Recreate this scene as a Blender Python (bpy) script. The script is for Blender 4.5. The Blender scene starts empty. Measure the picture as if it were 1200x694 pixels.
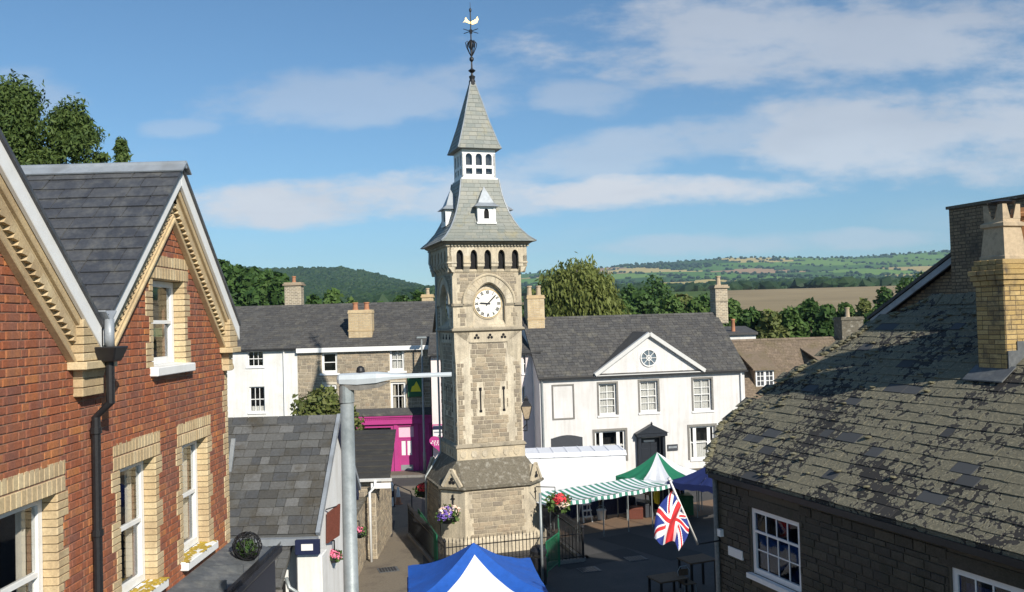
import bpy, math, random
import numpy as np
from mathutils import Vector, Matrix, noise
random.seed(7)
rng = np.random.default_rng(7)
rad = math.radians
scene = bpy.context.scene
COL = scene.collection

# ------------------------------------------------------------------ camera, sky, sun, exposure
FPX, EYE, ROLL, PITCH = 1050.0, 8.6, 0.028, math.atan(28 / 1050)
_f = Vector((0, math.cos(PITCH), math.sin(PITCH)))
_u = Vector((0, -math.sin(PITCH), math.cos(PITCH)))
_r = Vector((1, 0, 0))
CR = math.cos(ROLL) * _r - math.sin(ROLL) * _u
CU = math.cos(ROLL) * _u + math.sin(ROLL) * _r
CAM = Vector((0, 0, EYE))
cam_data = bpy.data.cameras.new('camera')
cam_data.lens, cam_data.sensor_width = 36 * FPX / 1200, 36
cam_data.clip_start, cam_data.clip_end = 0.1, 30000
cam = bpy.data.objects.new('camera', cam_data)
COL.objects.link(cam)
m3 = Matrix((CR, CU, -_f)).transposed()
cam.matrix_world = Matrix.Translation(CAM) @ m3.to_4x4()
scene.camera = cam

SUN_EL, SUN_AZ = rad(32), rad(149)          # azimuth clockwise from +Y: behind the camera, to the right
SUN = Vector((math.sin(SUN_AZ) * math.cos(SUN_EL), math.cos(SUN_AZ) * math.cos(SUN_EL), math.sin(SUN_EL)))
sd = bpy.data.lights.new('sun', 'SUN')
sd.energy, sd.angle, sd.color = 5.0, rad(0.53), (1.0, 0.93, 0.82)
sun = bpy.data.objects.new('sun', sd)
COL.objects.link(sun)
sun.rotation_euler = SUN.to_track_quat('Z', 'Y').to_euler()

world = bpy.data.worlds.new('World')
scene.world = world
world.use_nodes = True
nt = world.node_tree
N, L = nt.nodes, nt.links
N.clear()
wo = N.new('ShaderNodeOutputWorld')
bg = N.new('ShaderNodeBackground')
bg.inputs['Strength'].default_value = 0.085
sky = N.new('ShaderNodeTexSky')
sky.sky_type = 'NISHITA'
sky.sun_disc = False
sky.sun_elevation, sky.sun_rotation = SUN_EL, SUN_AZ
sky.air_density, sky.dust_density, sky.ozone_density = 1.0, 0.25, 3.0
tc = N.new('ShaderNodeTexCoord')
sep = N.new('ShaderNodeSeparateXYZ')
L.new(tc.outputs['Generated'], sep.inputs[0])


def wmath(op, a, b=None, c=None):
    n = N.new('ShaderNodeMath')
    n.operation = op
    for i, v in enumerate((a, b, c)):
        if v is None:
            continue
        if isinstance(v, (int, float)):
            n.inputs[i].default_value = v
        else:
            L.new(v, n.inputs[i])
    return n.outputs[0]


zc = wmath('MAXIMUM', sep.outputs['Z'], 0.0)
den = wmath('ADD', zc, 0.13)
comb = N.new('ShaderNodeCombineXYZ')
L.new(wmath('DIVIDE', sep.outputs['X'], den), comb.inputs[0])
L.new(wmath('DIVIDE', sep.outputs['Y'], den), comb.inputs[1])


def cloud(scale, detail, rough, lo, hi, off, sy=1.0):
    mp = N.new('ShaderNodeMapping')
    mp.inputs['Location'].default_value = off
    mp.inputs['Scale'].default_value = (1, sy, 1)
    L.new(comb.outputs[0], mp.inputs['Vector'])
    nz = N.new('ShaderNodeTexNoise')
    nz.inputs['Scale'].default_value = scale
    nz.inputs['Detail'].default_value = detail
    nz.inputs['Roughness'].default_value = rough
    nz.inputs['Distortion'].default_value = 0.25
    L.new(mp.outputs[0], nz.inputs['Vector'])
    mr = N.new('ShaderNodeMapRange')
    mr.interpolation_type = 'SMOOTHSTEP'
    mr.inputs['From Min'].default_value, mr.inputs['From Max'].default_value = lo, hi
    L.new(nz.outputs['Fac'], mr.inputs['Value'])
    return mr.outputs[0]


# named banks of cloud: direction (X/Y, Z/Y), half-widths, slant, strength
BANKS = [(745, 224, 185, 21, .0, 1.0), (560, 230, 140, 24, .02, .7), (375, 236, 185, 30, -.05, .95), (395, 253, 40, 9, 0, .7), (440, 112, 190, 36, -.04, .40), (990, 45, 330, 60, .0, .72), (1090, 150, 250, 62, .0, .78), (800, 168, 300, 30, -.16, .5),
         (930, 283, 220, 13, .0, .45), (30, 108, 70, 26, .1, .35), (690, 112, 70, 22, .1, .4), (1500, 120, 330, 80, .0, .6), (-350, 140, 320, 60, .0, .5), (215, 150, 50, 12, 0, .3)]
yy = wmath('MAXIMUM', sep.outputs['Y'], 0.02)
du, dv_ = wmath('DIVIDE', sep.outputs['X'], yy), wmath('DIVIDE', sep.outputs['Z'], yy)
cuv = N.new('ShaderNodeCombineXYZ')
L.new(wmath('MULTIPLY', du, 1.0), cuv.inputs[0])
L.new(wmath('MULTIPLY', dv_, 2.6), cuv.inputs[1])
n_e = N.new('ShaderNodeTexNoise')
n_e.inputs['Scale'].default_value, n_e.inputs['Detail'].default_value, n_e.inputs['Roughness'].default_value = 7.0, 10, 0.62
L.new(cuv.outputs[0], n_e.inputs['Vector'])
rag = wmath('MULTIPLY', wmath('SUBTRACT', n_e.outputs['Fac'], 0.5), 4.6)
banks = None
for bx, by, rx_, ry_, sl_k, st_k in BANKS:
    u0, v0 = (bx - 600) / FPX, (375 - .028 * (bx - 600) - by) / FPX
    a_u = wmath('SUBTRACT', du, u0)
    a_v = wmath('ADD', wmath('SUBTRACT', dv_, v0), wmath('MULTIPLY', a_u, sl_k))
    q_u = wmath('POWER', wmath('ABSOLUTE', wmath('DIVIDE', a_u, rx_ / FPX)), 2.0)
    q_v = wmath('POWER', wmath('ABSOLUTE', wmath('DIVIDE', a_v, ry_ / FPX)), 2.0)
    dist = wmath('ADD', wmath('ADD', q_u, q_v), rag)
    mr = N.new('ShaderNodeMapRange')
    mr.interpolation_type = 'SMOOTHSTEP'
    mr.inputs['From Min'].default_value, mr.inputs['From Max'].default_value = 1.45, .1
    mr.inputs['To Max'].default_value = st_k
    L.new(dist, mr.inputs['Value'])
    banks = mr.outputs[0] if banks is None else wmath('MAXIMUM', banks, mr.outputs[0])
front = wmath('GREATER_THAN', sep.outputs['Y'], 0.03)
c_a = cloud(0.62, 6, 0.5, 0.52, 0.74, (3.1, 7.7, 0.0), 1.25)
cov = wmath('MAXIMUM', wmath('MULTIPLY', banks, front), wmath('MULTIPLY', c_a, 0.28))
cshade = cloud(1.1, 4, 0.5, 0.4, 0.75, (5.0, 1.0, 4.0), 1.3)
ccol = N.new('ShaderNodeMix')
ccol.data_type = 'RGBA'
ccol.inputs['A'].default_value = (7.4, 7.7, 8.1, 1)
ccol.inputs['B'].default_value = (3.9, 4.25, 5.0, 1)
shade_f = wmath('ADD', wmath('MULTIPLY', cshade, 0.35), wmath('SUBTRACT', wmath('MULTIPLY', wmath('MULTIPLY', dv_, front), 2.6), 0.42))
L.new(wmath('MINIMUM', wmath('MAXIMUM', shade_f, 0.0), 1.0), ccol.inputs['Factor'])
mixc = N.new('ShaderNodeMix')
mixc.data_type = 'RGBA'
L.new(cov, mixc.inputs['Factor'])
tint = N.new('ShaderNodeMix')
tint.data_type, tint.blend_type = 'RGBA', 'MULTIPLY'
tint.inputs['Factor'].default_value = 1.0
tint.inputs['B'].default_value = (0.76, 1.0, 1.10, 1)
L.new(sky.outputs[0], tint.inputs['A'])
L.new(tint.outputs['Result'], mixc.inputs['A'])
L.new(ccol.outputs['Result'], mixc.inputs['B'])
L.new(mixc.outputs['Result'], bg.inputs['Color'])
L.new(bg.outputs[0], wo.inputs['Surface'])

vs = scene.view_settings
vs.view_transform, vs.look, vs.exposure, vs.gamma = 'Standard', 'None', 0.27, 1.0
vs.use_curve_mapping = False
scene.cycles.use_denoising = True
scene.cycles.max_bounces = 6
scene.cycles.diffuse_bounces = 3
scene.cycles.transparent_max_bounces = 12
scene.cycles.volume_bounces = 0


# ------------------------------------------------------------------ pixel rays (photograph 1200 x 694)
def ray(px, py):
    return CR * ((px - 600) / FPX) + CU * ((347 - py) / FPX) + _f


def at_y(px, py, Y):
    d = ray(px, py)
    return CAM + d * (Y / d.y)


def at_z(px, py, z):
    d = ray(px, py)
    return CAM + d * ((z - EYE) / d.z)


def at_plane(px, py, p, n):
    d = ray(px, py)
    return CAM + d * ((Vector(p) - CAM).dot(n) / d.dot(n))


def project(p):
    q = Vector(p) - CAM
    return 600 + FPX * q.dot(CR) / q.dot(_f), 347 - FPX * q.dot(CU) / q.dot(_f)


# ------------------------------------------------------------------ materials
MATS = {}


def new_mat(name):
    m = bpy.data.materials.new(name)
    m.use_nodes = True
    t = m.node_tree
    b = t.nodes['Principled BSDF']
    MATS[name] = m
    return m, t, t.nodes, t.links, b


def nd(t, typ, **kw):
    n = t.nodes.new(typ)
    for k, v in kw.items():
        if k.startswith('i_'):
            n.inputs[k[2:].replace('_', ' ')].default_value = v
        else:
            setattr(n, k, v)
    return n


def ramp(t, stops, interp='LINEAR'):
    r = t.nodes.new('ShaderNodeValToRGB')
    r.color_ramp.interpolation = interp
    e = r.color_ramp.elements
    while len(e) > 1:
        e.remove(e[-1])
    e[0].position = stops[0][0]
    e[0].color = (*stops[0][1], 1)
    for p, c in stops[1:]:
        x = e.new(p)
        x.color = (*c, 1)
    return r


def mth(t, op, a, b=0.5):
    n = t.nodes.new('ShaderNodeMath')
    n.operation = op
    for i, v in enumerate((a, b)):
        if isinstance(v, (int, float)):
            n.inputs[i].default_value = v
        else:
            t.links.new(v, n.inputs[i])
    return n.outputs[0]


def piece_random(t):
    g = t.nodes.new('ShaderNodeNewGeometry')
    o = t.nodes.new('ShaderNodeObjectInfo')
    return mth(t, 'FRACT', mth(t, 'ADD', g.outputs['Random Per Island'], o.outputs['Random'])), g


def mixrgb(t, fac, a, b, blend='MIX'):
    n = t.nodes.new('ShaderNodeMix')
    n.data_type = 'RGBA'
    n.blend_type = blend
    for s, v in (('Factor', fac), ('A', a), ('B', b)):
        if isinstance(v, (int, float)):
            n.inputs[s].default_value = v
        elif isinstance(v, tuple):
            n.inputs[s].default_value = (*v, 1)
        else:
            t.links.new(v, n.inputs[s])
    return n.outputs['Result']


def noise_fac(t, vec, scale, detail=5, rough=0.55, lo=0.35, hi=0.65, stretch=None):
    if stretch:
        mp = nd(t, 'ShaderNodeMapping')
        mp.inputs['Scale'].default_value = stretch
        t.links.new(vec, mp.inputs['Vector'])
        vec = mp.outputs[0]
    n = nd(t, 'ShaderNodeTexNoise', i_Scale=scale, i_Detail=detail, i_Roughness=rough)
    t.links.new(vec, n.inputs['Vector'])
    mr = nd(t, 'ShaderNodeMapRange')
    mr.inputs['From Min'].default_value, mr.inputs['From Max'].default_value = lo, hi
    t.links.new(n.outputs['Fac'], mr.inputs['Value'])
    return mr.outputs[0], n.outputs['Fac']


def mk(name, stops, rough=0.85, grain=30, grain_amt=0.35, bump=0.25, bump_scale=60, patch=None, patch_scale=1.5,
       patch_lo=0.5, patch_hi=0.68, streak=None, metallic=0.0, spec=0.35, bdist=0.01):
    """stops: palette indexed by a random value for each piece; patch: second colour in noise patches."""
    m, t, nn, ll, b = new_mat(name)
    rnd, g = piece_random(t)
    pos = g.outputs['Position']
    if len(stops) > 1:
        r = ramp(t, [(i / (len(stops) - 1), c) for i, c in enumerate(stops)])
        ll.new(rnd, r.inputs[0])
        col = r.outputs[0]
    else:
        col = stops[0]
    if patch:
        f, _ = noise_fac(t, pos, patch_scale, 7, 0.65, patch_lo, patch_hi)
        col = mixrgb(t, f, col, patch)
    if streak:
        f, _ = noise_fac(t, pos, 3.0, 4, 0.6, 0.45, 0.75, (2.0, 2.0, 0.18))
        col = mixrgb(t, mth(t, 'MULTIPLY', f, 0.7), col, streak)
    f, raw = noise_fac(t, pos, grain, 6, 0.7, 0.25, 0.75)
    lo, hi = 1 - grain_amt, 1 + grain_amt
    v = nd(t, 'ShaderNodeMapRange')
    v.inputs['To Min'].default_value, v.inputs['To Max'].default_value = lo, hi
    ll.new(f, v.inputs['Value'])
    hs = nd(t, 'ShaderNodeHueSaturation')
    if isinstance(col, tuple):
        hs.inputs['Color'].default_value = (*col, 1)
    else:
        ll.new(col, hs.inputs['Color'])
    ll.new(v.outputs[0], hs.inputs['Value'])
    ll.new(hs.outputs[0], b.inputs['Base Color'])
    b.inputs['Roughness'].default_value = rough
    b.inputs['Metallic'].default_value = metallic
    b.inputs['Specular IOR Level'].default_value = spec
    if bump:
        n2 = nd(t, 'ShaderNodeTexNoise', i_Scale=bump_scale, i_Detail=5.0, i_Roughness=0.65)
        ll.new(pos, n2.inputs['Vector'])
        bp = nd(t, 'ShaderNodeBump', i_Strength=bump, i_Distance=bdist)
        ll.new(n2.outputs['Fac'], bp.inputs['Height'])
        ll.new(bp.outputs[0], b.inputs['Normal'])
    return m


mk('red_brick', [(.37, .12, .052), (.30, .098, .048), (.35, .108, .045), (.24, .088, .055), (.40, .14, .055), (.32, .098, .045), (.48, .19, .065), (.27, .10, .062)],
   patch=(.19, .085, .06), patch_scale=1.1, patch_lo=.45, patch_hi=.8, grain=45, grain_amt=.35, streak=(.22, .11, .085))
mk('mortar', [(.29, .165, .11)], grain=60, patch=(.2, .11, .08), patch_scale=1.2)
mk('yellow_brick', [(.58, .46, .27), (.52, .40, .23), (.62, .50, .31), (.48, .36, .205), (.58, .44, .25)],
   patch=(.36, .26, .15), patch_scale=2.0, patch_lo=.47, patch_hi=.75, grain=45, grain_amt=.25, streak=(.42, .31, .19))
mk('dirty_yellow_brick', [(.44, .31, .13), (.36, .25, .10), (.48, .35, .16), (.31, .21, .09)],
   patch=(.10, .08, .06), patch_scale=2.6, patch_lo=.5, patch_hi=.7, grain=40, grain_amt=.3)
mk('old_brick', [(.27, .2, .12), (.22, .16, .1), (.31, .23, .14), (.19, .14, .09)], patch=(.09, .075, .06), patch_scale=1.2, grain=20)
mk('dark_mortar', [(.10, .08, .06)], grain=60)
mk('white_paint', [(.80, .80, .78)], rough=.5, grain=8, grain_amt=.06, bump=.05, patch=(.68, .67, .63), patch_scale=3, patch_lo=.55, patch_hi=.85)
mk('white_render', [(.66, .65, .64)], rough=.9, grain=2, grain_amt=.05, bump=.2, bump_scale=25, patch=(.59, .575, .55), patch_scale=.8, patch_lo=.45, patch_hi=.8, streak=(.52, .50, .47))
mk('bright_render', [(.76, .76, .74)], rough=.9, grain=2, grain_amt=.05, bump=.25, bump_scale=20, patch=(.66, .65, .61), patch_scale=.7, streak=(.58, .56, .51))
mk('pink_render', [(.78, .68, .66)], rough=.9, grain=2, grain_amt=.05, bump=.2, patch=(.7, .6, .58), patch_scale=.7)
mk('ashlar', [(.60, .53, .39), (.55, .47, .34), (.63, .56, .43), (.52, .44, .31), (.59, .50, .35)], patch=(.36, .31, .235), patch_scale=1.6, patch_lo=.45, patch_hi=.72, grain=25, grain_amt=.28, streak=(.27, .235, .18), bump=.4, bump_scale=35)
mk('rubble_stone', [(.34, .285, .205), (.27, .23, .17), (.39, .325, .23), (.235, .20, .155), (.44, .365, .255), (.32, .25, .175)], patch=(.2, .165, .125), patch_scale=3, grain=25, grain_amt=.3, bump=.5, bump_scale=30, bdist=.02)
mk('weathered_ashlar', [(.33, .285, .21), (.29, .25, .185)], patch=(.17, .15, .115), patch_scale=2.5, grain=25, grain_amt=.3, bump=.4)
mk('stone_mortar', [(.58, .515, .40)], grain=30, grain_amt=.25, bump=.3)
mk('shaded_rubble', [(.08, .07, .052), (.063, .055, .044), (.098, .084, .06), (.055, .048, .038)], patch=(.048, .046, .03), patch_scale=1.5, grain=25, bump=.5, bump_scale=30, bdist=.02)  # shade of the right-hand wall put into the stone colour
mk('shaded_rubble_mortar', [(.10, .086, .063)], grain=30, grain_amt=.25, bump=.3)  # mortar of the same wall, darkened to carry its shade
mk('weathered_stone', [(.12, .107, .08), (.15, .132, .098)], patch=(.32, .30, .25), patch_scale=5, patch_lo=.52, patch_hi=.7, grain=18, grain_amt=.45, bump=.6, bump_scale=25, bdist=.03)
mk('green_slate', [(.21, .225, .20), (.25, .255, .225), (.18, .20, .185), (.28, .275, .23), (.215, .23, .215)], rough=.55, patch=(.30, .27, .17), patch_scale=2.0, patch_lo=.55, patch_hi=.75, grain=25, grain_amt=.2, bump=.2)
mk('blue_slate', [(.060, .064, .072), (.047, .05, .058), (.074, .076, .08), (.055, .058, .066)], rough=.42, patch=(.16, .155, .13), patch_scale=3.4, patch_lo=.56, patch_hi=.8, grain=30, grain_amt=.3, bump=.2, spec=.5, streak=(.13, .13, .125))  # streak: pale lichen lines plus the slates' glossy sheen, painted in as colour
mk('grey_slate', [(.088, .090, .088), (.069, .071, .073), (.113, .113, .107), (.079, .077, .070), (.145, .145, .14), (.065, .063, .057)], rough=.55, patch=(.066, .056, .038), patch_scale=1.6, patch_lo=.5, patch_hi=.72, grain=25, grain_amt=.3, bump=.25)
mk('far_slate', [(.085, .083, .081), (.068, .067, .067), (.105, .102, .096), (.08, .076, .071)], rough=.8, spec=.2, patch=(.16, .15, .12), patch_scale=1.6, patch_lo=.56, patch_hi=.78, grain=9, grain_amt=.35, bump=.3, bump_scale=14)
mk('brown_tile', [(.20, .152, .108), (.17, .13, .092), (.23, .175, .125), (.15, .115, .085)], patch=(.15, .12, .07), patch_scale=1.1, grain=8, grain_amt=.25, bump=.3, bump_scale=18)
mk('dark_sheet', [(.04, .038, .034), (.048, .045, .04)], rough=.7, patch=(.07, .065, .05), patch_scale=2, grain=14)
mk('lead', [(.30, .33, .36)], rough=.45, patch=(.2, .21, .22), patch_scale=3, grain=12, grain_amt=.2, metallic=.2)
mk('dull_lead', [(.10, .108, .115)], rough=.6, patch=(.16, .165, .16), patch_scale=4, grain=12, grain_amt=.3)
mk('black_iron', [(.018, .018, .02)], rough=.45, grain=20, grain_amt=.3, bump=.05)
mk('grey_metal', [(.33, .36, .36)], rough=.45, grain=30, grain_amt=.15, bump=.1, metallic=.35, patch=(.24, .27, .27), patch_scale=5)
mk('lamp_white', [(.50, .54, .56)], rough=.35, grain=20, grain_amt=.06, bump=0)
mk('terracotta', [(.42, .19, .10)], rough=.8, grain=15, grain_amt=.2, patch=(.3, .15, .1), patch_scale=4)
mk('buff_pot', [(.46, .36, .24)], rough=.8, grain=15, grain_amt=.2, patch=(.3, .24, .17), patch_scale=4)
mk('orange_pot', [(.50, .25, .11)], rough=.75, grain=10, grain_amt=.12, patch=(.42, .2, .1), patch_scale=3)
mk('magenta_paint', [(.44, .05, .22)], rough=.45, grain=8, grain_amt=.08, bump=.05, patch=(.38, .05, .19))
mk('pale_pink', [(.78, .5, .6)], rough=.5, grain=8, grain_amt=.05, bump=0)
mk('navy', [(.012, .018, .055)], rough=.6, grain=8, grain_amt=.15, bump=.1)
mk('blue_pane', [(.20, .26, .33)], rough=.3, bump=0)
mk('dark_door', [(.018, .022, .03)], rough=.4, grain=8, grain_amt=.2, bump=.1)
mk('dark_panel', [(.045, .05, .06)], rough=.6, grain=8, grain_amt=.15, bump=.1)
mk('interior', [(.012, .012, .013)], rough=.9, bump=0)
mk('curtain', [(.62, .58, .5)], rough=.9, grain=6, grain_amt=.1, bump=0)
mk('net_curtain', [(.72, .72, .7)], rough=.9, grain=6, grain_amt=.1, bump=0)
mk('asphalt', [(.062, .060, .058)], rough=.9, patch=(.085, .08, .074), patch_scale=.6, patch_lo=.45, patch_hi=.7, grain=14, grain_amt=.25, bump=.4, bump_scale=60)
mk('paving', [(.19, .16, .12), (.16, .135, .1), (.22, .185, .14)], rough=.9, patch=(.12, .1, .08), patch_scale=.9, grain=14, grain_amt=.25, bump=.3)
mk('brown_paving', [(.23, .15, .092), (.19, .125, .08), (.26, .175, .11)], rough=.9, grain=12, grain_amt=.25, patch=(.15, .11, .08), patch_scale=.7)
mk('kerb_stone', [(.22, .21, .19), (.19, .18, .165)], rough=.9, grain=20)
mk('grass_ground', [(.055, .075, .025)], rough=1, patch=(.08, .08, .03), patch_scale=.05, grain=.2)
mk('canvas_green', [(.015, .16, .085)], rough=.75, grain=10, grain_amt=.1, bump=.1, bump_scale=8)
mk('awning_green', [(.06, .23, .17)], rough=.8, grain=10, grain_amt=.15, bump=.2, bump_scale=8)
mk('canvas_white', [(.74, .76, .80)], rough=.75, grain=6, grain_amt=.06, bump=.15, bump_scale=8)
mk('canvas_blue', [(.016, .095, .42)], rough=.7, grain=6, grain_amt=.15, bump=.5, bump_scale=7, bdist=.03)
mk('canvas_navy', [(.012, .022, .10)], rough=.75, grain=8, grain_amt=.1, bump=.1, bump_scale=8)
mk('trailer_white', [(.78, .81, .84)], rough=.4, grain=4, grain_amt=.04, bump=0)
mk('tarmac_patch', [(.045, .044, .043)], rough=.95, grain=20, grain_amt=.3, bump=.4, bump_scale=60)
mk('flag_red', [(.55, .03, .035)], rough=.8, bump=0, grain=20, grain_amt=.05)
mk('flag_white', [(.78, .78, .78)], rough=.8, bump=0, grain=20, grain_amt=.05)
mk('flag_blue', [(.02, .04, .22)], rough=.8, bump=0, grain=20, grain_amt=.05)
mk('timber', [(.13, .085, .05)], rough=.8, grain=15, grain_amt=.3)
mk('sign_brown', [(.14, .045, .03)], rough=.6, bump=0)
mk('sign_white', [(.78, .77, .74)], rough=.6, bump=0, grain=6, grain_amt=.05)
mk('sign_yellow', [(.85, .72, .04)], rough=.5, bump=0, grain=6, grain_amt=.05)
mk('sign_green', [(.03, .13, .05)], rough=.5, bump=0)
mk('gold', [(.75, .52, .16)], rough=.35, metallic=.6, bump=0, grain=20, grain_amt=.1)
mk('grey_paint', [(.58, .58, .56)], rough=.6, bump=.05, grain=10, grain_amt=.08)
mk('green_paint', [(.015, .15, .07)], rough=.45, bump=.05, grain=10, grain_amt=.15)
mk('clock_face', [(.82, .80, .72)], rough=.4, bump=0, grain=8, grain_amt=.05)
mk('clock_black', [(.02, .02, .025)], rough=.4, bump=0)
mk('red_plastic', [(.5, .03, .025)], rough=.5, bump=0)
mk('blue_plastic', [(.05, .15, .42)], rough=.5, bump=0)
mk('bark', [(.11, .085, .06)], rough=.95, grain=12, grain_amt=.4, bump=.6, bump_scale=20, bdist=.03)
mk('yellow_lichen', [(.42, .29, .03), (.36, .25, .04), (.47, .34, .06)], rough=.95, grain=40, grain_amt=.4, bump=.6, bump_scale=70)
mk('roof_lichen', [(.185, .17, .10), (.15, .14, .09), (.21, .19, .115), (.165, .16, .115)], rough=1, grain=45, grain_amt=.4, bump=.8, bump_scale=60, bdist=.02)
mk('flower_pink', [(.75, .12, .28), (.8, .3, .42), (.7, .08, .16)], rough=.8, bump=0)
mk('flower_purple', [(.16, .09, .4), (.22, .14, .5)], rough=.8, bump=0)
mk('flower_white', [(.8, .72, .6), (.8, .5, .35), (.8, .78, .72)], rough=.8, bump=0)
mk('flower_red', [(.65, .04, .05), (.75, .1, .12)], rough=.8, bump=0)


def foliage(name, cols, trans=0.25):
    m, t, nn, ll, b = new_mat(name)
    rnd, g = piece_random(t)
    r = ramp(t, [(i / (len(cols) - 1), c) for i, c in enumerate(cols)])
    ll.new(rnd, r.inputs[0])
    ll.new(r.outputs[0], b.inputs['Base Color'])
    b.inputs['Roughness'].default_value = .65
    b.inputs['Specular IOR Level'].default_value = .25
    tr = nd(t, 'ShaderNodeBsdfTranslucent')
    ll.new(r.outputs[0], tr.inputs['Color'])
    mx = nd(t, 'ShaderNodeMixShader')
    mx.inputs[0].default_value = trans
    ll.new(b.outputs[0], mx.inputs[1])
    ll.new(tr.outputs[0], mx.inputs[2])
    ll.new(mx.outputs[0], nn['Material Output'].inputs['Surface'])
    return m


foliage('leaf_conifer', [(.075, .12, .03), (.105, .155, .038), (.055, .095, .026), (.125, .175, .045)], .3)
foliage('leaf_dark', [(.05, .105, .026), (.07, .135, .03), (.036, .08, .022), (.09, .155, .038)], .3)
foliage('leaf_mid', [(.085, .155, .036), (.11, .185, .045), (.065, .12, .03), (.135, .205, .055)], .3)
foliage('leaf_willow', [(.185, .22, .058), (.22, .25, .068), (.155, .185, .05), (.24, .265, .08)], .4)
foliage('leaf_yellow', [(.11, .14, .035), (.14, .17, .045), (.17, .18, .06), (.08, .11, .03)])
foliage('leaf_wood', [(.018, .042, .016), (.026, .055, .018), (.034, .066, .02), (.014, .034, .013)], .08)

# lichen-covered stone slates
m, t, nn, ll, b = new_mat('lichen_slate')
rnd, g = piece_random(t)
pos = g.outputs['Position']
base = ramp(t, [(0, (.050, .046, .041)), (.3, (.035, .033, .030)), (.5, (.06, .056, .050)), (.95, (.042, .039, .036)), (.975, (.07, .072, .073)), (1, (.085, .088, .09))])
ll.new(rnd, base.inputs[0])
bare = mth(t, 'LESS_THAN', rnd, .965)      # a few slates were replaced and stay bare
wv = nd(t, 'ShaderNodeTexNoise', i_Scale=11.0, i_Detail=4.0)
ll.new(pos, wv.inputs['Vector'])
wadd = nd(t, 'ShaderNodeVectorMath', operation='MULTIPLY_ADD')
ll.new(wv.outputs['Color'], wadd.inputs[0])
wadd.inputs[1].default_value = (.09, .09, .09)
ll.new(pos, wadd.inputs[2])
vo = nd(t, 'ShaderNodeTexVoronoi', i_Scale=7.5)
ll.new(wadd.outputs[0], vo.inputs['Vector'])
vo2 = nd(t, 'ShaderNodeTexVoronoi', i_Scale=16.0)
ll.new(wadd.outputs[0], vo2.inputs['Vector'])
reg, _ = noise_fac(t, pos, .95, 5, .6, .33, .62)
thr_ = mth(t, 'ADD', mth(t, 'MULTIPLY', reg, .60), .27)
diff = mth(t, 'SUBTRACT', thr_, vo.outputs['Distance'])
diff2 = mth(t, 'SUBTRACT', mth(t, 'SUBTRACT', thr_, .12), vo2.outputs['Distance'])
dmax = mth(t, 'MAXIMUM', diff, diff2)
ed_ = nd(t, 'ShaderNodeMapRange')
ed_.inputs['From Min'].default_value, ed_.inputs['From Max'].default_value = 0.0, .05
ll.new(dmax, ed_.inputs['Value'])
rim_ = nd(t, 'ShaderNodeMapRange')
rim_.inputs['From Min'].default_value, rim_.inputs['From Max'].default_value = .13, .02
ll.new(dmax, rim_.inputs['Value'])
fac = mth(t, 'MULTIPLY', ed_.outputs[0], bare)
rosm = fac
lcol = ramp(t, [(0, (.085, .08, .062)), (.3, (.235, .215, .15)), (.5, (.18, .17, .125)), (.75, (.32, .29, .20)), (1, (.42, .395, .30))])
f2, raw2 = noise_fac(t, pos, 17, 8, .8, .30, .70)
ll.new(f2, lcol.inputs[0])
lc2 = mixrgb(t, mth(t, 'MULTIPLY', mth(t, 'MULTIPLY', rim_.outputs[0], rosm), .7), lcol.outputs[0], (.40, .385, .30))
col = mixrgb(t, fac, base.outputs[0], lc2)
ll.new(col, b.inputs['Base Color'])
rg = nd(t, 'ShaderNodeMapRange')
b.inputs['Specular IOR Level'].default_value = .2
rg.inputs['To Min'].default_value, rg.inputs['To Max'].default_value = .75, 1.0
ll.new(fac, rg.inputs['Value'])
ll.new(rg.outputs[0], b.inputs['Roughness'])
h = mth(t, 'ADD', mth(t, 'MULTIPLY', fac, .7), mth(t, 'MULTIPLY', mth(t, 'MULTIPLY', raw2, fac), 1.2))
bp = nd(t, 'ShaderNodeBump', i_Strength=.9, i_Distance=.045)
ll.new(h, bp.inputs['Height'])
ll.new(bp.outputs[0], b.inputs['Normal'])

# window glass
m, t, nn, ll, b = new_mat('glass')
gl = nd(t, 'ShaderNodeBsdfGlossy')
gl.inputs['Roughness'].default_value = .02
gl.inputs['Color'].default_value = (.9, .95, 1, 1)
tr = nd(t, 'ShaderNodeBsdfTransparent')
tr.inputs['Color'].default_value = (.9, .9, .89, 1)
lw_ = nd(t, 'ShaderNodeLayerWeight', i_Blend=.5)
fr2 = mth(t, 'ADD', mth(t, 'MULTIPLY', mth(t, 'POWER', lw_.outputs['Facing'], 3.0), .4), .035)
mx = nd(t, 'ShaderNodeMixShader')
ll.new(fr2, mx.inputs[0])
ll.new(tr.outputs[0], mx.inputs[1])
ll.new(gl.outputs[0], mx.inputs[2])
ll.new(mx.outputs[0], nn['Material Output'].inputs['Surface'])

m, t, nn, ll, b = new_mat('shade_glass')
gl = nd(t, 'ShaderNodeBsdfGlossy')
gl.inputs['Roughness'].default_value = .03
tr = nd(t, 'ShaderNodeBsdfTransparent')
tr.inputs['Color'].default_value = (.35, .42, .6, 1)
mx = nd(t, 'ShaderNodeMixShader')
mx.inputs[0].default_value = .03
ll.new(tr.outputs[0], mx.inputs[1])
ll.new(gl.outputs[0], mx.inputs[2])
ll.new(mx.outputs[0], nn['Material Output'].inputs['Surface'])

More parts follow.
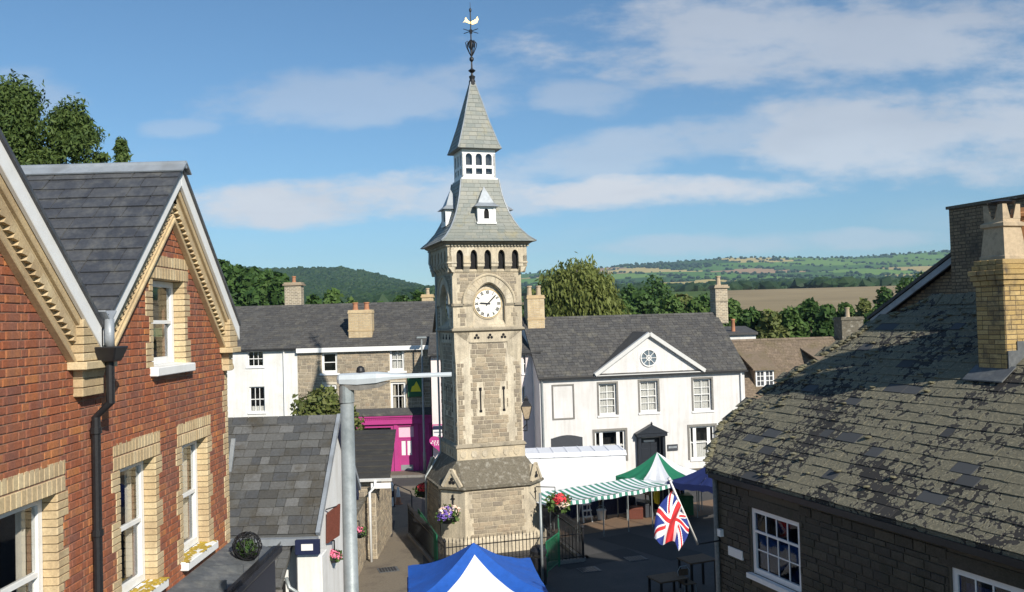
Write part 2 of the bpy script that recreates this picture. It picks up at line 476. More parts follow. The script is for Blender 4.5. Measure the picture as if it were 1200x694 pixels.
# far fields: colour of each field comes from the mesh attribute
m, t, nn, ll, b = new_mat('farmland')
at = nd(t, 'ShaderNodeAttribute', attribute_name='Col')
g = nd(t, 'ShaderNodeNewGeometry')
f, _ = noise_fac(t, g.outputs['Position'], .03, 5, .6, .2, .8)
v = nd(t, 'ShaderNodeMapRange')
v.inputs['To Min'].default_value, v.inputs['To Max'].default_value = .8, 1.2
ll.new(f, v.inputs['Value'])
hs = nd(t, 'ShaderNodeHueSaturation')
ll.new(at.outputs['Color'], hs.inputs['Color'])
ll.new(v.outputs[0], hs.inputs['Value'])
ll.new(hs.outputs[0], b.inputs['Base Color'])
b.inputs['Roughness'].default_value = 1
b.inputs['Specular IOR Level'].default_value = .1


# ------------------------------------------------------------------ mesh helpers
class MB:
    def __init__(s):
        s.v, s.f, s.m = [], [], []
        s.cur = 0

    def face(s, *pts):
        n = len(s.v)
        s.v += [tuple(p) for p in pts]
        s.f.append(tuple(range(n, n + len(pts))))
        s.m.append(s.cur)
        return s

    def idx(s, verts, faces):
        n = len(s.v)
        s.v += [tuple(p) for p in verts]
        for f in faces:
            s.f.append(tuple(n + i for i in f))
            s.m.append(s.cur)
        return s

    def hexa(s, p):     # bottom loop 0-3, top loop 4-7
        return s.idx(p, [(3, 2, 1, 0), (4, 5, 6, 7), (0, 1, 5, 4), (1, 2, 6, 5), (2, 3, 7, 6), (3, 0, 4, 7)])

    def box(s, x0, x1, y0, y1, z0, z1):
        return s.hexa([(x0, y0, z0), (x1, y0, z0), (x1, y1, z0), (x0, y1, z0), (x0, y0, z1), (x1, y0, z1), (x1, y1, z1), (x0, y1, z1)])

    def extrude(s, pts, vec):
        n = len(pts)
        vec = Vector(vec)
        a = [Vector(p) for p in pts]
        bb = [p + vec for p in a]
        return s.idx(a + bb, [tuple(range(n))[::-1], tuple(range(n, 2 * n))] + [(i, (i + 1) % n, n + (i + 1) % n, n + i) for i in range(n)])

    def xz(s, poly, y0, y1):   # polygon in the facade plane
        return s.extrude([(x, y0, z) for x, z in poly], (0, y1 - y0, 0))

    def tube(s, path, r, n=8, caps=True):
        path = [Vector(p) for p in path]
        rs = r if isinstance(r, (list, tuple)) else [r] * len(path)
        rings = []
        prev = None
        for i, p in enumerate(path):
            d = (path[min(i + 1, len(path) - 1)] - path[max(i - 1, 0)]).normalized()
            if prev is None:
                a = d.orthogonal().normalized()
            else:
                a = (prev - d * prev.dot(d)).normalized()
            prev = a
            c = d.cross(a)
            rings.append([p + (a * math.cos(k * math.tau / n) + c * math.sin(k * math.tau / n)) * rs[i] for k in range(n)])
        vv = [q for R in rings for q in R]
        ff = []
        for i in range(len(path) - 1):
            for k in range(n):
                ff.append((i * n + k, i * n + (k + 1) % n, (i + 1) * n + (k + 1) % n, (i + 1) * n + k))
        if caps:
            ff.append(tuple(range(n))[::-1])
            ff.append(tuple((len(path) - 1) * n + k for k in range(n)))
        return s.idx(vv, ff)

    def lathe(s, prof, c, n=12, rot=0.0):
        c = Vector(c)
        vv, ff = [], []
        for r_, z in prof:
            for k in range(n):
                a = rot + k * math.tau / n
                vv.append(c + Vector((r_ * math.cos(a), r_ * math.sin(a), z)))
        for i in range(len(prof) - 1):
            for k in range(n):
                ff.append((i * n + k, i * n + (k + 1) % n, (i + 1) * n + (k + 1) % n, (i + 1) * n + k))
        ff.append(tuple(range(n))[::-1])
        ff.append(tuple((len(prof) - 1) * n + k for k in range(n)))
        return s.idx(vv, ff)

    def beam(s, a, b_, w, h, up=(0, 0, 1)):
        a, b_, up = Vector(a), Vector(b_), Vector(up)
        d = (b_ - a).normalized()
        x = d.cross(up).normalized() * (w / 2)
        y = x.cross(d).normalized() * (h / 2)
        return s.hexa([a - x - y, a + x - y, b_ + x - y, b_ - x - y, a - x + y, a + x + y, b_ + x + y, b_ - x + y])

    def mesh(s, name, mats):
        me = bpy.data.meshes.new(name)
        me.from_pydata(s.v, [], s.f)
        for mm in (mats if isinstance(mats, (list, tuple)) else [mats]):
            me.materials.append(MATS[mm])
        if isinstance(mats, (list, tuple)) and len(mats) > 1:
            me.polygons.foreach_set('material_index', s.m)
        me.update()
        return me

    def build(s, name, mats, parent=None, smooth=False, bevel=0):
        o = bpy.data.objects.new(name, s.mesh(name, mats))
        COL.objects.link(o)
        if parent is not None:
            o.parent = parent
        if smooth:
            o.data.polygons.foreach_set('use_smooth', [True] * len(o.data.polygons))
        if bevel:
            bm_ = o.modifiers.new('bevel', 'BEVEL')
            bm_.width, bm_.segments, bm_.limit_method, bm_.angle_limit = bevel, 1, 'ANGLE', rad(40)
        return o


def tag(o, label=None, cat=None, group=None, kind=None):
    for k, v_ in (('label', label), ('category', cat), ('group', group), ('kind', kind)):
        if v_:
            o[k] = v_
    return o


class Frame:
    """Local frame of a facade: x to the right along it, y inwards, z up."""

    def __init__(s, loc, rotz):
        s.loc, s.rz = Vector(loc), rotz
        s.M = Matrix.Translation(s.loc) @ Matrix.Rotation(rotz, 4, 'Z')
        s.I = s.M.inverted()

    def px(s, x, y, d=0.0):
        n = s.M.to_3x3() @ Vector((0, 1, 0))
        p = s.I @ at_plane(x, y, s.M @ Vector((0, d, 0)), n)
        return p.x, p.z

    def w(s, *p):
        return s.M @ Vector(p)

    def loc_of(s, p):
        return s.I @ Vector(p)


def thing(name, label, cat, fr_, group=None):
    o = bpy.data.objects.new(name, None)
    COL.objects.link(o)
    o.empty_display_size = .2
    o.matrix_world = fr_.M
    return tag(o, label, cat, group)


def piece(name, me, parent, loc, scale=(1, 1, 1), rot=(0, 0, 0)):
    o = bpy.data.objects.new(name, me)
    COL.objects.link(o)
    o.parent = parent
    o.location, o.scale, o.rotation_euler = loc, scale, rot
    return o


def unit_block(name, matname, b_=.05):
    """Unit block, x -.5..+.5, z -.5..+.5, face at y=0 with chamfered edge, body to y=1."""
    mb = MB()
    e = .5
    i = .5 - b_
    mb.idx([(-i, 0, -i * .96), (i, 0, -i * .96), (i, 0, i * .96), (-i, 0, i * .96), (-e, .09, -e), (e, .09, -e), (e, .09, e), (-e, .09, e), (-e, 1, -e), (e, 1, -e), (e, 1, e), (-e, 1, e)],
           [(0, 1, 2, 3), (0, 4, 5, 1), (1, 5, 6, 2), (2, 6, 7, 3), (3, 7, 4, 0), (4, 8, 9, 5), (5, 9, 10, 6), (6, 10, 11, 7), (7, 11, 8, 4)])
    return mb.mesh(name, matname)


def wall_mesh(mb, x0, x1, z0, z1, holes, thick=.3, y=0.0):
    """Facade sheet at y with rectangular holes (hx0,hx1,hz0,hz1) and reveals going inwards."""
    xs = sorted({x0, x1, *[min(max(h_[i], x0), x1) for h_ in holes for i in (0, 1)]})
    zs = sorted({z0, z1, *[min(max(h_[i], z0), z1) for h_ in holes for i in (2, 3)]})

    def solid(i, j):
        if not (0 <= i < len(xs) - 1 and 0 <= j < len(zs) - 1):
            return False
        cx, cz = (xs[i] + xs[i + 1]) / 2, (zs[j] + zs[j + 1]) / 2
        return not any(a < cx < b2 and c < cz < d for a, b2, c, d in holes)
    for i in range(len(xs) - 1):
        for j in range(len(zs) - 1):
            if not solid(i, j):
                continue
            a, b2, c, d = xs[i], xs[i + 1], zs[j], zs[j + 1]
            mb.face((a, y, c), (b2, y, c), (b2, y, d), (a, y, d))
            mb.face((a, y + thick, d), (b2, y + thick, d), (b2, y + thick, c), (a, y + thick, c))
            if not solid(i - 1, j):
                mb.face((a, y, c), (a, y, d), (a, y + thick, d), (a, y + thick, c))
            if not solid(i + 1, j):
                mb.face((b2, y, d), (b2, y, c), (b2, y + thick, c), (b2, y + thick, d))
            if not solid(i, j - 1):
                mb.face((b2, y, c), (a, y, c), (a, y + thick, c), (b2, y + thick, c))
            if not solid(i, j + 1):
                mb.face((a, y, d), (b2, y, d), (b2, y + thick, d), (a, y + thick, d))
    return mb


def window(parent, x0, x1, z0, z1, y=.1, cols=1, rows=(1, 1), fw=.06, bar=.022, mat='white_paint', sill=None, sill_mat='white_paint',
           curtain=None, back=.5, split=True, name='window', surround=None, glass='glass'):
    """Sash window set at depth y in a facade; rows = panes per sash, top first."""
    mb = MB()
    d = .06
    mb.box(x0, x0 + fw, y, y + d, z0, z1).box(x1 - fw, x1, y, y + d, z0, z1)
    mb.box(x0 + fw, x1 - fw, y, y + d, z1 - fw, z1).box(x0 + fw, x1 - fw, y, y + d, z0, z0 + fw * 1.2)
    ix0, ix1, iz0, iz1 = x0 + fw, x1 - fw, z0 + fw * 1.2, z1 - fw
    zm = iz0 + (iz1 - iz0) * (rows[1] / (rows[0] + rows[1]) if len(rows) > 1 else 0)
    sashes = [(zm, iz1, rows[0], y + .02)] if len(rows) == 1 else [(zm, iz1, rows[0], y + .015), (iz0, zm, rows[1], y + .035)]
    if len(rows) > 1:
        mb.box(ix0, ix1, y + .004, y + d - .004, zm - .022, zm + .022)
    panes = []
    for a, c, nr, yy in sashes:
        for k in range(1, cols):
            xx = ix0 + (ix1 - ix0) * k / cols
            mb.box(xx - bar / 2, xx + bar / 2, yy, yy + .022, a, c)
        for k in range(1, nr):
            zz = a + (c - a) * k / nr
            mb.box(ix0, ix1, yy + .001, yy + .021, zz - bar / 2, zz + bar / 2)
        for i in range(cols):
            for j in range(nr):
                panes.append((ix0 + (ix1 - ix0) * i / cols, ix0 + (ix1 - ix0) * (i + 1) / cols, a + (c - a) * j / nr, a + (c - a) * (j + 1) / nr, yy + .012))
    wdw = mb.build(name, mat, parent, bevel=0)
    if not split:
        panes = [(ix0, ix1, a, c, yy + .012) for a, c, nr, yy in sashes]
    for a, b2, c, d2, yy in panes:
        t_ = random.uniform(-.004, .004)
        MB().hexa([(a, yy, c), (b2, yy + t_, c), (b2, yy + t_ + .004, c), (a, yy + .004, c), (a, yy + t_ / 2, d2), (b2, yy, d2), (b2, yy + .004, d2), (a, yy + t_ / 2 + .004, d2)]).build('pane', glass, wdw)
    MB().box(x0 - .02, x1 + .02, y + back, y + back + .02, z0 - .02, z1 + .02).build('dark_interior', 'interior', wdw)
    if curtain:
        cm, parts = curtain
        for a, b2, c, d2 in parts:
            xa, xb = ix0 + (ix1 - ix0) * a, ix0 + (ix1 - ix0) * b2
            za, zb = iz0 + (iz1 - iz0) * c, iz0 + (iz1 - iz0) * d2
            q = MB()
            n = max(6, int((xb - xa) / .03))
            for k in range(n):
                u0, u1 = xa + (xb - xa) * k / n, xa + (xb - xa) * (k + 1) / n
                y0, y1 = y + .12 + .018 * math.sin(k * 1.9 + 1), y + .12 + .018 * math.sin((k + 1) * 1.9 + 1)
                q.face((u0, y0, za), (u1, y1, za), (u1, y1, zb), (u0, y0, zb))
            q.build('curtain', cm, wdw)
    if sill:
        ov, pr_, th = sill
        MB().hexa([(x0 - ov, -pr_, z0 - th), (x1 + ov, -pr_, z0 - th), (x1 + ov, y, z0 - th), (x0 - ov, y, z0 - th), (x0 - ov, -pr_, z0 - .015), (x1 + ov, -pr_, z0 - .015), (x1 + ov, y, z0), (x0 - ov, y, z0)]).build('sill', sill_mat, wdw, bevel=.01)
    if surround:
        sw, sm = surround
        q = MB()
        q.box(x0 - sw, x0, -.03, y, z0, z1 + sw).box(x1, x1 + sw, -.03, y, z0, z1 + sw).box(x0, x1, -.03, y, z1, z1 + sw)
        q.build('surround', sm, wdw)
    return wdw


def courses(z0, z1, h, span, holes, lens, joint=.01, shift=None, jit=0.0):
    """Lay blocks in courses; span(z)->(x0,x1); holes(z)->[(a,b)]; returns (xc, zc, w, h)."""
    out = []
    z, row = z0, 0
    while z < z1 - .02:
        hh = h if not callable(h) else h()
        hh = min(hh, z1 - z)
        zm = z + hh / 2
        a, b2 = span(zm)
        ivs = [(a, b2)]
        for ha, hb in holes(z, z + hh):
            nv = []
            for p, q in ivs:
                if hb <= p or ha >= q:
                    nv.append((p, q))
                else:
                    if ha > p:
                        nv.append((p, ha))
                    if hb < q:
                        nv.append((hb, q))
            ivs = nv
        x = a - (shift(row) if shift else random.uniform(0, .4))
        k = row
        while x < b2:
            w = lens(k)
            k += 1
            for p, q in ivs:
                c0, c1 = max(x, p), min(x + w, q)
                if c1 - c0 > .03:
                    out.append(((c0 + c1) / 2, zm, c1 - c0 - joint, hh - joint))
            x += w
        z += hh
        row += 1
    return out


def lay(parent, blocks, name, mat, fr_, proud=.006, depth=.06, limit=300, stuff='brickwork', M=None, jitter=.002, block=None, visible=None):
    """Blocks (xc,zc,w,h) on the facade y=0 of parent; the ones largest in view are single objects, the rest one part."""
    M = M or Matrix()
    me = block or unit_block(name, mat)

    def size(bk):
        p = fr_.M @ (M @ Vector((bk[0], 0, bk[1])))
        if (p - CAM).dot(_f) < .5:
            return 0
        x, y = project(p)
        if not (-15 < x < 1215 and -15 < y < 709):
            return 0
        if visible and not visible(bk):
            return 0
        return bk[2] * bk[3] / (p - CAM).length_squared
    order = sorted(blocks, key=size, reverse=True)
    sel = [k for k in order[:limit] if size(k) > 0]
    rest = order[len(sel):]
    R = M.to_euler()
    for x, z, w, h_ in sel:
        o = piece(name, me, parent, M @ Vector((x, -proud - random.uniform(0, jitter), z)), (w, depth, h_), R)
    if rest:
        mb = MB()
        for x, z, w, h_ in rest:
            j = proud + random.uniform(0, jitter)
            e = .006
            p = [(x - w / 2 + e, -j, z - h_ / 2 + e), (x + w / 2 - e, -j, z - h_ / 2 + e), (x + w / 2 - e, -j, z + h_ / 2 - e), (x - w / 2 + e, -j, z + h_ / 2 - e),
                 (x - w / 2, depth - j, z - h_ / 2), (x + w / 2, depth - j, z - h_ / 2), (x + w / 2, depth - j, z + h_ / 2), (x - w / 2, depth - j, z + h_ / 2)]
            mb.idx([M @ Vector(q) for q in p], [(0, 1, 2, 3), (0, 4, 5, 1), (1, 5, 6, 2), (2, 6, 7, 3), (3, 7, 4, 0)])
        tag(mb.build(stuff, mat, parent), kind='stuff')


def slate_roof(parent, origin, ux, uy, nrm, width, slope, row_h, wid, mat, fr_, thick=.012, overlap=1.7, clip=None, limit=300, name='slate', stuff='slating', first_full=True, jit=.5, wild=1.0):
    """Lapped slates on a plane: origin at the eaves' left end, ux along the eaves, uy up the slope (unit vectors, parent space)."""
    ux, uy, nrm = Vector(ux), Vector(uy), Vector(nrm)
    tilt = math.atan2(thick * 1.15, row_h)
    rows = int(math.ceil(slope / row_h))
    items = []
    for r_ in range(rows):
        x = -random.uniform(0, 1) * wid - (wid / 2 if r_ % 2 else 0)
        while x < width:
            w = wid * random.uniform(1 - jit * .5, 1 + jit * .5)
            a, b2 = max(x, 0), min(x + w, width)
            x += w
            if b2 - a < .04:
                continue
            v0 = r_ * row_h
            if clip and not clip((a + b2) / 2, v0 + row_h / 2):
                continue
            items.append((a, b2, v0))

    def size(it):
        p = fr_.M @ (Vector(origin) + ux * ((it[0] + it[1]) / 2) + uy * (it[2] + row_h / 2))
        if (p - CAM).dot(_f) < .5:
            return 0
        x, y = project(p)
        if not (-20 < x < 1220 and -20 < y < 714):
            return 0
        return (it[1] - it[0]) / (p - CAM).length_squared
    items.sort(key=size, reverse=True)
    me = MB()
    me.idx([(-.5, 0, 0), (.5, 0, 0), (.5, 1, 0), (-.5, 1, 0), (-.49, 0, 1), (.49, 0, 1), (.49, 1, 1), (-.49, 1, 1)], [(3, 2, 1, 0), (4, 5, 6, 7), (0, 1, 5, 4), (1, 2, 6, 5), (2, 3, 7, 6), (3, 0, 4, 7)])
    me = me.mesh(name, mat)
    base = Matrix((ux, uy, nrm)).transposed().to_4x4()
    n = 0
    mb = MB()
    for a, b2, v0 in items:
        L_ = min(row_h * overlap, slope - v0)
        T = Matrix.Translation(Vector(origin) + ux * ((a + b2) / 2) + uy * (v0 - random.uniform(0, .012 * wild) * (v0 > 0)) + nrm * (thick * 1.3 + random.uniform(0, .003) * wild)) @ base @ Matrix.Rotation(-tilt * random.uniform(1, 1 + .25 * (wild - 1)), 4, 'X') @ Matrix.Rotation(random.uniform(-.006, .006) * wild, 4, 'Z')
        S = Matrix.Diagonal((b2 - a - .006, L_, thick * random.uniform(.8, 1.25), 1))
        if n < limit and size((a, b2, v0)) > 0:
            o = bpy.data.objects.new(name, me)
            COL.objects.link(o)
            o.parent = parent
            o.matrix_local = T @ S
            n += 1
        else:
            q = T @ S
            mb.idx([q @ v.co for v in me.vertices], [tuple(p.vertices) for p in me.polygons])
    if mb.v:
        tag(mb.build(stuff, mat, parent), kind='stuff')


def leaves(name, mat, parent, blobs, n, size, M=None, droop=0.0, shell=.55, seed=0, flat=0.0):
    """Crown of n small leaf sprays spread through ellipsoid clumps (cx,cy,cz,rx,ry,rz)."""
    g = np.random.default_rng(seed + 11)
    bl = np.array(blobs, float)
    wts = (bl[:, 3] * bl[:, 4] * bl[:, 5]) ** (2 / 3)
    pick = g.choice(len(bl), n, p=wts / wts.sum())
    d = g.normal(size=(n, 3))
    d /= np.linalg.norm(d, axis=1)[:, None]
    rr = shell + (1 - shell) * g.random(n) ** .7
    rr *= 1 + .16 * g.normal(size=n) * (g.random(n) < .35)
    c = bl[pick, :3] + d * bl[pick, 3:] * rr[:, None]
    nrm = d + g.normal(size=(n, 3)) * .75
    nrm[:, 2] += .25
    nrm /= np.linalg.norm(nrm, axis=1)[:, None]
    tmp = g.normal(size=(n, 3))
    if droop:
        tmp = tmp * (1 - droop) + np.array([0, 0, -1.0]) * droop * 2
    a = np.cross(nrm, tmp)
    a /= np.linalg.norm(a, axis=1)[:, None] + 1e-9
    b2 = np.cross(a, nrm)
    s = size * g.uniform(.6, 1.5, n)[:, None]
    asp = (1.0 if not droop else 2.2)
    V = np.stack([c - a * s * .5, c - b2 * s * .55 * asp, c + a * s * .5, c + b2 * s * .75 * asp + nrm * s * .15], 1).reshape(-1, 3)
    me = bpy.data.meshes.new(name)
    me.vertices.add(n * 4)
    me.vertices.foreach_set('co', V.ravel())
    me.loops.add(n * 4)
    me.loops.foreach_set('vertex_index', np.arange(n * 4, dtype=np.int32))
    me.polygons.add(n)
    me.polygons.foreach_set('loop_start', np.arange(0, n * 4, 4, dtype=np.int32))
    me.polygons.foreach_set('loop_total', np.full(n, 4, dtype=np.int32))
    me.materials.append(MATS[mat])
    me.update(calc_edges=True)
    o = bpy.data.objects.new(name, me)
    COL.objects.link(o)
    o.parent = parent
    return o


def crown_blobs(h, r, base, n, seed, taper=.5, zs=1.0, core=.62, q0=.26, q1=.44):
    g = random.Random(seed)
    out = [(0, 0, base + (h - base) * .5, r * core, r * core, (h - base) * .42)]
    for k in range(n):
        f_ = (k + .5) / n
        z = base + (h - base) * (f_ * .92 + .04)
        rr = r * (1 - taper * f_) * math.sqrt(max(.12, math.sin(math.pi * min(.95, f_ * .85 + .12))))
        a = k * 2.4 + g.uniform(-.5, .5)
        q = r * g.uniform(q0, q1)
        out.append((math.cos(a) * (rr - q * .6), math.sin(a) * (rr - q * .6), z, q, q, q * g.uniform(.7, 1.0) * zs))
    out.append((0, 0, h - r * .3, r * .3, r * .3, r * .36))
    return out


def tree(name, label, loc, h, r, mat, n=2500, size=.35, base=None, nb=14, seed=0, taper=.5, group=None, droop=0.0, cat='tree', shell=.55, zs=1.0, blobs=None, core=.62, q0=.26, q1=.44):
    fr_ = Frame(loc, 0)
    root = thing(name, label, cat, fr_, group)
    base = h * .25 if base is None else base
    g = random.Random(seed)
    mb = MB()
    mb.tube([(0, 0, -.3), (g.uniform(-.1, .1), g.uniform(-.1, .1), base), (g.uniform(-.2, .2), 0, h * .6), (0, 0, h * .9)], [r * .09 + .08, r * .07 + .06, r * .04 + .03, .02], 7)
    bl = blobs or crown_blobs(h, r, base, nb, seed, taper, zs, core, q0, q1)
    for k in range(min(8, len(bl))):
        c = bl[(k * 3 + 1) % len(bl)]
        z = base + (c[2] - base) * .5
        mb.tube([(0, 0, z), (c[0] * .5, c[1] * .5, z + (c[2] - z) * .6), (c[0] * .95, c[1] * .95, c[2])], [r * .035 + .03, r * .025 + .02, .015], 5)
    mb.build('trunk', 'bark', root, smooth=True)
    leaves('crown', mat, root, bl, n, size, seed=seed, droop=droop, shell=shell)
    return root

# ------------------------------------------------------------------ ground, roads, far country
def sheet(name, poly, z, mat, kind='structure'):
    return tag(MB().face(*[(x, y, z) for x, y in poly]).build(name, mat), kind=kind)


sheet('ground', [(-6950, -300), (6950, -300), (6950, 5850), (-6950, 5850)], -.05, 'grass_ground')
sheet('road', [(-60, -40), (60, -40), (60, 60), (-60, 60)], 0, 'asphalt')


def horizon_y(px):
    return 375 - .028 * (px - 600)


CREST = [(-900, 322), (100, 316), (330, 321), (400, 320), (440, 324), (490, 331), (540, 331), (600, 322), (640, 318), (720, 312), (800, 306), (860, 302), (930, 301), (1000, 301), (1060, 297), (1110, 294), (1300, 288), (2200, 280)]


def lerp_tab(tab, x):
    if x <= tab[0][0]:
        return tab[0][1]
    for (a, p), (b_, q) in zip(tab, tab[1:]):
        if x <= b_:
            return p + (q - p) * (x - a) / (b_ - a)
    return tab[-1][1]


def sstep(a, b_, x):
    t_ = min(1, max(0, (x - a) / (b_ - a)))
    return t_ * t_ * (3 - 2 * t_)


LEFTP = [(95, -.095), (180, -.02), (320, .0), (700, .018), (1100, .038), (1500, 'c'), (1800, -.9)]
RIGHTP = [(95, -.095), (200, -.014), (240, .001), (560, .0265), (640, .0235), (1100, .0275), (1900, .033), (2400, .041), (3500, 'c')]


def terrain(X, Y):
    px = 600 + FPX * X / max(Y, 1)
    e_c = (horizon_y(px) - lerp_tab(CREST, px)) / FPX

    def prof(tab, back):
        t2 = [(d, e_c if v_ == 'c' else v_) for d, v_ in tab]
        return lerp_tab(t2, Y)
    lw = 1 - sstep(400, 560, px)
    eL = prof([(d, v_) for d, v_ in LEFTP[:-1]], 0)
    if Y > 1500:
        eL = e_c - (Y - 1500) * .00002
    eR = prof(RIGHTP, 0)
    if Y > 3500:
        eR = e_c - (Y - 3500) * .000012
    e = eL * lw + eR * (1 - lw)
    z = EYE + e * Y
    if Y > 700:
        z += 6 * noise.noise((X / 420, Y / 420, 1.3)) * min(1, (Y - 700) / 900) + 1.5 * noise.noise((X / 90, Y / 90, 4))
    return max(z, -3.0)


def field_cell(X, Y):
    wx = X + 60 * noise.noise((X / 400, Y / 400, .5))
    wy = Y + 90 * noise.noise((X / 500, Y / 500, 7.5))
    a = wx * .94 + wy * .24
    c = wy * .96 - wx * .2
    cj = math.floor(c / 330)
    ci = math.floor((a + (cj * 73 % 97)) / 210)
    fa = (a + (cj * 73 % 97)) / 210 - ci
    fc = c / 330 - cj
    return ci, cj, min(fa * 210, (1 - fa) * 210, fc * 330, (1 - fc) * 330)


FIELD_COLS = [(.10, .20, .035), (.13, .235, .045), (.065, .13, .03), (.46, .37, .14), (.15, .25, .05), (.08, .16, .03), (.40, .31, .12), (.09, .18, .035), (.12, .21, .04), (.05, .105, .025), (.36, .24, .13)]
rows_ = [95 * (5600 / 95) ** (k / 150) for k in range(151)]
ts = [-1.1 + 2.3 * k / 520 for k in range(521)]
verts, cols_, faces_ = [], [], []
for Y in rows_:
    for t_ in ts:
        verts.append((t_ * Y, Y, terrain(t_ * Y, Y)))
nt_ = len(ts)
fcol = []
for i in range(len(rows_) - 1):
    for j in range(nt_ - 1):
        a = i * nt_ + j
        faces_.append((a, a + 1, a + nt_ + 1, a + nt_))
        X, Y = (verts[a][0] + verts[a + nt_ + 1][0]) / 2, (verts[a][1] + verts[a + nt_][1]) / 2
        ci, cj, ed = field_cell(X, Y)
        px = 600 + FPX * X / Y
        if Y < 560 and 236 < Y and px > 848:
            c = (.28, .22, .128)
        elif Y < 560:
            c = (.075, .12, .032)
        else:
            c = FIELD_COLS[(ci * 7 + cj * 13 + ci * cj) % len(FIELD_COLS)]
            if px < 520:
                c = (.05, .09, .03)
            elif ed < 7:
                c = (.035, .065, .022)
        fcol.append(c)
me = bpy.data.meshes.new('hills')
me.from_pydata(verts, [], faces_)
ca = me.color_attributes.new('Col', 'FLOAT_COLOR', 'CORNER')
arr = np.ones((len(faces_), 4, 4), np.float32)
arr[:, :, :3] = np.array(fcol, np.float32)[:, None, :]
ca.data.foreach_set('color', arr.ravel())
me.materials.append(MATS['farmland'])
me.polygons.foreach_set('use_smooth', [True] * len(me.polygons))
hills = bpy.data.objects.new('hills', me)
COL.objects.link(hills)
tag(hills, kind='structure')

# woods, hedgerow trees and far copses: a mass of crowns too many to count
ICO_V = []
ph = (1 + 5 ** .5) / 2
for a, b_ in ((-1, ph), (1, ph), (-1, -ph), (1, -ph)):
    ICO_V += [(a, b_, 0)]
for a, b_ in ((-1, ph), (1, ph), (-1, -ph), (1, -ph)):
    ICO_V += [(0, a, b_)]
for a, b_ in ((ph, -1), (ph, 1), (-ph, -1), (-ph, 1)):
    ICO_V += [(a, 0, b_)]
ICO_V = [tuple(c / 1.9 for c in v_) for v_ in ICO_V]
ICO_F = [(0, 11, 5), (0, 5, 1), (0, 1, 7), (0, 7, 10), (0, 10, 11), (1, 5, 9), (5, 11, 4), (11, 10, 2), (10, 7, 6), (7, 1, 8), (3, 9, 4), (3, 4, 2), (3, 2, 6), (3, 6, 8), (3, 8, 9), (4, 9, 5), (2, 4, 11), (6, 2, 10), (8, 6, 7), (9, 8, 1)]


def crown_lump(mb, x, y, z, r, h, g):
    a0 = g.uniform(0, 6)
    ca_, sa = math.cos(a0), math.sin(a0)
    vv = []
    for p in ICO_V:
        s_ = g.uniform(.72, 1.25)
        vv.append((x + (p[0] * ca_ - p[1] * sa) * r * s_, y + (p[0] * sa + p[1] * ca_) * r * s_, z + h * .5 + p[2] * h * .55 * s_))
    mb.idx(vv, ICO_F)


g = random.Random(3)
far = MB()
for k in range(52000):
    Y = 600 * (3600 / 600) ** g.random()
    px = g.uniform(480, 1320)
    X = (px - 600) / FPX * Y
    ci, cj, ed = field_cell(X, Y)
    wood = noise.noise((X / 330, Y / 520, 3.3))
    near_hedge = ed < 7 and g.random() < .6
    if Y < 1050 and px > 620:
        ok = g.random() < .12 and (Y > 640) or near_hedge
    else:
        ok = near_hedge or (wood > .42 and g.random() < .5) or (Y > 3420 and g.random() < .2)
    if not ok:
        continue
    h_ = g.uniform(4, 9.5) * (1.3 if wood > .42 else 1)
    crown_lump(far, X, Y, terrain(X, Y) - 1, h_ * .75, h_, g)
tag(far.build('hedgerow_trees', 'leaf_wood'), kind='stuff')
wood_l = MB()
for k in range(26000):
    Y = g.uniform(560, 1520)
    px = g.uniform(-120, 530)
    X = (px - 600) / FPX * Y
    if noise.noise((X / 160, Y / 200, 8)) < -.35 and Y < 1400:
        continue
    h_ = g.uniform(7, 13)
    crown_lump(wood_l, X, Y, terrain(X, Y) - 2, h_ * .55, h_, g)
tag(wood_l.build('hillside_wood', 'leaf_wood'), kind='stuff')

# far farm buildings on the slope
for px, py, Y, w, h_, lab in ((1018, 331, 1150, 26, 6, 'long red-brown farm building beyond the brown field, right end'), (985, 331, 1180, 22, 6, 'red-brown farm building beyond the brown field, left of the long one'), (872, 333.5, 1500, 12, 6, 'tiny white farmhouse on the green far slope'), (860, 334.5, 1400, 8, 4, 'tiny white outbuilding left of the far white farmhouse')):
    p = at_y(px, py, Y)
    z = terrain(p.x, Y)
    fr_ = Frame((p.x, Y, z), .1)
    r0 = thing('farm_building', lab, 'building', fr_)
    wm = 'old_brick' if w > 15 else 'bright_render'
    MB().box(-w / 2, w / 2, 0, 8, -3, h_ * .6).build('wall', wm, r0)
    MB().extrude([(-w / 2 - .4, -.4, h_ * .6), (-w / 2 - .4, 8.4, h_ * .6), (-w / 2 - .4, 4, h_)], (w + .8, 0, 0)).build('roof', 'terracotta' if w > 15 else 'far_slate', r0)

# ------------------------------------------------------------------ red brick house, left
FR = Frame((-4.2, 0, 0), rad(90))
red = thing('brick_house', 'red brick house with yellow brick trim and twin gables, on the left', 'house', FR)
CO = .077
GZ, GS, GH = 8.62, .88, 2.2
GC = (6.6, 11.0)
APEX = GZ + GS * GH
KT = math.sqrt(1 + GS * GS)
X0, X1 = 4.5, 13.12
ops = [(7.27, 8.2, 5.70, 7.13), (9.52, 10.44, 5.70, 7.13), (11.3, 12.2, 5.70, 7.13), (10.46, 11.45, 8.16, 9.2)]


def gtop(x, c):
    return APEX - GS * abs(x - c)


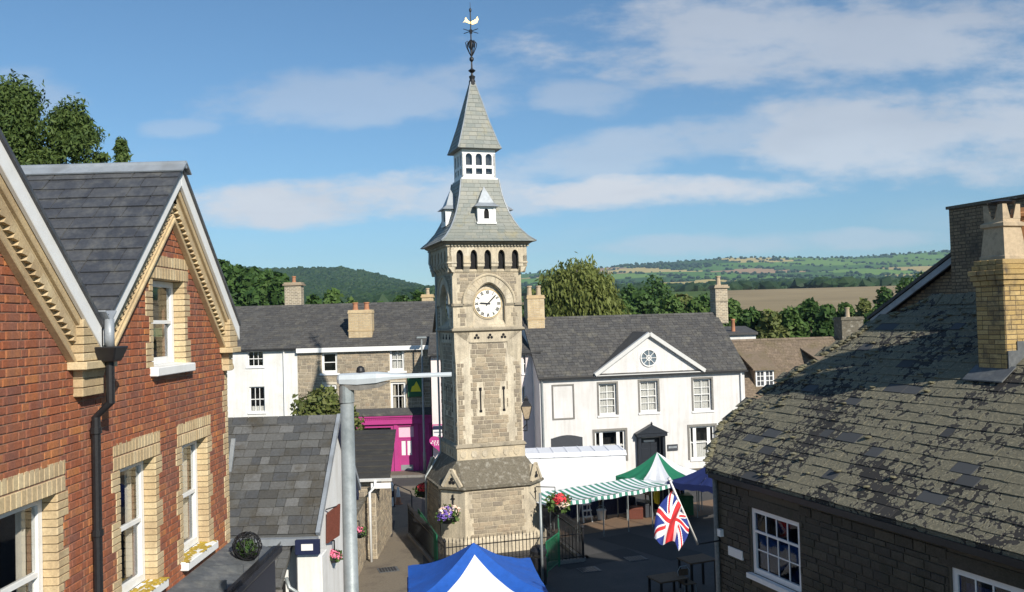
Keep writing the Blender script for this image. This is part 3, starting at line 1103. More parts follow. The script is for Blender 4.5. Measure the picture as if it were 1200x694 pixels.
wm_ = MB()
rv = .05
wall_mesh(wm_, X0, X1, 0, 8.1, [(a - rv, b_ + rv, c - .05, d + .02) for a, b_, c, d in ops[:3]], .3)
a, b_, c, d = ops[3]
wm_.xz([(X0, 8.1), (GC[0] + GH, 8.1), (GC[0] + GH, GZ), (GC[0], APEX), (X0, gtop(X0, GC[0]))], 0, .3)
wm_.xz([(GC[1] - GH, 8.1), (a - rv, 8.1), (a - rv, gtop(a - rv, GC[1])), (GC[1] - GH, GZ)], 0, .3)
wm_.xz([(b_ + rv, 8.1), (X1, 8.1), (X1, GZ), (b_ + rv, gtop(b_ + rv, GC[1]))], 0, .3)
wm_.xz([(a - rv, d + .02), (b_ + rv, d + .02), (b_ + rv, gtop(b_ + rv, GC[1])), (GC[1], APEX), (a - rv, gtop(a - rv, GC[1]))], 0, .3)
# body behind the front
wm_.box(X0, X1, 6.0, 6.3, 0, 8.5).box(X1 - .3, X1, .3, 6, 0, 8.5).box(X0, X0 + .3, .3, 6, 0, 8.5)
wall = wm_.build('wall', 'mortar', red)

yel = []            # yellow blocks (x,z,w,h)
yrect = []          # rectangles left out of the red brickwork
for a, b_, c, d in ops:
    n = int(round((d - c) / CO))
    hh = (d - c) / n
    for i in range(n):
        w = .215 if (i // 4) % 2 == 0 else .11
        for x0, x1 in ((a - w, a), (b_, b_ + w)):
            yel.append(((x0 + x1) / 2, c + hh * (i + .5), w - .008, hh - .008))
            yrect.append((x0, x1, c + hh * i, c + hh * (i + 1)))
    L0, L1 = a - .16, b_ + .16
    k = 15
    for r_ in range(2):
        cuts = [L0 + (L1 - L0) * (i + (.5 if r_ else 0)) / k for i in range(k + 1)]
        cuts = [L0] + [q for q in cuts if L0 < q < L1] + [L1]
        for p, q in zip(cuts, cuts[1:]):
            if q - p > .02:
                yel.append(((p + q) / 2, d + .15 * (r_ + .5), q - p - .007, .143))
    yrect.append((L0, L1, d, d + .3))
for i in range(int(8.3 / CO)):
    w = .225 if (i // 4) % 2 == 0 else .12
    yel.append((X1 - w / 2, CO * (i + .5), w - .008, CO - .008))
    yrect.append((X1 - w, X1, CO * i, CO * (i + 1)))


def red_holes(z0, z1):
    out = [(a, b_) for a, b_, c, d in ops if z1 > c - .1 and z0 < d]
    zm = (z0 + z1) / 2
    out += [(a, b_) for a, b_, c, d in yrect if c < zm < d]
    if zm > GZ:
        hw = max(0, (APEX - zm) / GS)
        out += [(X0 - 1, GC[0] - hw), (GC[0] + hw, GC[1] - hw), (GC[1] + hw, X1 + 1)]
    return out


bricks = courses(0, APEX - .2, CO, lambda z: (X0, X1), red_holes, lambda k: (.232 if k % 2 else .117), .009, lambda r_: .058 + (.1745 if r_ % 2 else 0))
lay(wall, [q for q in bricks if q[1] > 4.3], 'red_brick', 'red_brick', FR, proud=.007, depth=.05, jitter=.004)
lay(wall, [q for q in yel if q[1] > 4.3], 'yellow_brick', 'yellow_brick', FR, proud=.009, depth=.15, jitter=.003, stuff='yellow_brickwork')

for i, (a, b_, c, d) in enumerate(ops):
    window(red, a + .002, b_ - .002, c + .02, d - .004, y=.13, cols=1, rows=(1, 1), fw=.07, sill=(.12, .1, .12),
           curtain=('curtain', [(0, .16, 0, 1), (.84, 1, 0, 1)] if i < 3 else [(.3, .62, .0, .55)]), back=.9)
# lichen on two sills
for a, b_, c, d in ops[1:3]:
    mb = MB()
    for k in range(420):
        x, y = random.uniform(a - .1, b_ + .1), random.uniform(-.095, .1)
        if noise.noise((x * 5, y * 9, a)) > -.12:
            crown_lump(mb, x, y, c + .001 + (y + .1) * .07, random.uniform(.012, .032), random.uniform(.006, .014), random)
    tag(mb.build('lichen', 'yellow_lichen', red), kind='stuff')

for c in GC:
    for s_ in (-1, 1):
        def band(mb, t0, t1, y0, y1, foot=GH):
            xf = c + s_ * foot
            zf = APEX - GS * foot
            mb.xz([(c, APEX - KT * t0), (xf, zf - KT * t0), (xf, zf - KT * t1), (c, APEX - KT * t1)], y0, y1)
        mb = MB()
        band(mb, -.02, .14, -.17, -.125, GH + .02)
        mb.build('bargeboard', 'white_paint', red, bevel=.006)
        mb = MB()
        band(mb, .125, .20, -.12, -.004)
        band(mb, .20, .225, -.085, -.004)
        mb.build('outer_moulding', 'yellow_brick', red, bevel=.006)
        mb = MB()
        band(mb, .226, .38, -.035, -.003)
        mb.build('dentil_backing', 'yellow_brick', red)
        mb = MB()
        n = int(GH * KT / .088)
        dx, dz = s_ / KT, -GS / KT
        px_, pz_ = -s_ * GS / KT * -1, 1 / KT      # outward normal of the slope line
        for k in range(3, n):
            u = k * .088
            cx, cz = c + dx * u, APEX + dz * u
            nx, nz = s_ * GS / KT, 1 / KT
            q = lambda uu, tt, y: (cx + dx * uu - nx * tt, y, cz + dz * uu - nz * tt)
            mb.idx([q(-.043, .232, -.085), q(.043, .232, -.085), q(.043, .295, -.085), q(-.043, .345, -.085), q(-.043, .232, -.02), q(.043, .232, -.02), q(.043, .295, -.02), q(-.043, .345, -.02)],
                   [(0, 1, 2, 3), (0, 4, 5, 1), (1, 5, 6, 2), (2, 6, 7, 3), (3, 7, 4, 0)])
        tag(mb.build('dentil_course', 'yellow_brick', red), kind='stuff')
        mb = MB()
        band(mb, .40, .435, -.065, -.003)
        band(mb, .435, .475, -.085, -.003)
        mb.build('inner_moulding', 'yellow_brick', red, bevel=.008)
    # roof slopes
th = math.atan(GS)
SL = GH * KT
for c in GC:
    for s_ in (-1, 1):
        mb = MB()
        mb.extrude([(c, -.2, APEX + .005), (c + s_ * GH, -.2, GZ + .005), (c + s_ * GH, -.2, GZ + .05), (c, -.2, APEX + .05)], (0, 6.5, 0))
        mb.build('roof_slope', 'blue_slate', red)
    if c > 8:
        slate_roof(red, (c - GH, -.21, GZ + .05), (0, 1, 0), (1 / KT, 0, GS / KT), (-GS / KT, 0, 1 / KT), 3.2, SL, .205, .4, 'blue_slate', FR, thick=.012)
    mb = MB()
    mb.tube([(c, -.23, APEX + .07), (c, 6.4, APEX + .07)], .05, 8)
    mb.extrude([(c, -.24, APEX + .09), (c - .15, -.24, APEX - .035), (c - .16, -.24, APEX - .02), (c, -.24, APEX + .11)], (0, 6.6, 0))
    mb.extrude([(c, -.24, APEX + .09), (c + .15, -.24, APEX - .035), (c + .16, -.24, APEX - .02), (c, -.24, APEX + .11)], (0, 6.6, 0))
    mb.build('ridge_capping', 'lead', red)
xv = GC[0] + GH
mb = MB()
mb.extrude([(xv - .12, -.26, GZ + .17), (xv, -.26, GZ + .06), (xv + .12, -.26, GZ + .17), (xv + .12, -.26, GZ + .185), (xv, -.26, GZ + .08), (xv - .12, -.26, GZ + .185)], (0, 4, 0))
mb.build('valley_gutter', 'lead', red)
mb = MB()
mb.tube([(xv, -.24, GZ + .1), (xv, -.24, GZ - .1), (xv + .03, -.23, GZ - .2)], .045, 10)
mb.build('outlet_pipe', 'lead', red, smooth=True)
mb = MB()
mb.hexa([(xv - .07, -.31, GZ - .32), (xv + .1, -.31, GZ - .32), (xv + .1, -.16, GZ - .32), (xv - .07, -.16, GZ - .32), (xv - .14, -.36, GZ - .17), (xv + .17, -.36, GZ - .17), (xv + .17, -.12, GZ - .17), (xv - .14, -.12, GZ - .17)])
mb.build('rainwater_hopper', 'black_iron', red, bevel=.012)
mb = MB()
mb.tube([(xv + .02, -.23, GZ - .3), (xv + .02, -.23, GZ - .72), (xv + .03, -.08, GZ - .86), (xv + .03, -.08, 0)], .042, 10)
for z in (7.6, 6.6, 5.6, 4.2, 2.5):
    mb.tube([(xv + .03, -.08, z), (xv + .03, -.08, z + .06)], .055, 10)
mb.build('drainpipe', 'black_iron', red)
for xk, wk in ((xv - .05, .3), (X1 - .12, .17)):
    for z0, z1, y, e in ((8.32, 8.72, .15, 0), (8.24, 8.32, .19, .03), (7.98, 8.24, .1, -.08)):
        n = max(1, round((z1 - z0) / CO))
        for i in range(n):
            mb = MB()
            mb.box(xk - wk - e, xk + wk + e, -y - random.uniform(0, .004), 0, z0 + (z1 - z0) * i / n + .003, z0 + (z1 - z0) * (i + 1) / n - .003)
            mb.build('kneeler_block', 'yellow_brick', red, bevel=.006)
# lead-topped shop canopy below the windows, with a gutter and bird spikes
mb = MB()
mb.hexa([(10.5, -.56, 5.30), (13.3, -.56, 5.30), (13.3, 0, 5.36), (10.5, 0, 5.36), (10.5, -.56, 5.34), (13.3, -.56, 5.34), (13.3, 0, 5.5), (10.5, 0, 5.5)])
for x in (11.2, 11.9, 12.6):
    mb.box(x, x + .03, -.555, -.01, 5.35, 5.47)
cp_ = mb.build('canopy', 'dull_lead', red)
mb = MB()
mb.extrude([(10.5, -.56, 5.36), (10.5, -.7, 5.36), (10.5, -.7, 5.28), (10.5, -.66, 5.22), (10.5, -.56, 5.22)], (2.85, 0, 0)).box(10.5, 13.3, -.6, -.5, 2.8, 5.22)  # black slab below the gutter stands for the shadow under the canopy
mb.build('gutter', 'black_iron', cp_)
mb = MB()
for k in range(60):
    x = 10.6 + k * .045
    mb.tube([(x, -.68, 5.36), (x + random.uniform(-.02, .02), -.7, 5.44)], .004, 4)
tag(mb.build('bird_spikes', 'black_iron', cp_), kind='stuff')
# half-open casement at the far corner of the house
mb = MB()
e0 = Vector((13.16, .02, 0))
mb.hexa([(13.14, -.03, 6.5), (13.17, -.03, 6.5), (13.17, .03, 6.5), (13.14, .03, 6.5), (13.14, -.1, 6.98), (13.17, -.1, 6.98), (13.17, -.04, 6.98), (13.14, -.04, 6.98)])
mb.build('open_casement', 'lead', red)

# empty wire hanging basket on the canopy
p = FR.w(12.55, -.42, 5.56)
fb = Frame(p, 0)
wb = thing('wire_basket', 'round dark wire hanging basket on the lead canopy of the brick house', 'basket', fb)
mb = MB()
R_ = .19
for k in range(26):
    ax = Vector((random.gauss(0, 1), random.gauss(0, 1), random.gauss(0, .6))).normalized()
    a1 = ax.orthogonal().normalized()
    a2 = ax.cross(a1)
    rr = R_ * random.uniform(.9, 1.08)
    mb.tube([(a1 * math.cos(q * math.tau / 14) + a2 * math.sin(q * math.tau / 14)) * rr for q in range(15)], .0045, 4, False)
mb.build('wire_frame', 'black_iron', wb)
leaves('dead_stems', 'leaf_dark', wb, [(0, 0, -.02, .14, .14, .12)], 160, .05, seed=4)

# ------------------------------------------------------------------ low white cottage with slate roof, beyond the brick house
FS = Frame((0, 16, 0), 0)
low = thing('slate_cottage', 'low white cottage with grey slate roof, just beyond the red brick house', 'house', FS)
EZ, RZ, XR, XL = 4.96, 6.72, -3.62, -8.5
mb = MB()
mb.box(XL, XR, 0, .25, 0, EZ).box(XL, XR, 3.75, 4, 0, EZ)
mb.extrude([(XR - .25, .25, 0), (XR - .25, 3.75, 0), (XR - .25, 3.75, EZ - .05), (XR - .25, 2, RZ - .06), (XR - .25, .25, EZ - .05)], (.25, 0, 0))
mb.build('wall', 'bright_render', low)
mb = MB()
sl = Vector((0, 2, RZ - EZ))
ln = sl.length
mb.extrude([(XL, -.12, EZ - .1), (XL, 2, RZ - .02), (XL, 4.12, EZ - .1), (XL, 4.12, EZ - .03), (XL, 2, RZ + .03), (XL, -.12, EZ - .03)], (XR + .08 - XL, 0, 0))
mb.build('roof_deck', 'grey_slate', low)
s0 = Vector((XL, -.12, EZ - .03))
uy = (Vector((XL, 2, RZ + .03)) - s0)
SLn = uy.length
uy.normalize()
slate_roof(low, s0 + Vector((2.3, 0, 0)), (1, 0, 0), uy, Vector((0, -uy.z, uy.y)), XR + .06 - XL - 2.3, SLn, .2, .26, 'grey_slate', FS, thick=.012, jit=.8)
mb = MB()
for k in range(16):
    x = XR + .08 - .3 * (k + 1)
    mb.extrude([(x, 1.86, RZ - .05), (x, 2, RZ + .085), (x, 2.14, RZ - .05), (x, 2, RZ + .05)], (.29, 0, 0))
mb.build('ridge_tiles', 'grey_slate', low)
mb = MB()
for a_, b2 in (((XR + .09, -.14, EZ - .03), (XR + .09, 2, RZ + .06)), ((XR + .09, 2, RZ + .06), (XR + .09, 4.14, EZ - .03))):
    mb.beam(a_, b2, .07, .1)
mb.build('verge_strip', 'lead', low)
MB().box(XL, XR + .1, -.26, -.12, EZ - .19, EZ - .07).build('lead_gutter', 'lead', low)
mb = MB()
mb.beam((XR + .05, 2.05, RZ - .12), (XR + .05, 4.05, EZ - .2), .08, .16)
mb.build('bargeboard', 'navy', low)
# porch roof and dark doorway
mb = MB()
mb.hexa([(-4.86, -.95, 4.2), (-3.98, -.95, 4.2), (-3.98, -.1, 4.72), (-4.86, -.1, 4.72), (-4.86, -.97, 4.24), (-3.98, -.97, 4.24), (-3.98, -.12, 4.78), (-4.86, -.12, 4.78)])
porch = mb.build('porch_roof', 'grey_slate', low)
pu = Vector((0, .85, .54)).normalized()
slate_roof(porch, (-4.86, -.98, 4.245), (1, 0, 0), pu, Vector((0, -pu.z, pu.y)), .88, 1.0, .21, .3, 'grey_slate', FS, thick=.012)
mb = MB()
mb.beam((-4.9, -1.0, 4.2), (-3.95, -1.0, 4.2), .05, .05)
mb.beam((-4.9, -1.0, 4.2), (-5.25, -1.1, 3.9), .05, .05)
mb.build('porch_gutter', 'kerb_stone', low)
MB().box(-4.75, -4.15, -.012, 0, 0, 4.1).build('doorway', 'interior', low)
mb = MB()
mb.box(-3.84, -3.4, -.45, -.003, 0, 4.64).build('porch_wall', 'bright_render', low, bevel=.02)
mb = MB()
mb.tube([(-4.0, -.55, 4.3), (-3.93, -.62, 4.15), (-3.8, -.58, 4.05), (-3.74, -.58, 3.6), (-3.74, -.58, 0)], .035, 8)
mb.build('drainpipe', 'grey_metal', low, smooth=True)
fs = Frame(FS.w(-3.63, -.52, 4.8), 0)
sg = thing('navy_sign', 'small navy sign with white panel above the cottage porch wall', 'sign', fs)
MB().box(-.21, .21, -.02, .06, -.125, .125).build('board', 'navy', sg, bevel=.005)
MB().box(-.1, .1, -.026, -.02, -.05, .06).build('lettered_panel', 'sign_white', sg)
fs = Frame(FS.w(XR + .12, 1.05, 4.85), rad(62))
sg = thing('brown_sign', 'brown board sign on the white gable of the slate cottage', 'sign', fs)
MB().xz([(-.2, -.33), (.16, -.26), (.2, .33), (-.16, .22)], -.02, .02).build('board', 'sign_brown', sg)
MB().tube([(-.2, 0, .3), (.2, 0, .3)], .012, 6).build('bracket', 'black_iron', sg)

# ------------------------------------------------------------------ lane: stone shed with dark roof
SH = Frame((0, 33, 0), 0)
shed = thing('stone_shed', 'stone lane shed with dark sheet roof and white gutter, behind the lamp post', 'building', SH)
mb = MB()
wall_mesh(mb, -9, -5.2, 0, 2.9, [], .3)
mb.extrude([(-5.5, .3, 0), (-5.5, 4, 0), (-5.5, 4, 3.9), (-5.5, .3, 2.95)], (.3, 0, 0))
sw_ = mb.build('wall', 'stone_mortar', shed)
stn = courses(0, 2.85, lambda: random.choice((.12, .16, .2)), lambda z: (-9, -5.2), lambda a, b_: [], lambda k: random.uniform(.2, .5), .02)
lay(sw_, stn, 'stone', 'rubble_stone', SH, proud=.015, depth=.06, jitter=.02, limit=60, stuff='stonework')
stn = courses(0, 2.95, lambda: random.choice((.12, .16, .2)), lambda z: (.0, 4.0), lambda a, b_: [], lambda k: random.uniform(.2, .5), .02)
lay(sw_, stn, 'stone', 'rubble_stone', SH, proud=.015, depth=.06, M=Matrix.Translation((-5.2, 0, 0)) @ Matrix.Rotation(rad(90), 4, 'Z'), jitter=.02, stuff='stonework')
mb = MB()
for k in range(9):
    f0, f1 = k / 9, (k + 1) / 9
    z0, z1 = 2.98 + 1.25 * f0, 2.98 + 1.25 * f1
    mb.hexa([(-9, 4.2 * f0 - .25, z0 - .03), (-4.62 - .3 * f0, 4.2 * f0 - .25, z0 - .03), (-4.62 - .3 * f1, 4.2 * f1 - .2, z1 - .05), (-9, 4.2 * f1 - .2, z1 - .05),
             (-9, 4.2 * f0 - .25, z0 + .03), (-4.62 - .3 * f0, 4.2 * f0 - .25, z0 + .03), (-4.62 - .3 * f1, 4.2 * f1 - .2, z1 + .01), (-9, 4.2 * f1 - .2, z1 + .01)])
mb.build('roof', 'dark_sheet', shed)
mb = MB()
mb.extrude([(-9, -.38, 2.98), (-9, -.26, 2.98), (-9, -.26, 2.88), (-9, -.34, 2.88)], (4.45, 0, 0))
mb.build('gutter', 'white_paint', shed)
MB().tube([(-5.15, -.36, 2.9), (-5.15, -.36, 2.72), (-5.35, -.38, 2.5), (-5.35, -.38, 0)], .05, 8).build('downpipe', 'white_paint', shed, smooth=True)
fs = Frame(SH.w(-4.95, -.3, 2.72), 0)
sg = thing('lettered_board', 'long white lettered board under the shed gutter in the lane', 'sign', fs)
MB().box(-.36, .36, -.02, .02, -.1, .1).build('board', 'sign_white', sg)
# low stone lane wall with white pipe
LW = Frame((-5.15, 24, 0), rad(93))
lw = thing('lane_wall', 'sunlit rubble stone wall running along the paved lane', 'wall', LW)
b0 = MB().box(0, 9, 0, .35, 0, 2.2).build('core', 'stone_mortar', lw)
stn = courses(0, 2.2, lambda: random.choice((.1, .14, .18)), lambda z: (0, 9), lambda a, b_: [], lambda k: random.uniform(.18, .45), .02)
lay(b0, stn, 'stone', 'rubble_stone', LW, proud=.015, depth=.06, jitter=.02, stuff='stonework')
MB().box(-.05, 9.05, -.08, .42, 2.2, 2.28).build('coping', 'weathered_stone', lw)
MB().tube([(4.6, -.09, 2.9), (4.6, -.09, 0)], .045, 8).build('white_downpipe', 'white_paint', lw, smooth=True)
MB().tube([(11.2, -.12, 2.9), (11.2, -.12, 0)], .04, 8).build('grey_post', 'grey_metal', lw, smooth=True)

# ------------------------------------------------------------------ terrace behind the tower, left
FT = Frame((0, 52, 0), 0)


def chimney(parent, fr_, x0, x1, y0, y1, z0, z1, mat, pots=(), potmat='terracotta', name='chimney_stack', cap=.07, mortar='dark_mortar', band=None, pot_h=.5, pot_r=.12):
    mb = MB().box(x0, x1, y0, y1, z0, z1)
    st = mb.build(name, mortar, parent)
    bl = courses(z0, z1, .1, lambda z: (x0, x1), lambda a, b_: [], lambda k: .24, .014, lambda r_: .12 if r_ % 2 else 0)
    lay(st, bl, 'brick', mat, fr_, proud=.006, depth=.03, M=Matrix.Translation((0, y0, 0)), limit=0)
    bl = courses(z0, z1, .1, lambda z: (0, y1 - y0), lambda a, b_: [], lambda k: .24, .014, lambda r_: .12 if r_ % 2 else 0)
    lay(st, bl, 'brick', mat, fr_, proud=.006, depth=.03, M=Matrix.Translation((x1, y0, 0)) @ Matrix.Rotation(rad(90), 4, 'Z'), limit=0)
    lay(st, bl, 'brick', mat, fr_, proud=.006, depth=.03, M=Matrix.Translation((x0, y1, 0)) @ Matrix.Rotation(rad(-90), 4, 'Z'), limit=0)
    q = MB()
    q.box(x0 - cap, x1 + cap, y0 - cap, y1 + cap, z1 - .2, z1 - .1).box(x0 - cap * .4, x1 + cap * .4, y0 - cap * .4, y1 + cap * .4, z1 - .1, z1)
    q.build('chimney_cap', mat, st)
    if band:
        MB().box(x0 - .03, x1 + .03, y0 - .03, y1 + .03, band, band + .09).build('brick_band', mat, st)
    for px_ in pots:
        q = MB()
        q.lathe([(pot_r * 1.15, 0), (pot_r, .06), (pot_r * .85, pot_h - .08), (pot_r * 1.1, pot_h - .07), (pot_r * 1.1, pot_h), (pot_r * .8, pot_h), (pot_r * .75, pot_h - .3)], (px_, (y0 + y1) / 2, z1), 10)
        q.build('chimney_pot', potmat, st, smooth=False)
    return st


def far_roof(parent, fr_, x0, x1, y0, y1, ze, zr, mat='far_slate', rh=.22, wd=.32, over=.15, limit=0, clip=None):
    ym = (y0 + y1) / 2
    q = MB().extrude([(x0, y0 - over, ze), (x0, ym, zr), (x0, y1 + over, ze), (x0, y1 + over, ze - .08), (x0, ym, zr - .1), (x0, y0 - over, ze - .08)], (x1 - x0, 0, 0))
    rf = q.build('roof', mat, parent)
    o = Vector((x0, y0 - over, ze))
    u = Vector((x0, ym, zr)) - o
    l_ = u.length
    u.normalize()
    slate_roof(rf, o, (1, 0, 0), u, Vector((0, -u.z, u.y)), x1 - x0, l_, rh, wd, mat, fr_, thick=.014, limit=limit, clip=clip)
    q = MB()
    k = int((x1 - x0) / .45)
    for i in range(k):
        a_ = x0 + (x1 - x0) * i / k
        q.extrude([(a_, ym - .14, zr - .06), (a_, ym, zr + .07), (a_, ym + .14, zr - .06)], ((x1 - x0) / k - .012, 0, 0))
    q.build('ridge_tiles', mat, rf)
    return rf


xa, _ = FT.px(240, 410)
xb, ze = FT.px(348, 408)
xc, ze2 = FT.px(503, 404)
ze = (ze + ze2) / 2
_, zr = FT.px(400, 357, 4)


def far_windows(parent, fr_, specs, **kw):
    hol = []
    for x0, y0, x1, y1 in specs:
        a_, z1 = fr_.px(x0, y0)
        b2, z0 = fr_.px(x1, y1)
        hol.append((a_, b2, z0, z1))
    return hol


# white half
wh = thing('white_terrace_house', 'white rendered terrace house with slate roof, beyond the brick house', 'house', FT)
hol = far_windows(wh, FT, [(290, 412, 308.5, 429.5), (292, 453.5, 310.5, 483)])
mb = MB()
wall_mesh(mb, xa, xb, 0, ze, hol, .3)
mb.box(xa, xb, 7.7, 8, 0, ze).box(xa, xa + .3, .3, 7.7, 0, ze)
mb.build('wall', 'bright_render', wh)
window(wh, *hol[0], y=.1, cols=3, rows=(1, 1), fw=.05, bar=.03, split=False, sill=(.1, .06, .1), back=.5, mat='white_paint')
window(wh, *hol[1], y=.1, cols=3, rows=(1, 1), fw=.06, bar=.035, split=False, sill=(.1, .06, .1), back=.5, curtain=('net_curtain', [(0, 1, 0, .2)]))
far_roof(wh, FT, xa, xb, 0, 8, ze, zr, limit=0)
MB().box(xa, xb, -.25, -.13, ze - .1, ze - .02).build('gutter', 'black_iron', wh)
MB().tube([(xb - .75, -.1, ze - .1), (xb - .75, -.1, 0)], .04, 6).build('downpipe', 'white_paint', wh)
p0, z0 = FT.px(336, 372, 4.4)
p1, z1 = FT.px(354, 331, 4.4)
chimney(wh, FT, p0, p1, 4.0, 4.8, zr - .5, z1, 'rubble_stone', [(p0 + p1) / 2], cap=.1, pot_h=.4, mortar='stone_mortar')

# stone half with the pink shopfront
st = thing('stone_terrace_house', 'brown stone terrace house above the magenta shopfront', 'house', FT)
hol = far_windows(st, FT, [(377, 413, 395.5, 437), (456.5, 409, 474, 434.5), (378, 451, 395, 480), (457.5, 448, 476, 481)])
mb = MB()
wall_mesh(mb, xb + .002, xc, 0, ze, hol, .3)
mb.box(xb + .002, xc, 7.7, 8, 0, ze).box(xc - .3, xc, .3, 7.7, 0, ze)
w_ = mb.build('wall', 'stone_mortar', st)
stn = courses(2.9, ze, lambda: random.choice((.13, .16, .2)), lambda z: (xb + .02, xc), lambda a_, b2: [(h_[0] - .02, h_[1] + .02) for h_ in hol if b2 > h_[2] and a_ < h_[3]], lambda k: random.uniform(.22, .5), .018)
lay(w_, stn, 'stone', 'rubble_stone', FT, proud=.012, depth=.05, jitter=.02, limit=0, stuff='stonework')
for h_, cu in zip(hol, (None, ('net_curtain', [(0, 1, .0, .95)]), None, ('curtain', [(0, .25, 0, 1), (.75, 1, 0, 1)]))):
    window(st, *h_, y=.08, cols=1 if cu is None else 2, rows=(1, 1), fw=.12, bar=.03, split=False, sill=(.14, .08, .13), curtain=cu)
MB().box(xb, xc + .05, -.24, -.05, ze - .28, ze - .02).build('fascia_board', 'white_paint', st)
far_roof(st, FT, xb + .004, xc + .1, 0, 8, ze, zr, limit=0)
p0, z0 = FT.px(411, 403, 1.2)
p1, z1 = FT.px(437, 363, 1.2)
chimney(st, FT, p0, p1, .6, 1.5, ze + .2, z1, 'yellow_brick', [p0 + .35, p1 - .35, ], cap=.03, pot_h=.45, pot_r=.16, band=z1 - 1.25, mortar='ashlar')
p0, z0 = FT.px(495.5, 376, 4.5)
p1, z1 = FT.px(507.5, 345, 4.5)
chimney(st, FT, p0, p1, 4.2, 4.9, zr - .7, z1, 'yellow_brick', [(p0 + p1) / 2], 'buff_pot', cap=.06, pot_h=.4, band=z1 - 1.2, mortar='ashlar')
# shopfront
sx0, sz = FT.px(420, 488, -.3)
sx1, _ = FT.px(505, 488, -.3)
dx0, dz1 = FT.px(467, 500, -.3)
dx1, dz0 = FT.px(486, 553, -.3)
mb = MB()
wx0, wz1 = FT.px(421, 502, -.3)
wx1, wz0 = FT.px(459, 540, -.3)
wall_mesh(mb, sx0 - .3, sx1, .003, sz, [(wx0, wx1, .8, wz1), (dx0, dx1, .05, dz1)], .25, y=-.3)
mb.box(sx0 - .4, sx1 + .08, -.45, -.305, sz - .5, sz - .1).box(sx0 - .45, sx1 + .12, -.52, -.305, sz - .1, sz)
mb.box(dx0 - .28, dx0 - .06, -.36, -.303, .01, sz - .5).box(dx1 + .06, dx1 + .28, -.36, -.303, .01, sz - .5).box(sx1 - .5, sx1 - .1, -.36, -.303, .01, sz - .5)
sf = mb.build('shopfront', 'magenta_paint', st, bevel=.01)
mb = MB()
mb.hexa([(sx0 - .4, -.55, sz + .003), (sx1 + .15, -.55, sz + .003), (sx1 + .15, -.02, sz + .003), (sx0 - .4, -.02, sz + .003), (sx0 - .4, -.55, sz + .06), (sx1 + .15, -.55, sz + .06), (sx1 + .15, -.02, sz + .4), (sx0 - .4, -.02, sz + .4)])
mb.build('lead_roof', 'far_slate', sf)
mb = MB()
for k in range(40):
    x = sx0 - .35 + (sx1 - sx0 + .35) * k / 40
    mb.box(x, x + .05, -.5, -.452, sz - .2, sz - .12)
tag(mb.build('dentil_course', 'magenta_paint', sf), kind='stuff')
MB().box(wx0, wx1, -.2, -.19, .8, wz1).build('shop_window', 'glass', sf)
MB().box(wx0 - .05, wx1 + .05, -.055, -.05, .75, wz1 + .05).build('dark_interior', 'interior', sf)
dw = dx1 - dx0
mb = MB()
zt = dz0 + (dz1 - dz0) * .73
wall_mesh(mb, dx0, dx1, .05, zt, [(dx0 + dw * .16, dx0 + dw * .45, .95 + dz0, zt - .12), (dx0 + dw * .55, dx0 + dw * .84, .95 + dz0, zt - .12)], .05, y=-.22)
mb.box(dx0, dx1, -.24, -.17, zt, zt + .08)
dr = mb.build('shop_door', 'magenta_paint', st)
MB().box(dx0 + dw * .14, dx1 - dw * .14, -.18, -.175, .9 + dz0, zt - .1).build('door_poster', 'sign_white', dr)
MB().box(dx0 + dw * .1, dx1 - dw * .1, -.235, -.221, dz0 + .08, dz0 + .4).build('kick_plate', 'grey_metal', dr)
MB().box(dx0, dx1, -.2, -.19, zt + .08, dz1).build('fanlight', 'pale_pink', dr)
# pub-type green hanging sign and wall light on the stone house
x, z = FT.px(487, 453, -.2)
fs = Frame(FT.w(x, -.12, z), 0)
sg = thing('green_sign', 'green framed wall sign with yellow emblem on the stone house', 'sign', fs)
MB().box(-.45, .45, -.03, .03, -.6, .6).build('board', 'sign_green', sg, bevel=.01)
MB().xz([(-.3, -.3), (.3, -.3), (.22, -.05), (.05, .3), (-.1, .05), (-.22, .0)], -.04, -.03).build('emblem', 'sign_yellow', sg)

# tall grey street lamp standing before the stone house
pb = at_z(498, 556, 0)
fs = Frame(pb, 0)
sg = thing('street_light', 'thin tall grey street light in front of the magenta shop', 'street light', fs)
ztop = at_y(494, 397, pb.y).z
MB().tube([(0, 0, 0), (0, 0, 1.2), (0, 0, 1.3), (0, 0, ztop)], [.09, .09, .06, .045], 8).build('column', 'grey_metal', sg, smooth=True)
MB().box(-.28, .28, -.1, .12, ztop, ztop + .12).build('lantern', 'grey_metal', sg, bevel=.03)

# ------------------------------------------------------------------ pink rendered house behind the tower
FP = Frame((0, 49.5, 0), rad(3))
pk = thing('pink_rendered_house', 'pale pink rendered house half hidden behind the clock tower', 'house', FP)
xl, _ = FP.px(505.5, 450)
xl2, zpl = FP.px(506, 412)
xr_, zpr = FP.px(633, 412)
hol = far_windows(pk, FP, [(612.5, 415, 616.5, 438), (612, 453, 616, 484)])
mb = MB()
wall_mesh(mb, xl, xr_, 0, zpr, hol, .3)
mb.box(xl, xl + .3, .3, 6, 0, zpr).box(xr_ - .3, xr_, .3, 6, 0, zpr)
mb.build('wall', 'pink_render', pk)
for h_ in hol:
    window(pk, h_[0] - 0, h_[1], h_[2], h_[3], y=.1, cols=1, rows=(1, 1), fw=.05, split=False, sill=(.08, .06, .08))
_, zq = FP.px(622, 388, 3)
far_roof(pk, FP, xl - .15, xr_ + .15, 0, 6, zpr, zq, limit=0)
MB().tube([(xr_ - .1, -.1, zpr), (xr_ - .1, -.1, 0)], .05, 6).build('downpipe', 'grey_metal', pk)
MB().box(xl, xr_, -.28, -.16, zpr - .12, zpr - .03).build('gutter', 'black_iron', pk)
x0, z0 = FP.px(506, 534, -.02)
x1, z1 = FP.px(522, 497, -.02)
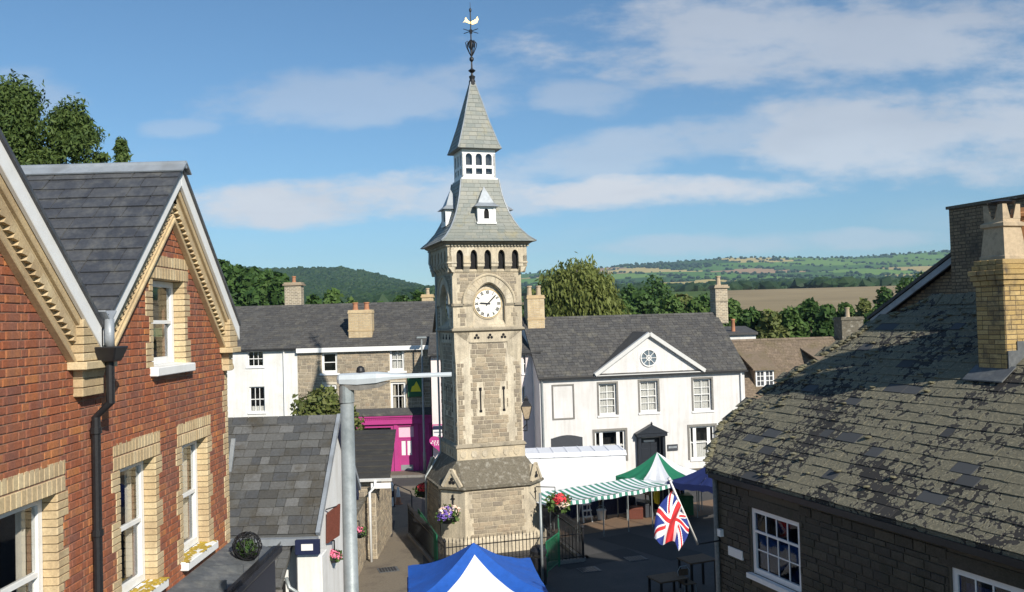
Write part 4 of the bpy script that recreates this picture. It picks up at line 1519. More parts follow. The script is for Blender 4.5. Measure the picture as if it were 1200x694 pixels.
MB().box(xl - .01, xl + 3, -.06, -.004, z1 - .25, z1).build('pink_band', 'magenta_paint', pk)
sx, sz_ = FP.px(515, 519, -.5)
fs = Frame(FP.w(sx, -.5, sz_), 0)
sg = thing('heart_sign', 'small magenta heart-shaped hanging sign beside the clock tower', 'sign', fs)
hp = [(.55 * math.sin(a_) ** 3, .5 * (math.cos(a_) * .8125 - math.cos(2 * a_) * .3125 - math.cos(3 * a_) * .125 - .0625 * math.cos(4 * a_))) for a_ in [k * math.tau / 26 for k in range(26)]]
MB().xz(hp, -.02, .02).build('board', 'magenta_paint', sg)
mb = MB()
for k, (w, z) in enumerate(((.42, .1), (.5, .0), (.3, -.1))):
    for i in range(6):
        mb.box(-w + i * w / 3 + .02, -w + i * w / 3 + w / 4.5, -.026, -.02, z - .03, z + .03)
mb.build('white_lettering', 'sign_white', sg)
MB().beam((0, 0, .42), (0, .5, .42), .03, .03).build('bracket', 'black_iron', sg)
sx, sz_ = FP.px(515, 503, -.2)
fs = Frame(FP.w(sx, -.25, sz_), 0)
sg = thing('panel_sign', 'dark and white rectangular sign above the heart sign', 'sign', fs)
MB().box(-.35, .35, -.03, .03, -.42, .2).build('board', 'sign_white', sg)
MB().box(-.352, .352, -.034, -.03, -.02, .19).build('dark_picture', 'navy', sg)
MB().box(-.3, .3, -.035, -.03, -.2, -.12).build('grey_lettering', 'lead', sg)

# ------------------------------------------------------------------ white house with pediment
P0 = at_y(632, 443, 48)
P1 = at_y(872, 433, 50.4)
rz = math.atan2(P1.y - P0.y, P1.x - P0.x)
FW = Frame((P0.x, P0.y, 0), rz)
ww = thing('pediment_house', 'long white house with a triangular pediment and dark doorcase', 'house', FW)
LX = (Vector((P1.x, P1.y)) - Vector((P0.x, P0.y))).length
WE = (P0.z + P1.z) / 2
sp = [(702, 449.5, 722.5, 486.5), (750, 446.5, 771, 483), (812.5, 444, 834, 481), (697.5, 505, 733, 541), (808.5, 499.5, 838, 538), (750, 513, 775, 561), (646, 513, 683, 545), (648.5, 452, 671.5, 490)]
hol = []
for x0, y0, x1, y1 in sp:
    a_, _ = FW.px(x0, (y0 + y1) / 2)
    b2, _ = FW.px(x1, (y0 + y1) / 2)
    _, z1 = FW.px((x0 + x1) / 2, y0)
    _, z0 = FW.px((x0 + x1) / 2, y1)
    hol.append((a_, b2, max(z0, .02), z1))
mb = MB()
wall_mesh(mb, 0, LX, 0, WE, hol[:7], .3)
mb.box(0, .3, .3, 7, 0, WE).box(LX - .3, LX, .3, 7, 0, WE).box(0, LX, 7, 7.3, 0, WE)
mb.build('wall', 'white_render', ww)
for h_ in hol[:3]:
    window(ww, *h_, y=.12, cols=2, rows=(2, 2), fw=.09, bar=.03, split=False, sill=(.12, .06, .12), curtain=('net_curtain', [(0, 1, 0, 1)]), surround=(.1, 'kerb_stone'))
for h_ in hol[3:5]:
    a_, b2, c, d = h_
    q = (b2 - a_)
    s1, s2 = a_ + q * .22, a_ + q * .78
    for i, (p_, r_) in enumerate(((a_, s1), (s1, s2), (s2, b2))):
        window(ww, p_ + .002, r_ - .002, c, d, y=.1, cols=1, rows=(1, 1), fw=.09, split=False, curtain=('net_curtain', [(0, 1, 0, .55)]), sill=(.0, .06, .1))
    MB().box(a_ - .12, a_ - .002, -.04, .1, c, d + .12).box(b2 + .002, b2 + .12, -.04, .1, c, d + .12).box(a_ - .002, b2 + .002, -.04, .1, d + .002, d + .12).build('window_surround', 'kerb_stone', ww)
# blind window
a_, b2, c, d = hol[7]
mb = MB()
mb.box(a_ - .07, a_, -.05, -.002, c - .07, d + .07).box(b2, b2 + .07, -.05, -.002, c - .07, d + .07).box(a_, b2, -.05, -.002, d, d + .07).box(a_, b2, -.05, -.002, c - .07, c)
mb.build('blind_window_frame', 'kerb_stone', ww)
# arched dark panel
a_, b2, c, d = hol[6]
pts = [(a_, c), (b2, c), (b2, d - .02)] + [(b2 + (a_ - b2) * k / 8, d - .02 + .16 * math.sin(math.pi * k / 8)) for k in range(1, 8)] + [(a_, d - .02)]
MB().xz(pts, -.02, .1).build('arched_panel', 'dark_panel', ww)
# pediment
c0, zc0 = FW.px(696, 438)
c1, _ = FW.px(824, 432)
cm = (c0 + c1) / 2
_, zap = FW.px(759, 391)
mb = MB()
mb.xz([(c0 + .1, WE), (c1 - .1, WE), (cm, zap - .12)], -.08, 3.0)
pd = mb.build('pediment', 'white_render', ww)
mb = MB()
for e in (c0, c1):
    mb.beam((e, -.16, WE + .04), (cm, -.16, zap), .3, .2)
mb.box(c0 - .05, c1 + .05, -.2, -.081, WE - .09, WE + .02)
mb.build('cornice', 'grey_paint', pd)
mb = MB()
for e in (c0, c1):
    mb.face((e, -.3, WE + .13), (cm, -.3, zap + .1), (cm, 3.3, zap + .1), (e, 1.2, WE + .13))
mb.build('pediment_roof', 'far_slate', pd)
cxr, czr = FW.px(759.5, 419.5)
fr8 = MB()
ring = [(cxr + .46 * math.cos(k * math.tau / 24), czr + .46 * math.sin(k * math.tau / 24)) for k in range(24)]
fr8.xz(ring, -.11, -.09)
ow = fr8.build('round_window', 'glass', ww)
MB().xz([(cxr + (x - cxr) * .98, czr + (z - czr) * .98) for x, z in ring], -.089, -.083).build('blue_grey_panes', 'blue_pane', ow)
mb = MB()
mb.tube([(x, -.115, z) for x, z in ring + ring[:1]], .04, 6, False)
for k in range(4):
    a2 = k * math.pi / 4
    mb.beam((cxr - .45 * math.cos(a2), -.118, czr - .45 * math.sin(a2)), (cxr + .45 * math.cos(a2), -.118, czr + .45 * math.sin(a2)), .03, .035, (0, -1, 0))
mb.tube([(cxr + .14 * math.cos(k * math.tau / 14), -.118, czr + .14 * math.sin(k * math.tau / 14)) for k in range(15)], .025, 5, False)
mb.build('glazing_bars', 'sign_white', ow)
# doorcase
a_, b2, c, d = hol[5]
dm = (a_ + b2) / 2
MB().box(a_, b2, .18, .24, 0, d).build('door', 'dark_door', ww)
mb = MB()
for k in range(2):
    for j in range(3):
        x = a_ + (b2 - a_) * (.14 + .42 * k)
        z = .2 + j * .65
        mb.box(x, x + (b2 - a_) * .3, .16, .179, z, z + .5)
mb.build('door_panels', 'dark_door', ww)
mb = MB()
mb.box(a_ - .16, a_, -.3, .1, 0, d + .1).box(b2, b2 + .16, -.3, .1, 0, d + .1).box(a_ - .24, b2 + .24, -.42, 0, d + .1, d + .28)
mb.xz([(a_ - .32, d + .28), (b2 + .32, d + .28), (dm, d + .75)], -.45, 0)
mb.lathe([(.05, 0), (.07, .08), (.02, .18)], (dm, -.3, d + .72), 8)
mb.build('doorcase', 'dark_door', ww, bevel=.01)
MB().box(a_ + .3, b2 - .3, .15, .18, d - .25, d - .14).build('fanlight', 'sign_white', ww)
x, z = FW.px(788, 524.5)
MB().box(x - .3, x + .3, -.05, -.003, z - .17, z + .17).build('plaque', 'dark_panel', ww)
MB().box(x - .24, x + .24, -.054, -.051, z - .03, z + .08).build('plaque_lettering', 'lead', ww)
_, zr_ = FW.px(742, 370, 3.6)
far_roof(ww, FW, -.1, LX + .1, 0, 7.2, WE, zr_, limit=0)
mb = MB()
mb.extrude([(0, .2, WE), (0, 7, WE), (0, 3.6, zr_ - .12)], (.3, 0, 0)).extrude([(LX - .3, .2, WE), (LX - .3, 7, WE), (LX - .3, 3.6, zr_ - .12)], (.3, 0, 0))
mb.build('gable_walls', 'white_render', ww)
MB().box(-.1, LX + .1, -.27, -.16, WE - .12, WE - .03).build('gutter', 'black_iron', ww)
MB().tube([(.12, -.1, WE), (.12, -.1, 0)], .05, 6).build('downpipe', 'grey_metal', ww)
MB().tube([(LX - .25, -.1, WE), (LX - .25, -.1, 0)], .05, 6).build('downpipe', 'white_paint', ww)
p0, _ = FW.px(618, 400, 3.2)
p1, zt = FW.px(636, 346, 3.2)
chimney(ww, FW, p0, p1, 2.9, 3.8, WE + .6, zt, 'yellow_brick', [p0 + .22, p1 - .22], 'buff_pot', cap=.05, pot_h=.55, pot_r=.15, band=zt - 1.4, mortar='ashlar')
p0, _ = FW.px(837, 372, 3.6)
p1, zt = FW.px(849.5, 334, 3.6)
chimney(ww, FW, p0, p1, 3.3, 4.1, zr_ - .6, zt, 'rubble_stone', [(p0 + p1) / 2], 'buff_pot', cap=.1, pot_h=.55, pot_r=.14, mortar='stone_mortar', band=zt - 1.0)

# ------------------------------------------------------------------ brown-tiled cottage beyond the white house
FC = Frame((P1.x + .5, 53.5, 0), rad(4))
ct = thing('tiled_cottage', 'cottage with brown tiled roof and white dormer window, right of the white house', 'house', FC)
cx0, _ = FC.px(858, 470, 0)
_, cze = FC.px(880, 476, 0)
cx1, czr_ = FC.px(1012, 392, 3.5)
mb = MB()
mb.box(cx0, cx1, 0, 7, 0, cze)
mb.build('wall', 'old_brick', ct)
_, czr_ = FC.px(930, 397, 3.5)
far_roof(ct, FC, cx0 - 1, cx1, 0, 7, cze, czr_, 'brown_tile', rh=.13, wd=.2, limit=0)


def dormer(parent, fr_, px0, px1, pyt, pyb, apx, d, panes=True):
    a_, z1 = fr_.px(px0, pyt, d)
    b2, z0 = fr_.px(px1, pyb, d)
    slope = (czr_ - cze) / 3.65
    yb = lambda z: (z - cze) / slope - .15
    q = MB()
    q.extrude([(a_ - .05, d, z0), (a_ - .05, d, z1), (a_ - .05, yb(z1) + .1, z1), (a_ - .05, yb(z0), z0)], (b2 - a_ + .1, 0, 0))
    dm_ = q.build('dormer', 'brown_tile', parent)
    zt_ = fr_.px(apx[0], apx[1], d + 1.2)[1]
    q = MB()
    yt = yb(zt_)
    q.hexa([(a_ - .2, d - .25, z1), (b2 + .2, d - .25, z1), (b2 + .1, yt + .1, zt_ - .02), (a_ - .5, yt + .1, zt_ - .02), (a_ - .2, d - .25, z1 + .08), (b2 + .2, d - .25, z1 + .08), (b2 + .1, yt + .1, zt_ + .05), (a_ - .5, yt + .1, zt_ + .05)])
    q.build('dormer_roof', 'brown_tile', dm_)
    return a_, b2, z0, z1


a_, b2, z0, z1 = dormer(ct, FC, 885, 907, 434, 453, (875, 412), .9)
q = Frame(FC.loc, FC.rz)
w2 = MB()
mid = (a_ + b2) / 2
mb = MB()
mb.box(a_, b2, .84, .9, z0, z0 + .08).box(a_, b2, .84, .9, z1 - .08, z1).box(a_, a_ + .08, .84, .9, z0 + .08, z1 - .08).box(b2 - .08, b2, .84, .9, z0 + .08, z1 - .08).box(mid - .07, mid + .07, .84, .9, z0 + .08, z1 - .08)
for k in (1, 2):
    zz = z0 + .08 + (z1 - z0 - .16) * k / 3
    mb.box(a_ + .08, mid - .07, .845, .88, zz - .02, zz + .02).box(mid + .07, b2 - .08, .845, .88, zz - .02, zz + .02)
for xx in ((a_ + .08 + mid - .07) / 2, (b2 - .08 + mid + .07) / 2):
    mb.box(xx - .02, xx + .02, .843, .885, z0 + .08, z1 - .08)
wd_ = mb.build('dormer_window', 'white_paint', ct)
MB().box(a_ + .05, b2 - .05, .888, .893, z0 + .05, z1 - .05).build('pane', 'dark_panel', wd_)
dormer(ct, FC, 962, 982, 424, 440, (948, 408), .9)
p0, _ = FC.px(984, 398, 3.2)
p1, zt = FC.px(1008, 371, 3.2)
chimney(ct, FC, p0, p1, 2.8, 4.0, czr_ - 1.2, zt, 'weathered_stone', [(p0 + p1) / 2 - .05], 'buff_pot', cap=.06, pot_h=.6, pot_r=.15, mortar='weathered_stone')
# white low parapet with a brown chimney pot between the two houses
p_ = at_y(870, 396, 60)
fs = Frame((p_.x, 60, 0), 0)
sg = thing('white_outbuilding', 'small white outbuilding with a brown pot, behind the tiled cottage', 'building', fs)
MB().box(-.9, .9, 0, 3, 0, p_.z + .2).build('wall', 'bright_render', sg)
MB().hexa([(-1.4, -.2, p_.z + .2), (1, -.2, p_.z + .2), (1, 3, p_.z + .6), (-1.4, 3, p_.z + .6), (-1.4, -.2, p_.z + .35), (1, -.2, p_.z + .35), (1, 3, p_.z + .75), (-1.4, 3, p_.z + .75)]).build('roof', 'far_slate', sg)
MB().lathe([(.17, 0), (.14, .1), (.12, .85), (.16, .9), (.16, .98), (.12, .98)], (-.45, .6, p_.z + .3), 10).build('chimney_pot', 'terracotta', sg, smooth=True)

# ------------------------------------------------------------------ clock tower
TW = Frame((-1.345, 35.4, 0), rad(17.5))
tower = thing('clock_tower', 'tall square stone clock tower with slate spire and weathervane', 'clock tower', TW)
ROT = [Matrix.Rotation(rad(a_), 4, 'Z') for a_ in (0, -90, 90, 180)]     # front, left, right, back


def ngon(B, c):
    return [(-B + c, -B), (B - c, -B), (B, -B + c), (B, B - c), (B - c, B), (-B + c, B), (-B, B - c), (-B, -B + c)]


def loft(mb, rings):
    n = len(rings[0])
    vv = [p for r_ in rings for p in r_]
    ff = [(i * n + k, i * n + (k + 1) % n, (i + 1) * n + (k + 1) % n, (i + 1) * n + k) for i in range(len(rings) - 1) for k in range(n)]
    ff += [tuple(range(n))[::-1], tuple((len(rings) - 1) * n + k for k in range(n))]
    return mb.idx(vv, ff)


def ring8(B, c, z):
    return [(x, y, z) for x, y in ngon(B, c)]


mb = MB()
loft(mb, [ring8(2.12, .78, -.2), ring8(2.12, .78, .45), ring8(2.02, .74, .6), ring8(1.95, .72, 2.38)])
base = mb.build('base', 'ashlar', tower)
mb = MB()
loft(mb, [ring8(1.98, .73, 2.33), ring8(2.08, .77, 2.40), ring8(2.08, .77, 2.47), ring8(2.0, .74, 2.49)])
mb.build('base_cornice', 'weathered_stone', tower)
mb = MB()
loft(mb, [ring8(2.0, .74, 2.49), ring8(1.68, .35, 2.95), ring8(1.36, .02, 3.38)])
mb.build('base_roof', 'weathered_stone', tower)


def add_M(mb, M, fn):
    t_ = MB()
    fn(t_)
    mb.idx([M @ Vector(v_) for v_ in t_.v], t_.f)


for i, M in enumerate(ROT):
    D = M @ Matrix.Rotation(rad(-45), 4, 'Z')
    q = (2.0 + 2.0 - .74) / math.sqrt(2)
    mb = MB()
    add_M(mb, D, lambda t_: t_.xz([(-.37, 2.48), (.37, 2.48), (0, 3.08)], -q - .03, -1.5))
    add_M(mb, D, lambda t_: t_.beam((-.4, -q - .02, 2.49), (0, -q - .02, 3.12), .12, .1, (0, 1, 0)).beam((.4, -q - .02, 2.49), (0, -q - .02, 3.12), .12, .1, (0, 1, 0)))
    gb = mb.build('gablet', 'ashlar', tower)
    mb = MB()
    add_M(mb, D, lambda t_: [t_.xz([(cx + 0.07 * math.cos(k * math.tau / 10), cz + .07 * math.sin(k * math.tau / 10)) for k in range(10)], -q - .04, -q - .031) for cx, cz in ((-.07, 2.64), (.07, 2.64), (0, 2.76))])
    mb.build('trefoil', 'interior', gb)
    # narrow cross slit in each clasping buttress
    mb = MB()
    qq = (1.97 + 1.97 - .73) / math.sqrt(2)
    add_M(mb, D, lambda t_: (t_.box(-.02, .02, -qq - .03, -qq + .1, 1.75, 2.2), t_.box(-.08, .08, -qq - .03, -qq + .1, 2.02, 2.06)))
    mb.build('cross_slit', 'interior', gb)

# rubble panels in the base
for i, M in enumerate(ROT[:3]):
    stn = courses(.62, 2.3, lambda: random.choice((.12, .15, .18)), lambda z: (-1.02 + random.uniform(-.08, .08), 1.02 + random.uniform(-.08, .08)), lambda a_, b2: [], lambda k: random.uniform(.22, .55), .022)
    bat = Matrix.Translation((0, -2.055, 0)) @ Matrix.Rotation(math.atan(.07 / 1.78), 4, 'X')
    bat = Matrix.Translation((0, -2.02 - .0236, 0)) @ Matrix.Rotation(-math.atan(.07 / 1.78), 4, 'X')
    lay(base, stn, 'stone', 'rubble_stone', TW, proud=.012, depth=.05, M=M @ bat, jitter=.012, limit=130 if i < 1 else (40 if i == 1 else 0), stuff='stonework')

# shaft
mb = MB()
S1 = 1.29
mb.box(-1.34, 1.34, -1.34, 1.34, 3.36, 3.8)
bnd = mb.build('panelled_band', 'ashlar', tower)
for i, M in enumerate(ROT[:3]):
    for k in range(6):
        mb = MB()
        u = -1.1 + k * .42
        add_M(mb, M, lambda t_: t_.xz([(u - .09, 3.5), (u, 3.45), (u + .09, 3.5), (u + .12, 3.6), (u + .09, 3.69), (u, 3.72), (u - .09, 3.69), (u - .12, 3.6)], -1.365, -1.34))
        mb.build('shield_panel', 'ashlar', bnd)
mb = MB()
loft(mb, [ring8(1.34, .01, 3.80), ring8(1.40, .01, 3.84), ring8(1.38, .01, 3.90), ring8(1.30, .01, 3.97)])
mb.build('string_course', 'weathered_ashlar', tower)
mb = MB()
mb.box(-S1, S1, -S1, S1, 3.9, 8.2)
shaft = mb.build('shaft', 'ashlar', tower)


def tooth(z, a_, b2):
    return a_ if int(z / .31) % 2 else b2


for i, M in enumerate(ROT[:3]):
    def hol_(a_, b2):
        z = (a_ + b2) / 2
        o_ = [(tooth(z, .74, .66), tooth(z + .2, .98, 1.05)), (-tooth(z + .2, .98, 1.05), -tooth(z, .74, .66))]
        if 5.0 < z < 6.2:
            o_ += [(-.36 - tooth(z, .12, .17), -.36 + tooth(z, .12, .17)), (.56 - tooth(z, .12, .17), .56 + tooth(z, .12, .17))]
        if z > 7.05:
            o_ += [(-2, -.72), (.72, 2)]
        return o_
    stn = courses(3.98, 7.76, lambda: random.choice((.13, .16, .19)), lambda z: (-1.25, 1.25), hol_, lambda k: random.uniform(.22, .52), .024)
    lay(shaft, stn, 'stone', 'rubble_stone', TW, proud=.012, depth=.05, M=M @ Matrix.Translation((0, -S1, 0)), jitter=.014, limit=170 if i == 0 else (50 if i == 1 else 0), stuff='stonework')
    mb = MB()
    for u in (-.36, .56):
        add_M(mb, M, lambda t_: (t_.box(u - .028, u + .028, -S1 - .008, -S1 + .05, 5.15, 6.05), t_.box(u - .055, u + .055, -S1 - .008, -S1 + .05, 5.95, 6.07), t_.box(u - .055, u + .055, -S1 - .008, -S1 + .05, 5.13, 5.22)))
    mb.build('arrow_slit', 'interior', shaft)
    mb = MB()
    for u in (-.46, .07, .6):
        add_M(mb, M, lambda t_: [t_.xz([(u + cx + .055 * math.cos(k * math.tau / 8), 8.0 + cz + .055 * math.sin(k * math.tau / 8)) for k in range(8)], -1.345, -1.336) for cx, cz in ((-.06, -.04), (.06, -.04), (0, .055))])
    mb.build('trefoil', 'interior', shaft)
mb = MB()
for M in ROT:
    D = M
    # corbelled-out head of the shaft, with broaches at the corners
    add_M(mb, D, lambda t_: t_.xz([(-.72, 7.78), (.72, 7.78), (.95, 7.9), (1.336, 8.2), (-1.336, 8.2), (-.95, 7.9)], -1.336, -1.28))
    for s_ in (-1, 1):
        add_M(mb, D, lambda t_: t_.idx([(s_ * S1, -S1, 6.95), (s_ * .78, -S1 - .002, 7.3), (s_ * .72, -1.336, 8.2), (s_ * 1.336, -1.336, 8.2), (s_ * 1.336, -1.336, 7.6), (s_ * .9, -1.336, 7.7)], [(0, 4, 5, 1), (1, 5, 2), (4, 3, 2, 5), (0, 3, 4)]))
mb.build('corbelled_head', 'ashlar', tower)
mb = MB()
loft(mb, [ring8(1.35, .01, 8.18), ring8(1.44, .01, 8.24), ring8(1.44, .01, 8.29), ring8(1.36, .01, 8.36)])
mb.build('string_course', 'weathered_ashlar', tower)

# clock stage
S2 = 1.36
ARC = [(.64 * math.cos(math.pi * k / 18), 9.25 + .66 * math.sin(math.pi * k / 18) + .12 * math.sin(math.pi * k / 18) ** 6) for k in range(19)]
cs_mb = MB()
for M in ROT:
    right = [(.05 + x, z) for x, z in ARC[:10]]
    leftp = [(.05 + x, z) for x, z in ARC[9:]]
    out = [(S2, 8.3), (S2, 10.5)]

    def face_(t_):
        y = -S2
        t_.face(*[(x, y, z) for x, z in [(.69, 8.45), (S2, 8.3), (S2, 10.5), (.05, 10.5)] + right[::-1]])
        t_.face(*[(x, y, z) for x, z in [(.05, 10.5), (-S2, 10.5), (-S2, 8.3), (-.59, 8.45)] + leftp[::-1]])
        t_.face((-.59, y, 8.45), (-S2, y, 8.3), (S2, y, 8.3), (.69, y, 8.45))
        loop = [(.69, 8.45)] + [(.05 + x, z) for x, z in ARC] + [(-.59, 8.45)]
        for (x0, z0), (x1, z1) in zip(loop, loop[1:]):
            t_.face((x0, y, z0), (x1, y, z1), (x1, y + .2, z1), (x0, y + .2, z0))
        t_.face(*[(x, y + .2, z) for x, z in loop])
        t_.idx([(-.59, y - .03, 8.40), (.69, y - .03, 8.40), (.69, y + .19, 8.62), (-.59, y + .19, 8.62), (-.59, y - .03, 8.34), (.69, y - .03, 8.34)], [(0, 1, 2, 3), (4, 5, 1, 0)])
    add_M(cs_mb, M, face_)
clock_stage = cs_mb.build('clock_stage', 'ashlar', tower)
for i, M in enumerate(ROT):
    def hol2(a_, b2):
        z = (a_ + b2) / 2
        r_ = 0 if z < 9.25 else max(0, 1.0 - (z - 9.25) ** 2)
        hw = 1.02 if z < 9.25 else (math.sqrt(r_) + .04 if r_ > 0 else 0)
        o_ = [(.05 - hw, .05 + hw)] if hw else []
        if z < 9.25:
            o_ = [(-.62, .72)] + [(-tooth(z, .9, .84), -.5), (.5, tooth(z, 1.0, .92))]
        if 9.12 < z < 9.32:
            o_ = [(-2, 2)]
        o_ += [(-2, -tooth(z, 1.1, 1.18)), (tooth(z, 1.1, 1.18), 2)]
        return o_
    if i < 3:
        stn = courses(8.42, 10.42, lambda: random.choice((.13, .16, .19)), lambda z: (-1.3, 1.3), hol2, lambda k: random.uniform(.2, .45), .024)
        lay(clock_stage, stn, 'stone', 'rubble_stone', TW, proud=.01, depth=.05, M=M @ Matrix.Translation((0, -S2, 0)), jitter=.01, limit=80 if i == 0 else (30 if i == 1 else 0), stuff='stonework')
    # arch ring
    nb = 15
    for k in range(nb):
        a0, a1 = math.pi * k / nb + .002, math.pi * (k + 1) / nb - .002

        def vous(t_):
            pts = []
            for R1, z_ in ((.665, .66), (1.0, 1.0)):
                for a_ in ((a0, (a0 + a1) / 2, a1) if R1 < .9 else (a1, (a0 + a1) / 2, a0)):
                    bump_ = (.12 if R1 < .9 else .08) * math.sin(a_) ** 6
                    pts.append((.05 + R1 * math.cos(a_) * (1.0), 9.25 + (R1 if R1 > .9 else .69) * math.sin(a_) + bump_))
            t_.xz(pts, -S2 - .05, -S2 + .02)
        if i < 2:
            t2 = MB()
            add_M(t2, M, vous)
            t2.build('voussoir', 'ashlar', clock_stage, bevel=.004)
    mb = MB()
    hood = [(.05 + 1.02 * math.cos(math.pi * k / 24), 9.25 + 1.02 * math.sin(math.pi * k / 24) + .08 * math.sin(math.pi * k / 24) ** 6) for k in range(25)]
    add_M(mb, M, lambda t_: t_.tube([(x, -S2 - .05, z) for x, z in hood], .05, 6))
    mb.build('hood_mould', 'ashlar', clock_stage)
    mb = MB()
    add_M(mb, M, lambda t_: (t_.box(-1.43, -.97, -1.43, -1.35, 9.17, 9.27), t_.box(1.07, 1.43, -1.43, -1.35, 9.17, 9.27), t_.box(-.6, -.97, -1.4, -1.35, 9.18, 9.26), t_.box(.7, 1.07, -1.4, -1.35, 9.18, 9.26)))
    mb.build('string_course', 'weathered_ashlar', clock_stage)
    # clock
    ck = MB()
    CX, CZ, CRad = .05, 9.25, .55
    add_M(ck, M, lambda t_: t_.xz([(CX + (CRad + .05) * math.cos(k * math.tau / 40), CZ + (CRad + .05) * math.sin(k * math.tau / 40)) for k in range(40)], -1.19, -1.155))
    clock = ck.build('clock', 'ashlar', tower)
    ck = MB()
    add_M(ck, M, lambda t_: t_.xz([(CX + CRad * math.cos(k * math.tau / 40), CZ + CRad * math.sin(k * math.tau / 40)) for k in range(40)], -1.2, -1.189))
    ck.build('dial', 'clock_face', clock)
    ck = MB()

    def rim(t_):
        t_.tube([(CX + (CRad - .01) * math.cos(k * math.tau / 40), -1.2, CZ + (CRad - .01) * math.sin(k * math.tau / 40)) for k in range(41)], .012, 5, False)
    add_M(ck, M, rim)
    ck.build('rim', 'gold', clock)
    strokes = {1: 'I', 2: 'II', 3: 'III', 4: 'IIII', 5: 'V', 6: 'VI', 7: 'VII', 8: 'VIII', 9: 'IX', 10: 'X', 11: 'XI', 12: 'XII'}
    for hr in range(1, 13):
        a_ = math.pi / 2 - hr * math.tau / 12
        rx, rz_ = math.cos(a_), math.sin(a_)
        tx, tz_ = rz_, -rx

        def num(t_):
            s = strokes[hr]
            wid = {'I': .036, 'V': .06, 'X': .06}
            tot = sum(wid[c] for c in s)
            u = -tot / 2
            for c in s:
                w = wid[c]

                def seg(u0, v0, u1, v1, th_=.024):
                    r0, r1 = .375 + v0 * .13, .375 + v1 * .13
                    p_ = (CX + rx * r0 + tx * u0, CZ + rz_ * r0 + tz_ * u0)
                    q_ = (CX + rx * r1 + tx * u1, CZ + rz_ * r1 + tz_ * u1)
                    h2 = (tx * th_ / 2, tz_ * th_ / 2)
                    t_.xz([(p_[0] - h2[0], p_[1] - h2[1]), (p_[0] + h2[0], p_[1] + h2[1]), (q_[0] + h2[0], q_[1] + h2[1]), (q_[0] - h2[0], q_[1] - h2[1])], -1.206, -1.201)
                if c == 'I':
                    seg(u + w / 2, 0, u + w / 2, 1)
                elif c == 'V':
                    seg(u + w / 2, 0, u, 1)
                    seg(u + w / 2, 0, u + w, 1)
                else:
                    seg(u, 0, u + w, 1)
                    seg(u + w, 0, u, 1)
                u += w
        nm = MB()
        add_M(nm, M, num)
        nm.build('numeral', 'clock_black', clock)
    hh = MB()

    def hands(t_):
        for deg, ln_, w in ((274, .34, .055), (45, .5, .042)):
            a_ = math.pi / 2 - rad(deg)
            dx_, dz_ = math.cos(a_), math.sin(a_)
            nx_, nz_ = -dz_, dx_
            y0 = -1.226 if ln_ > .4 else -1.216
            t_.xz([(CX - dx_ * .1 + nx_ * w / 2, CZ - dz_ * .1 + nz_ * w / 2), (CX - dx_ * .1 - nx_ * w / 2, CZ - dz_ * .1 - nz_ * w / 2), (CX + dx_ * ln_ * .8 - nx_ * w * .6, CZ + dz_ * ln_ * .8 - nz_ * w * .6), (CX + dx_ * ln_, CZ + dz_ * ln_), (CX + dx_ * ln_ * .8 + nx_ * w * .6, CZ + dz_ * ln_ * .8 + nz_ * w * .6)], y0, y0 + .006)
    add_M(hh, M, hands)
    hh.build('hands', 'clock_black', clock)

# corbel table and arcaded parapet
S3 = 1.56
mb = MB()
loft(mb, [ring8(1.36, .01, 10.42), ring8(1.40, .01, 10.48), ring8(1.40, .01, 10.56)])
mb.box(-1.34, 1.34, -1.34, 1.34, 10.5, 11.5)
parapet = mb.build('parapet_core', 'ashlar', tower)
US = [-1.09 + .545 * k for k in range(5)]
for i, M in enumerate(ROT):
    mb = MB()

    def arcade(t_):
        edges = [-S3] + [e for u in US for e in (u - .135, u + .135)] + [S3]
        for a_, b2 in zip(edges[::2], edges[1::2]):
            t_.box(a_, b2, -S3, -1.40, 10.66, 11.06)
            # corbel under each pier
            t_.extrude([(a_ + .02, -S3, 10.66), (a_ + .02, -1.3, 10.66), (a_ + .02, -1.3, 10.42), (a_ + .02, -1.40, 10.46), (a_ + .02, -1.46, 10.56)], (b2 - a_ - .04, 0, 0))
            t_.box(a_ - .004, b2 + .004, -S3 - .03, -1.41, 10.78, 10.84)
        for u in US:
            for s_ in (-1, 1):
                arc = [(u + s_ * .135 * math.cos(q), 11.06 + .23 * math.sin(q)) for q in [k * math.pi / 2 / 6 for k in range(7)]]
                pts = arc + [(u, 11.42), (u + s_ * .2725, 11.42), (u + s_ * .2725, 11.06)]
                t_.xz(pts, -S3, -1.42)
        t_.box(-S3, -S3 + .2 - .0, -S3, -1.42, 11.06, 11.42).box(S3 - .2, S3, -S3 + .001, -1.42, 11.06, 11.42)
        t_.box(-S3, S3, -S3, -1.42, 11.42, 11.5)
    add_M(mb, M, arcade)
    pp = mb.build('arcaded_parapet', 'ashlar', tower)
    mb = MB()
    add_M(mb, M, lambda t_: [t_.box(u - .134, u + .134, -1.39, -1.345, 10.5, 11.3) for u in US])
    mb.build('dark_openings', 'interior', pp)
    mb = MB()
    add_M(mb, M, lambda t_: [t_.box(-1.56 + k * .13, -1.56 + k * .13 + .07, -1.635, -1.56, 11.42, 11.49) for k in range(25)])
    tag(mb.build('dentil_course', 'ashlar', pp), kind='stuff')
mb = MB()
loft(mb, [ring8(1.62, .01, 11.49), ring8(1.72, .01, 11.55), ring8(1.74, .01, 11.62), ring8(1.3, .01, 11.66)])
mb.build('cornice', 'weathered_ashlar', tower)
mb = MB()
mb.tube([(-1.62, 1.3, 11.5), (-1.66, 1.25, 10.95), (-1.55, 1.2, 10.7), (-1.42, 1.2, 10.5), (-1.42, 1.2, 8.4), (-1.45, 1.0, 3.4), (-2.1, .9, 2.5), (-2.1, .9, 0)], .04, 6)
mb.build('drainpipe', 'grey_metal', tower)

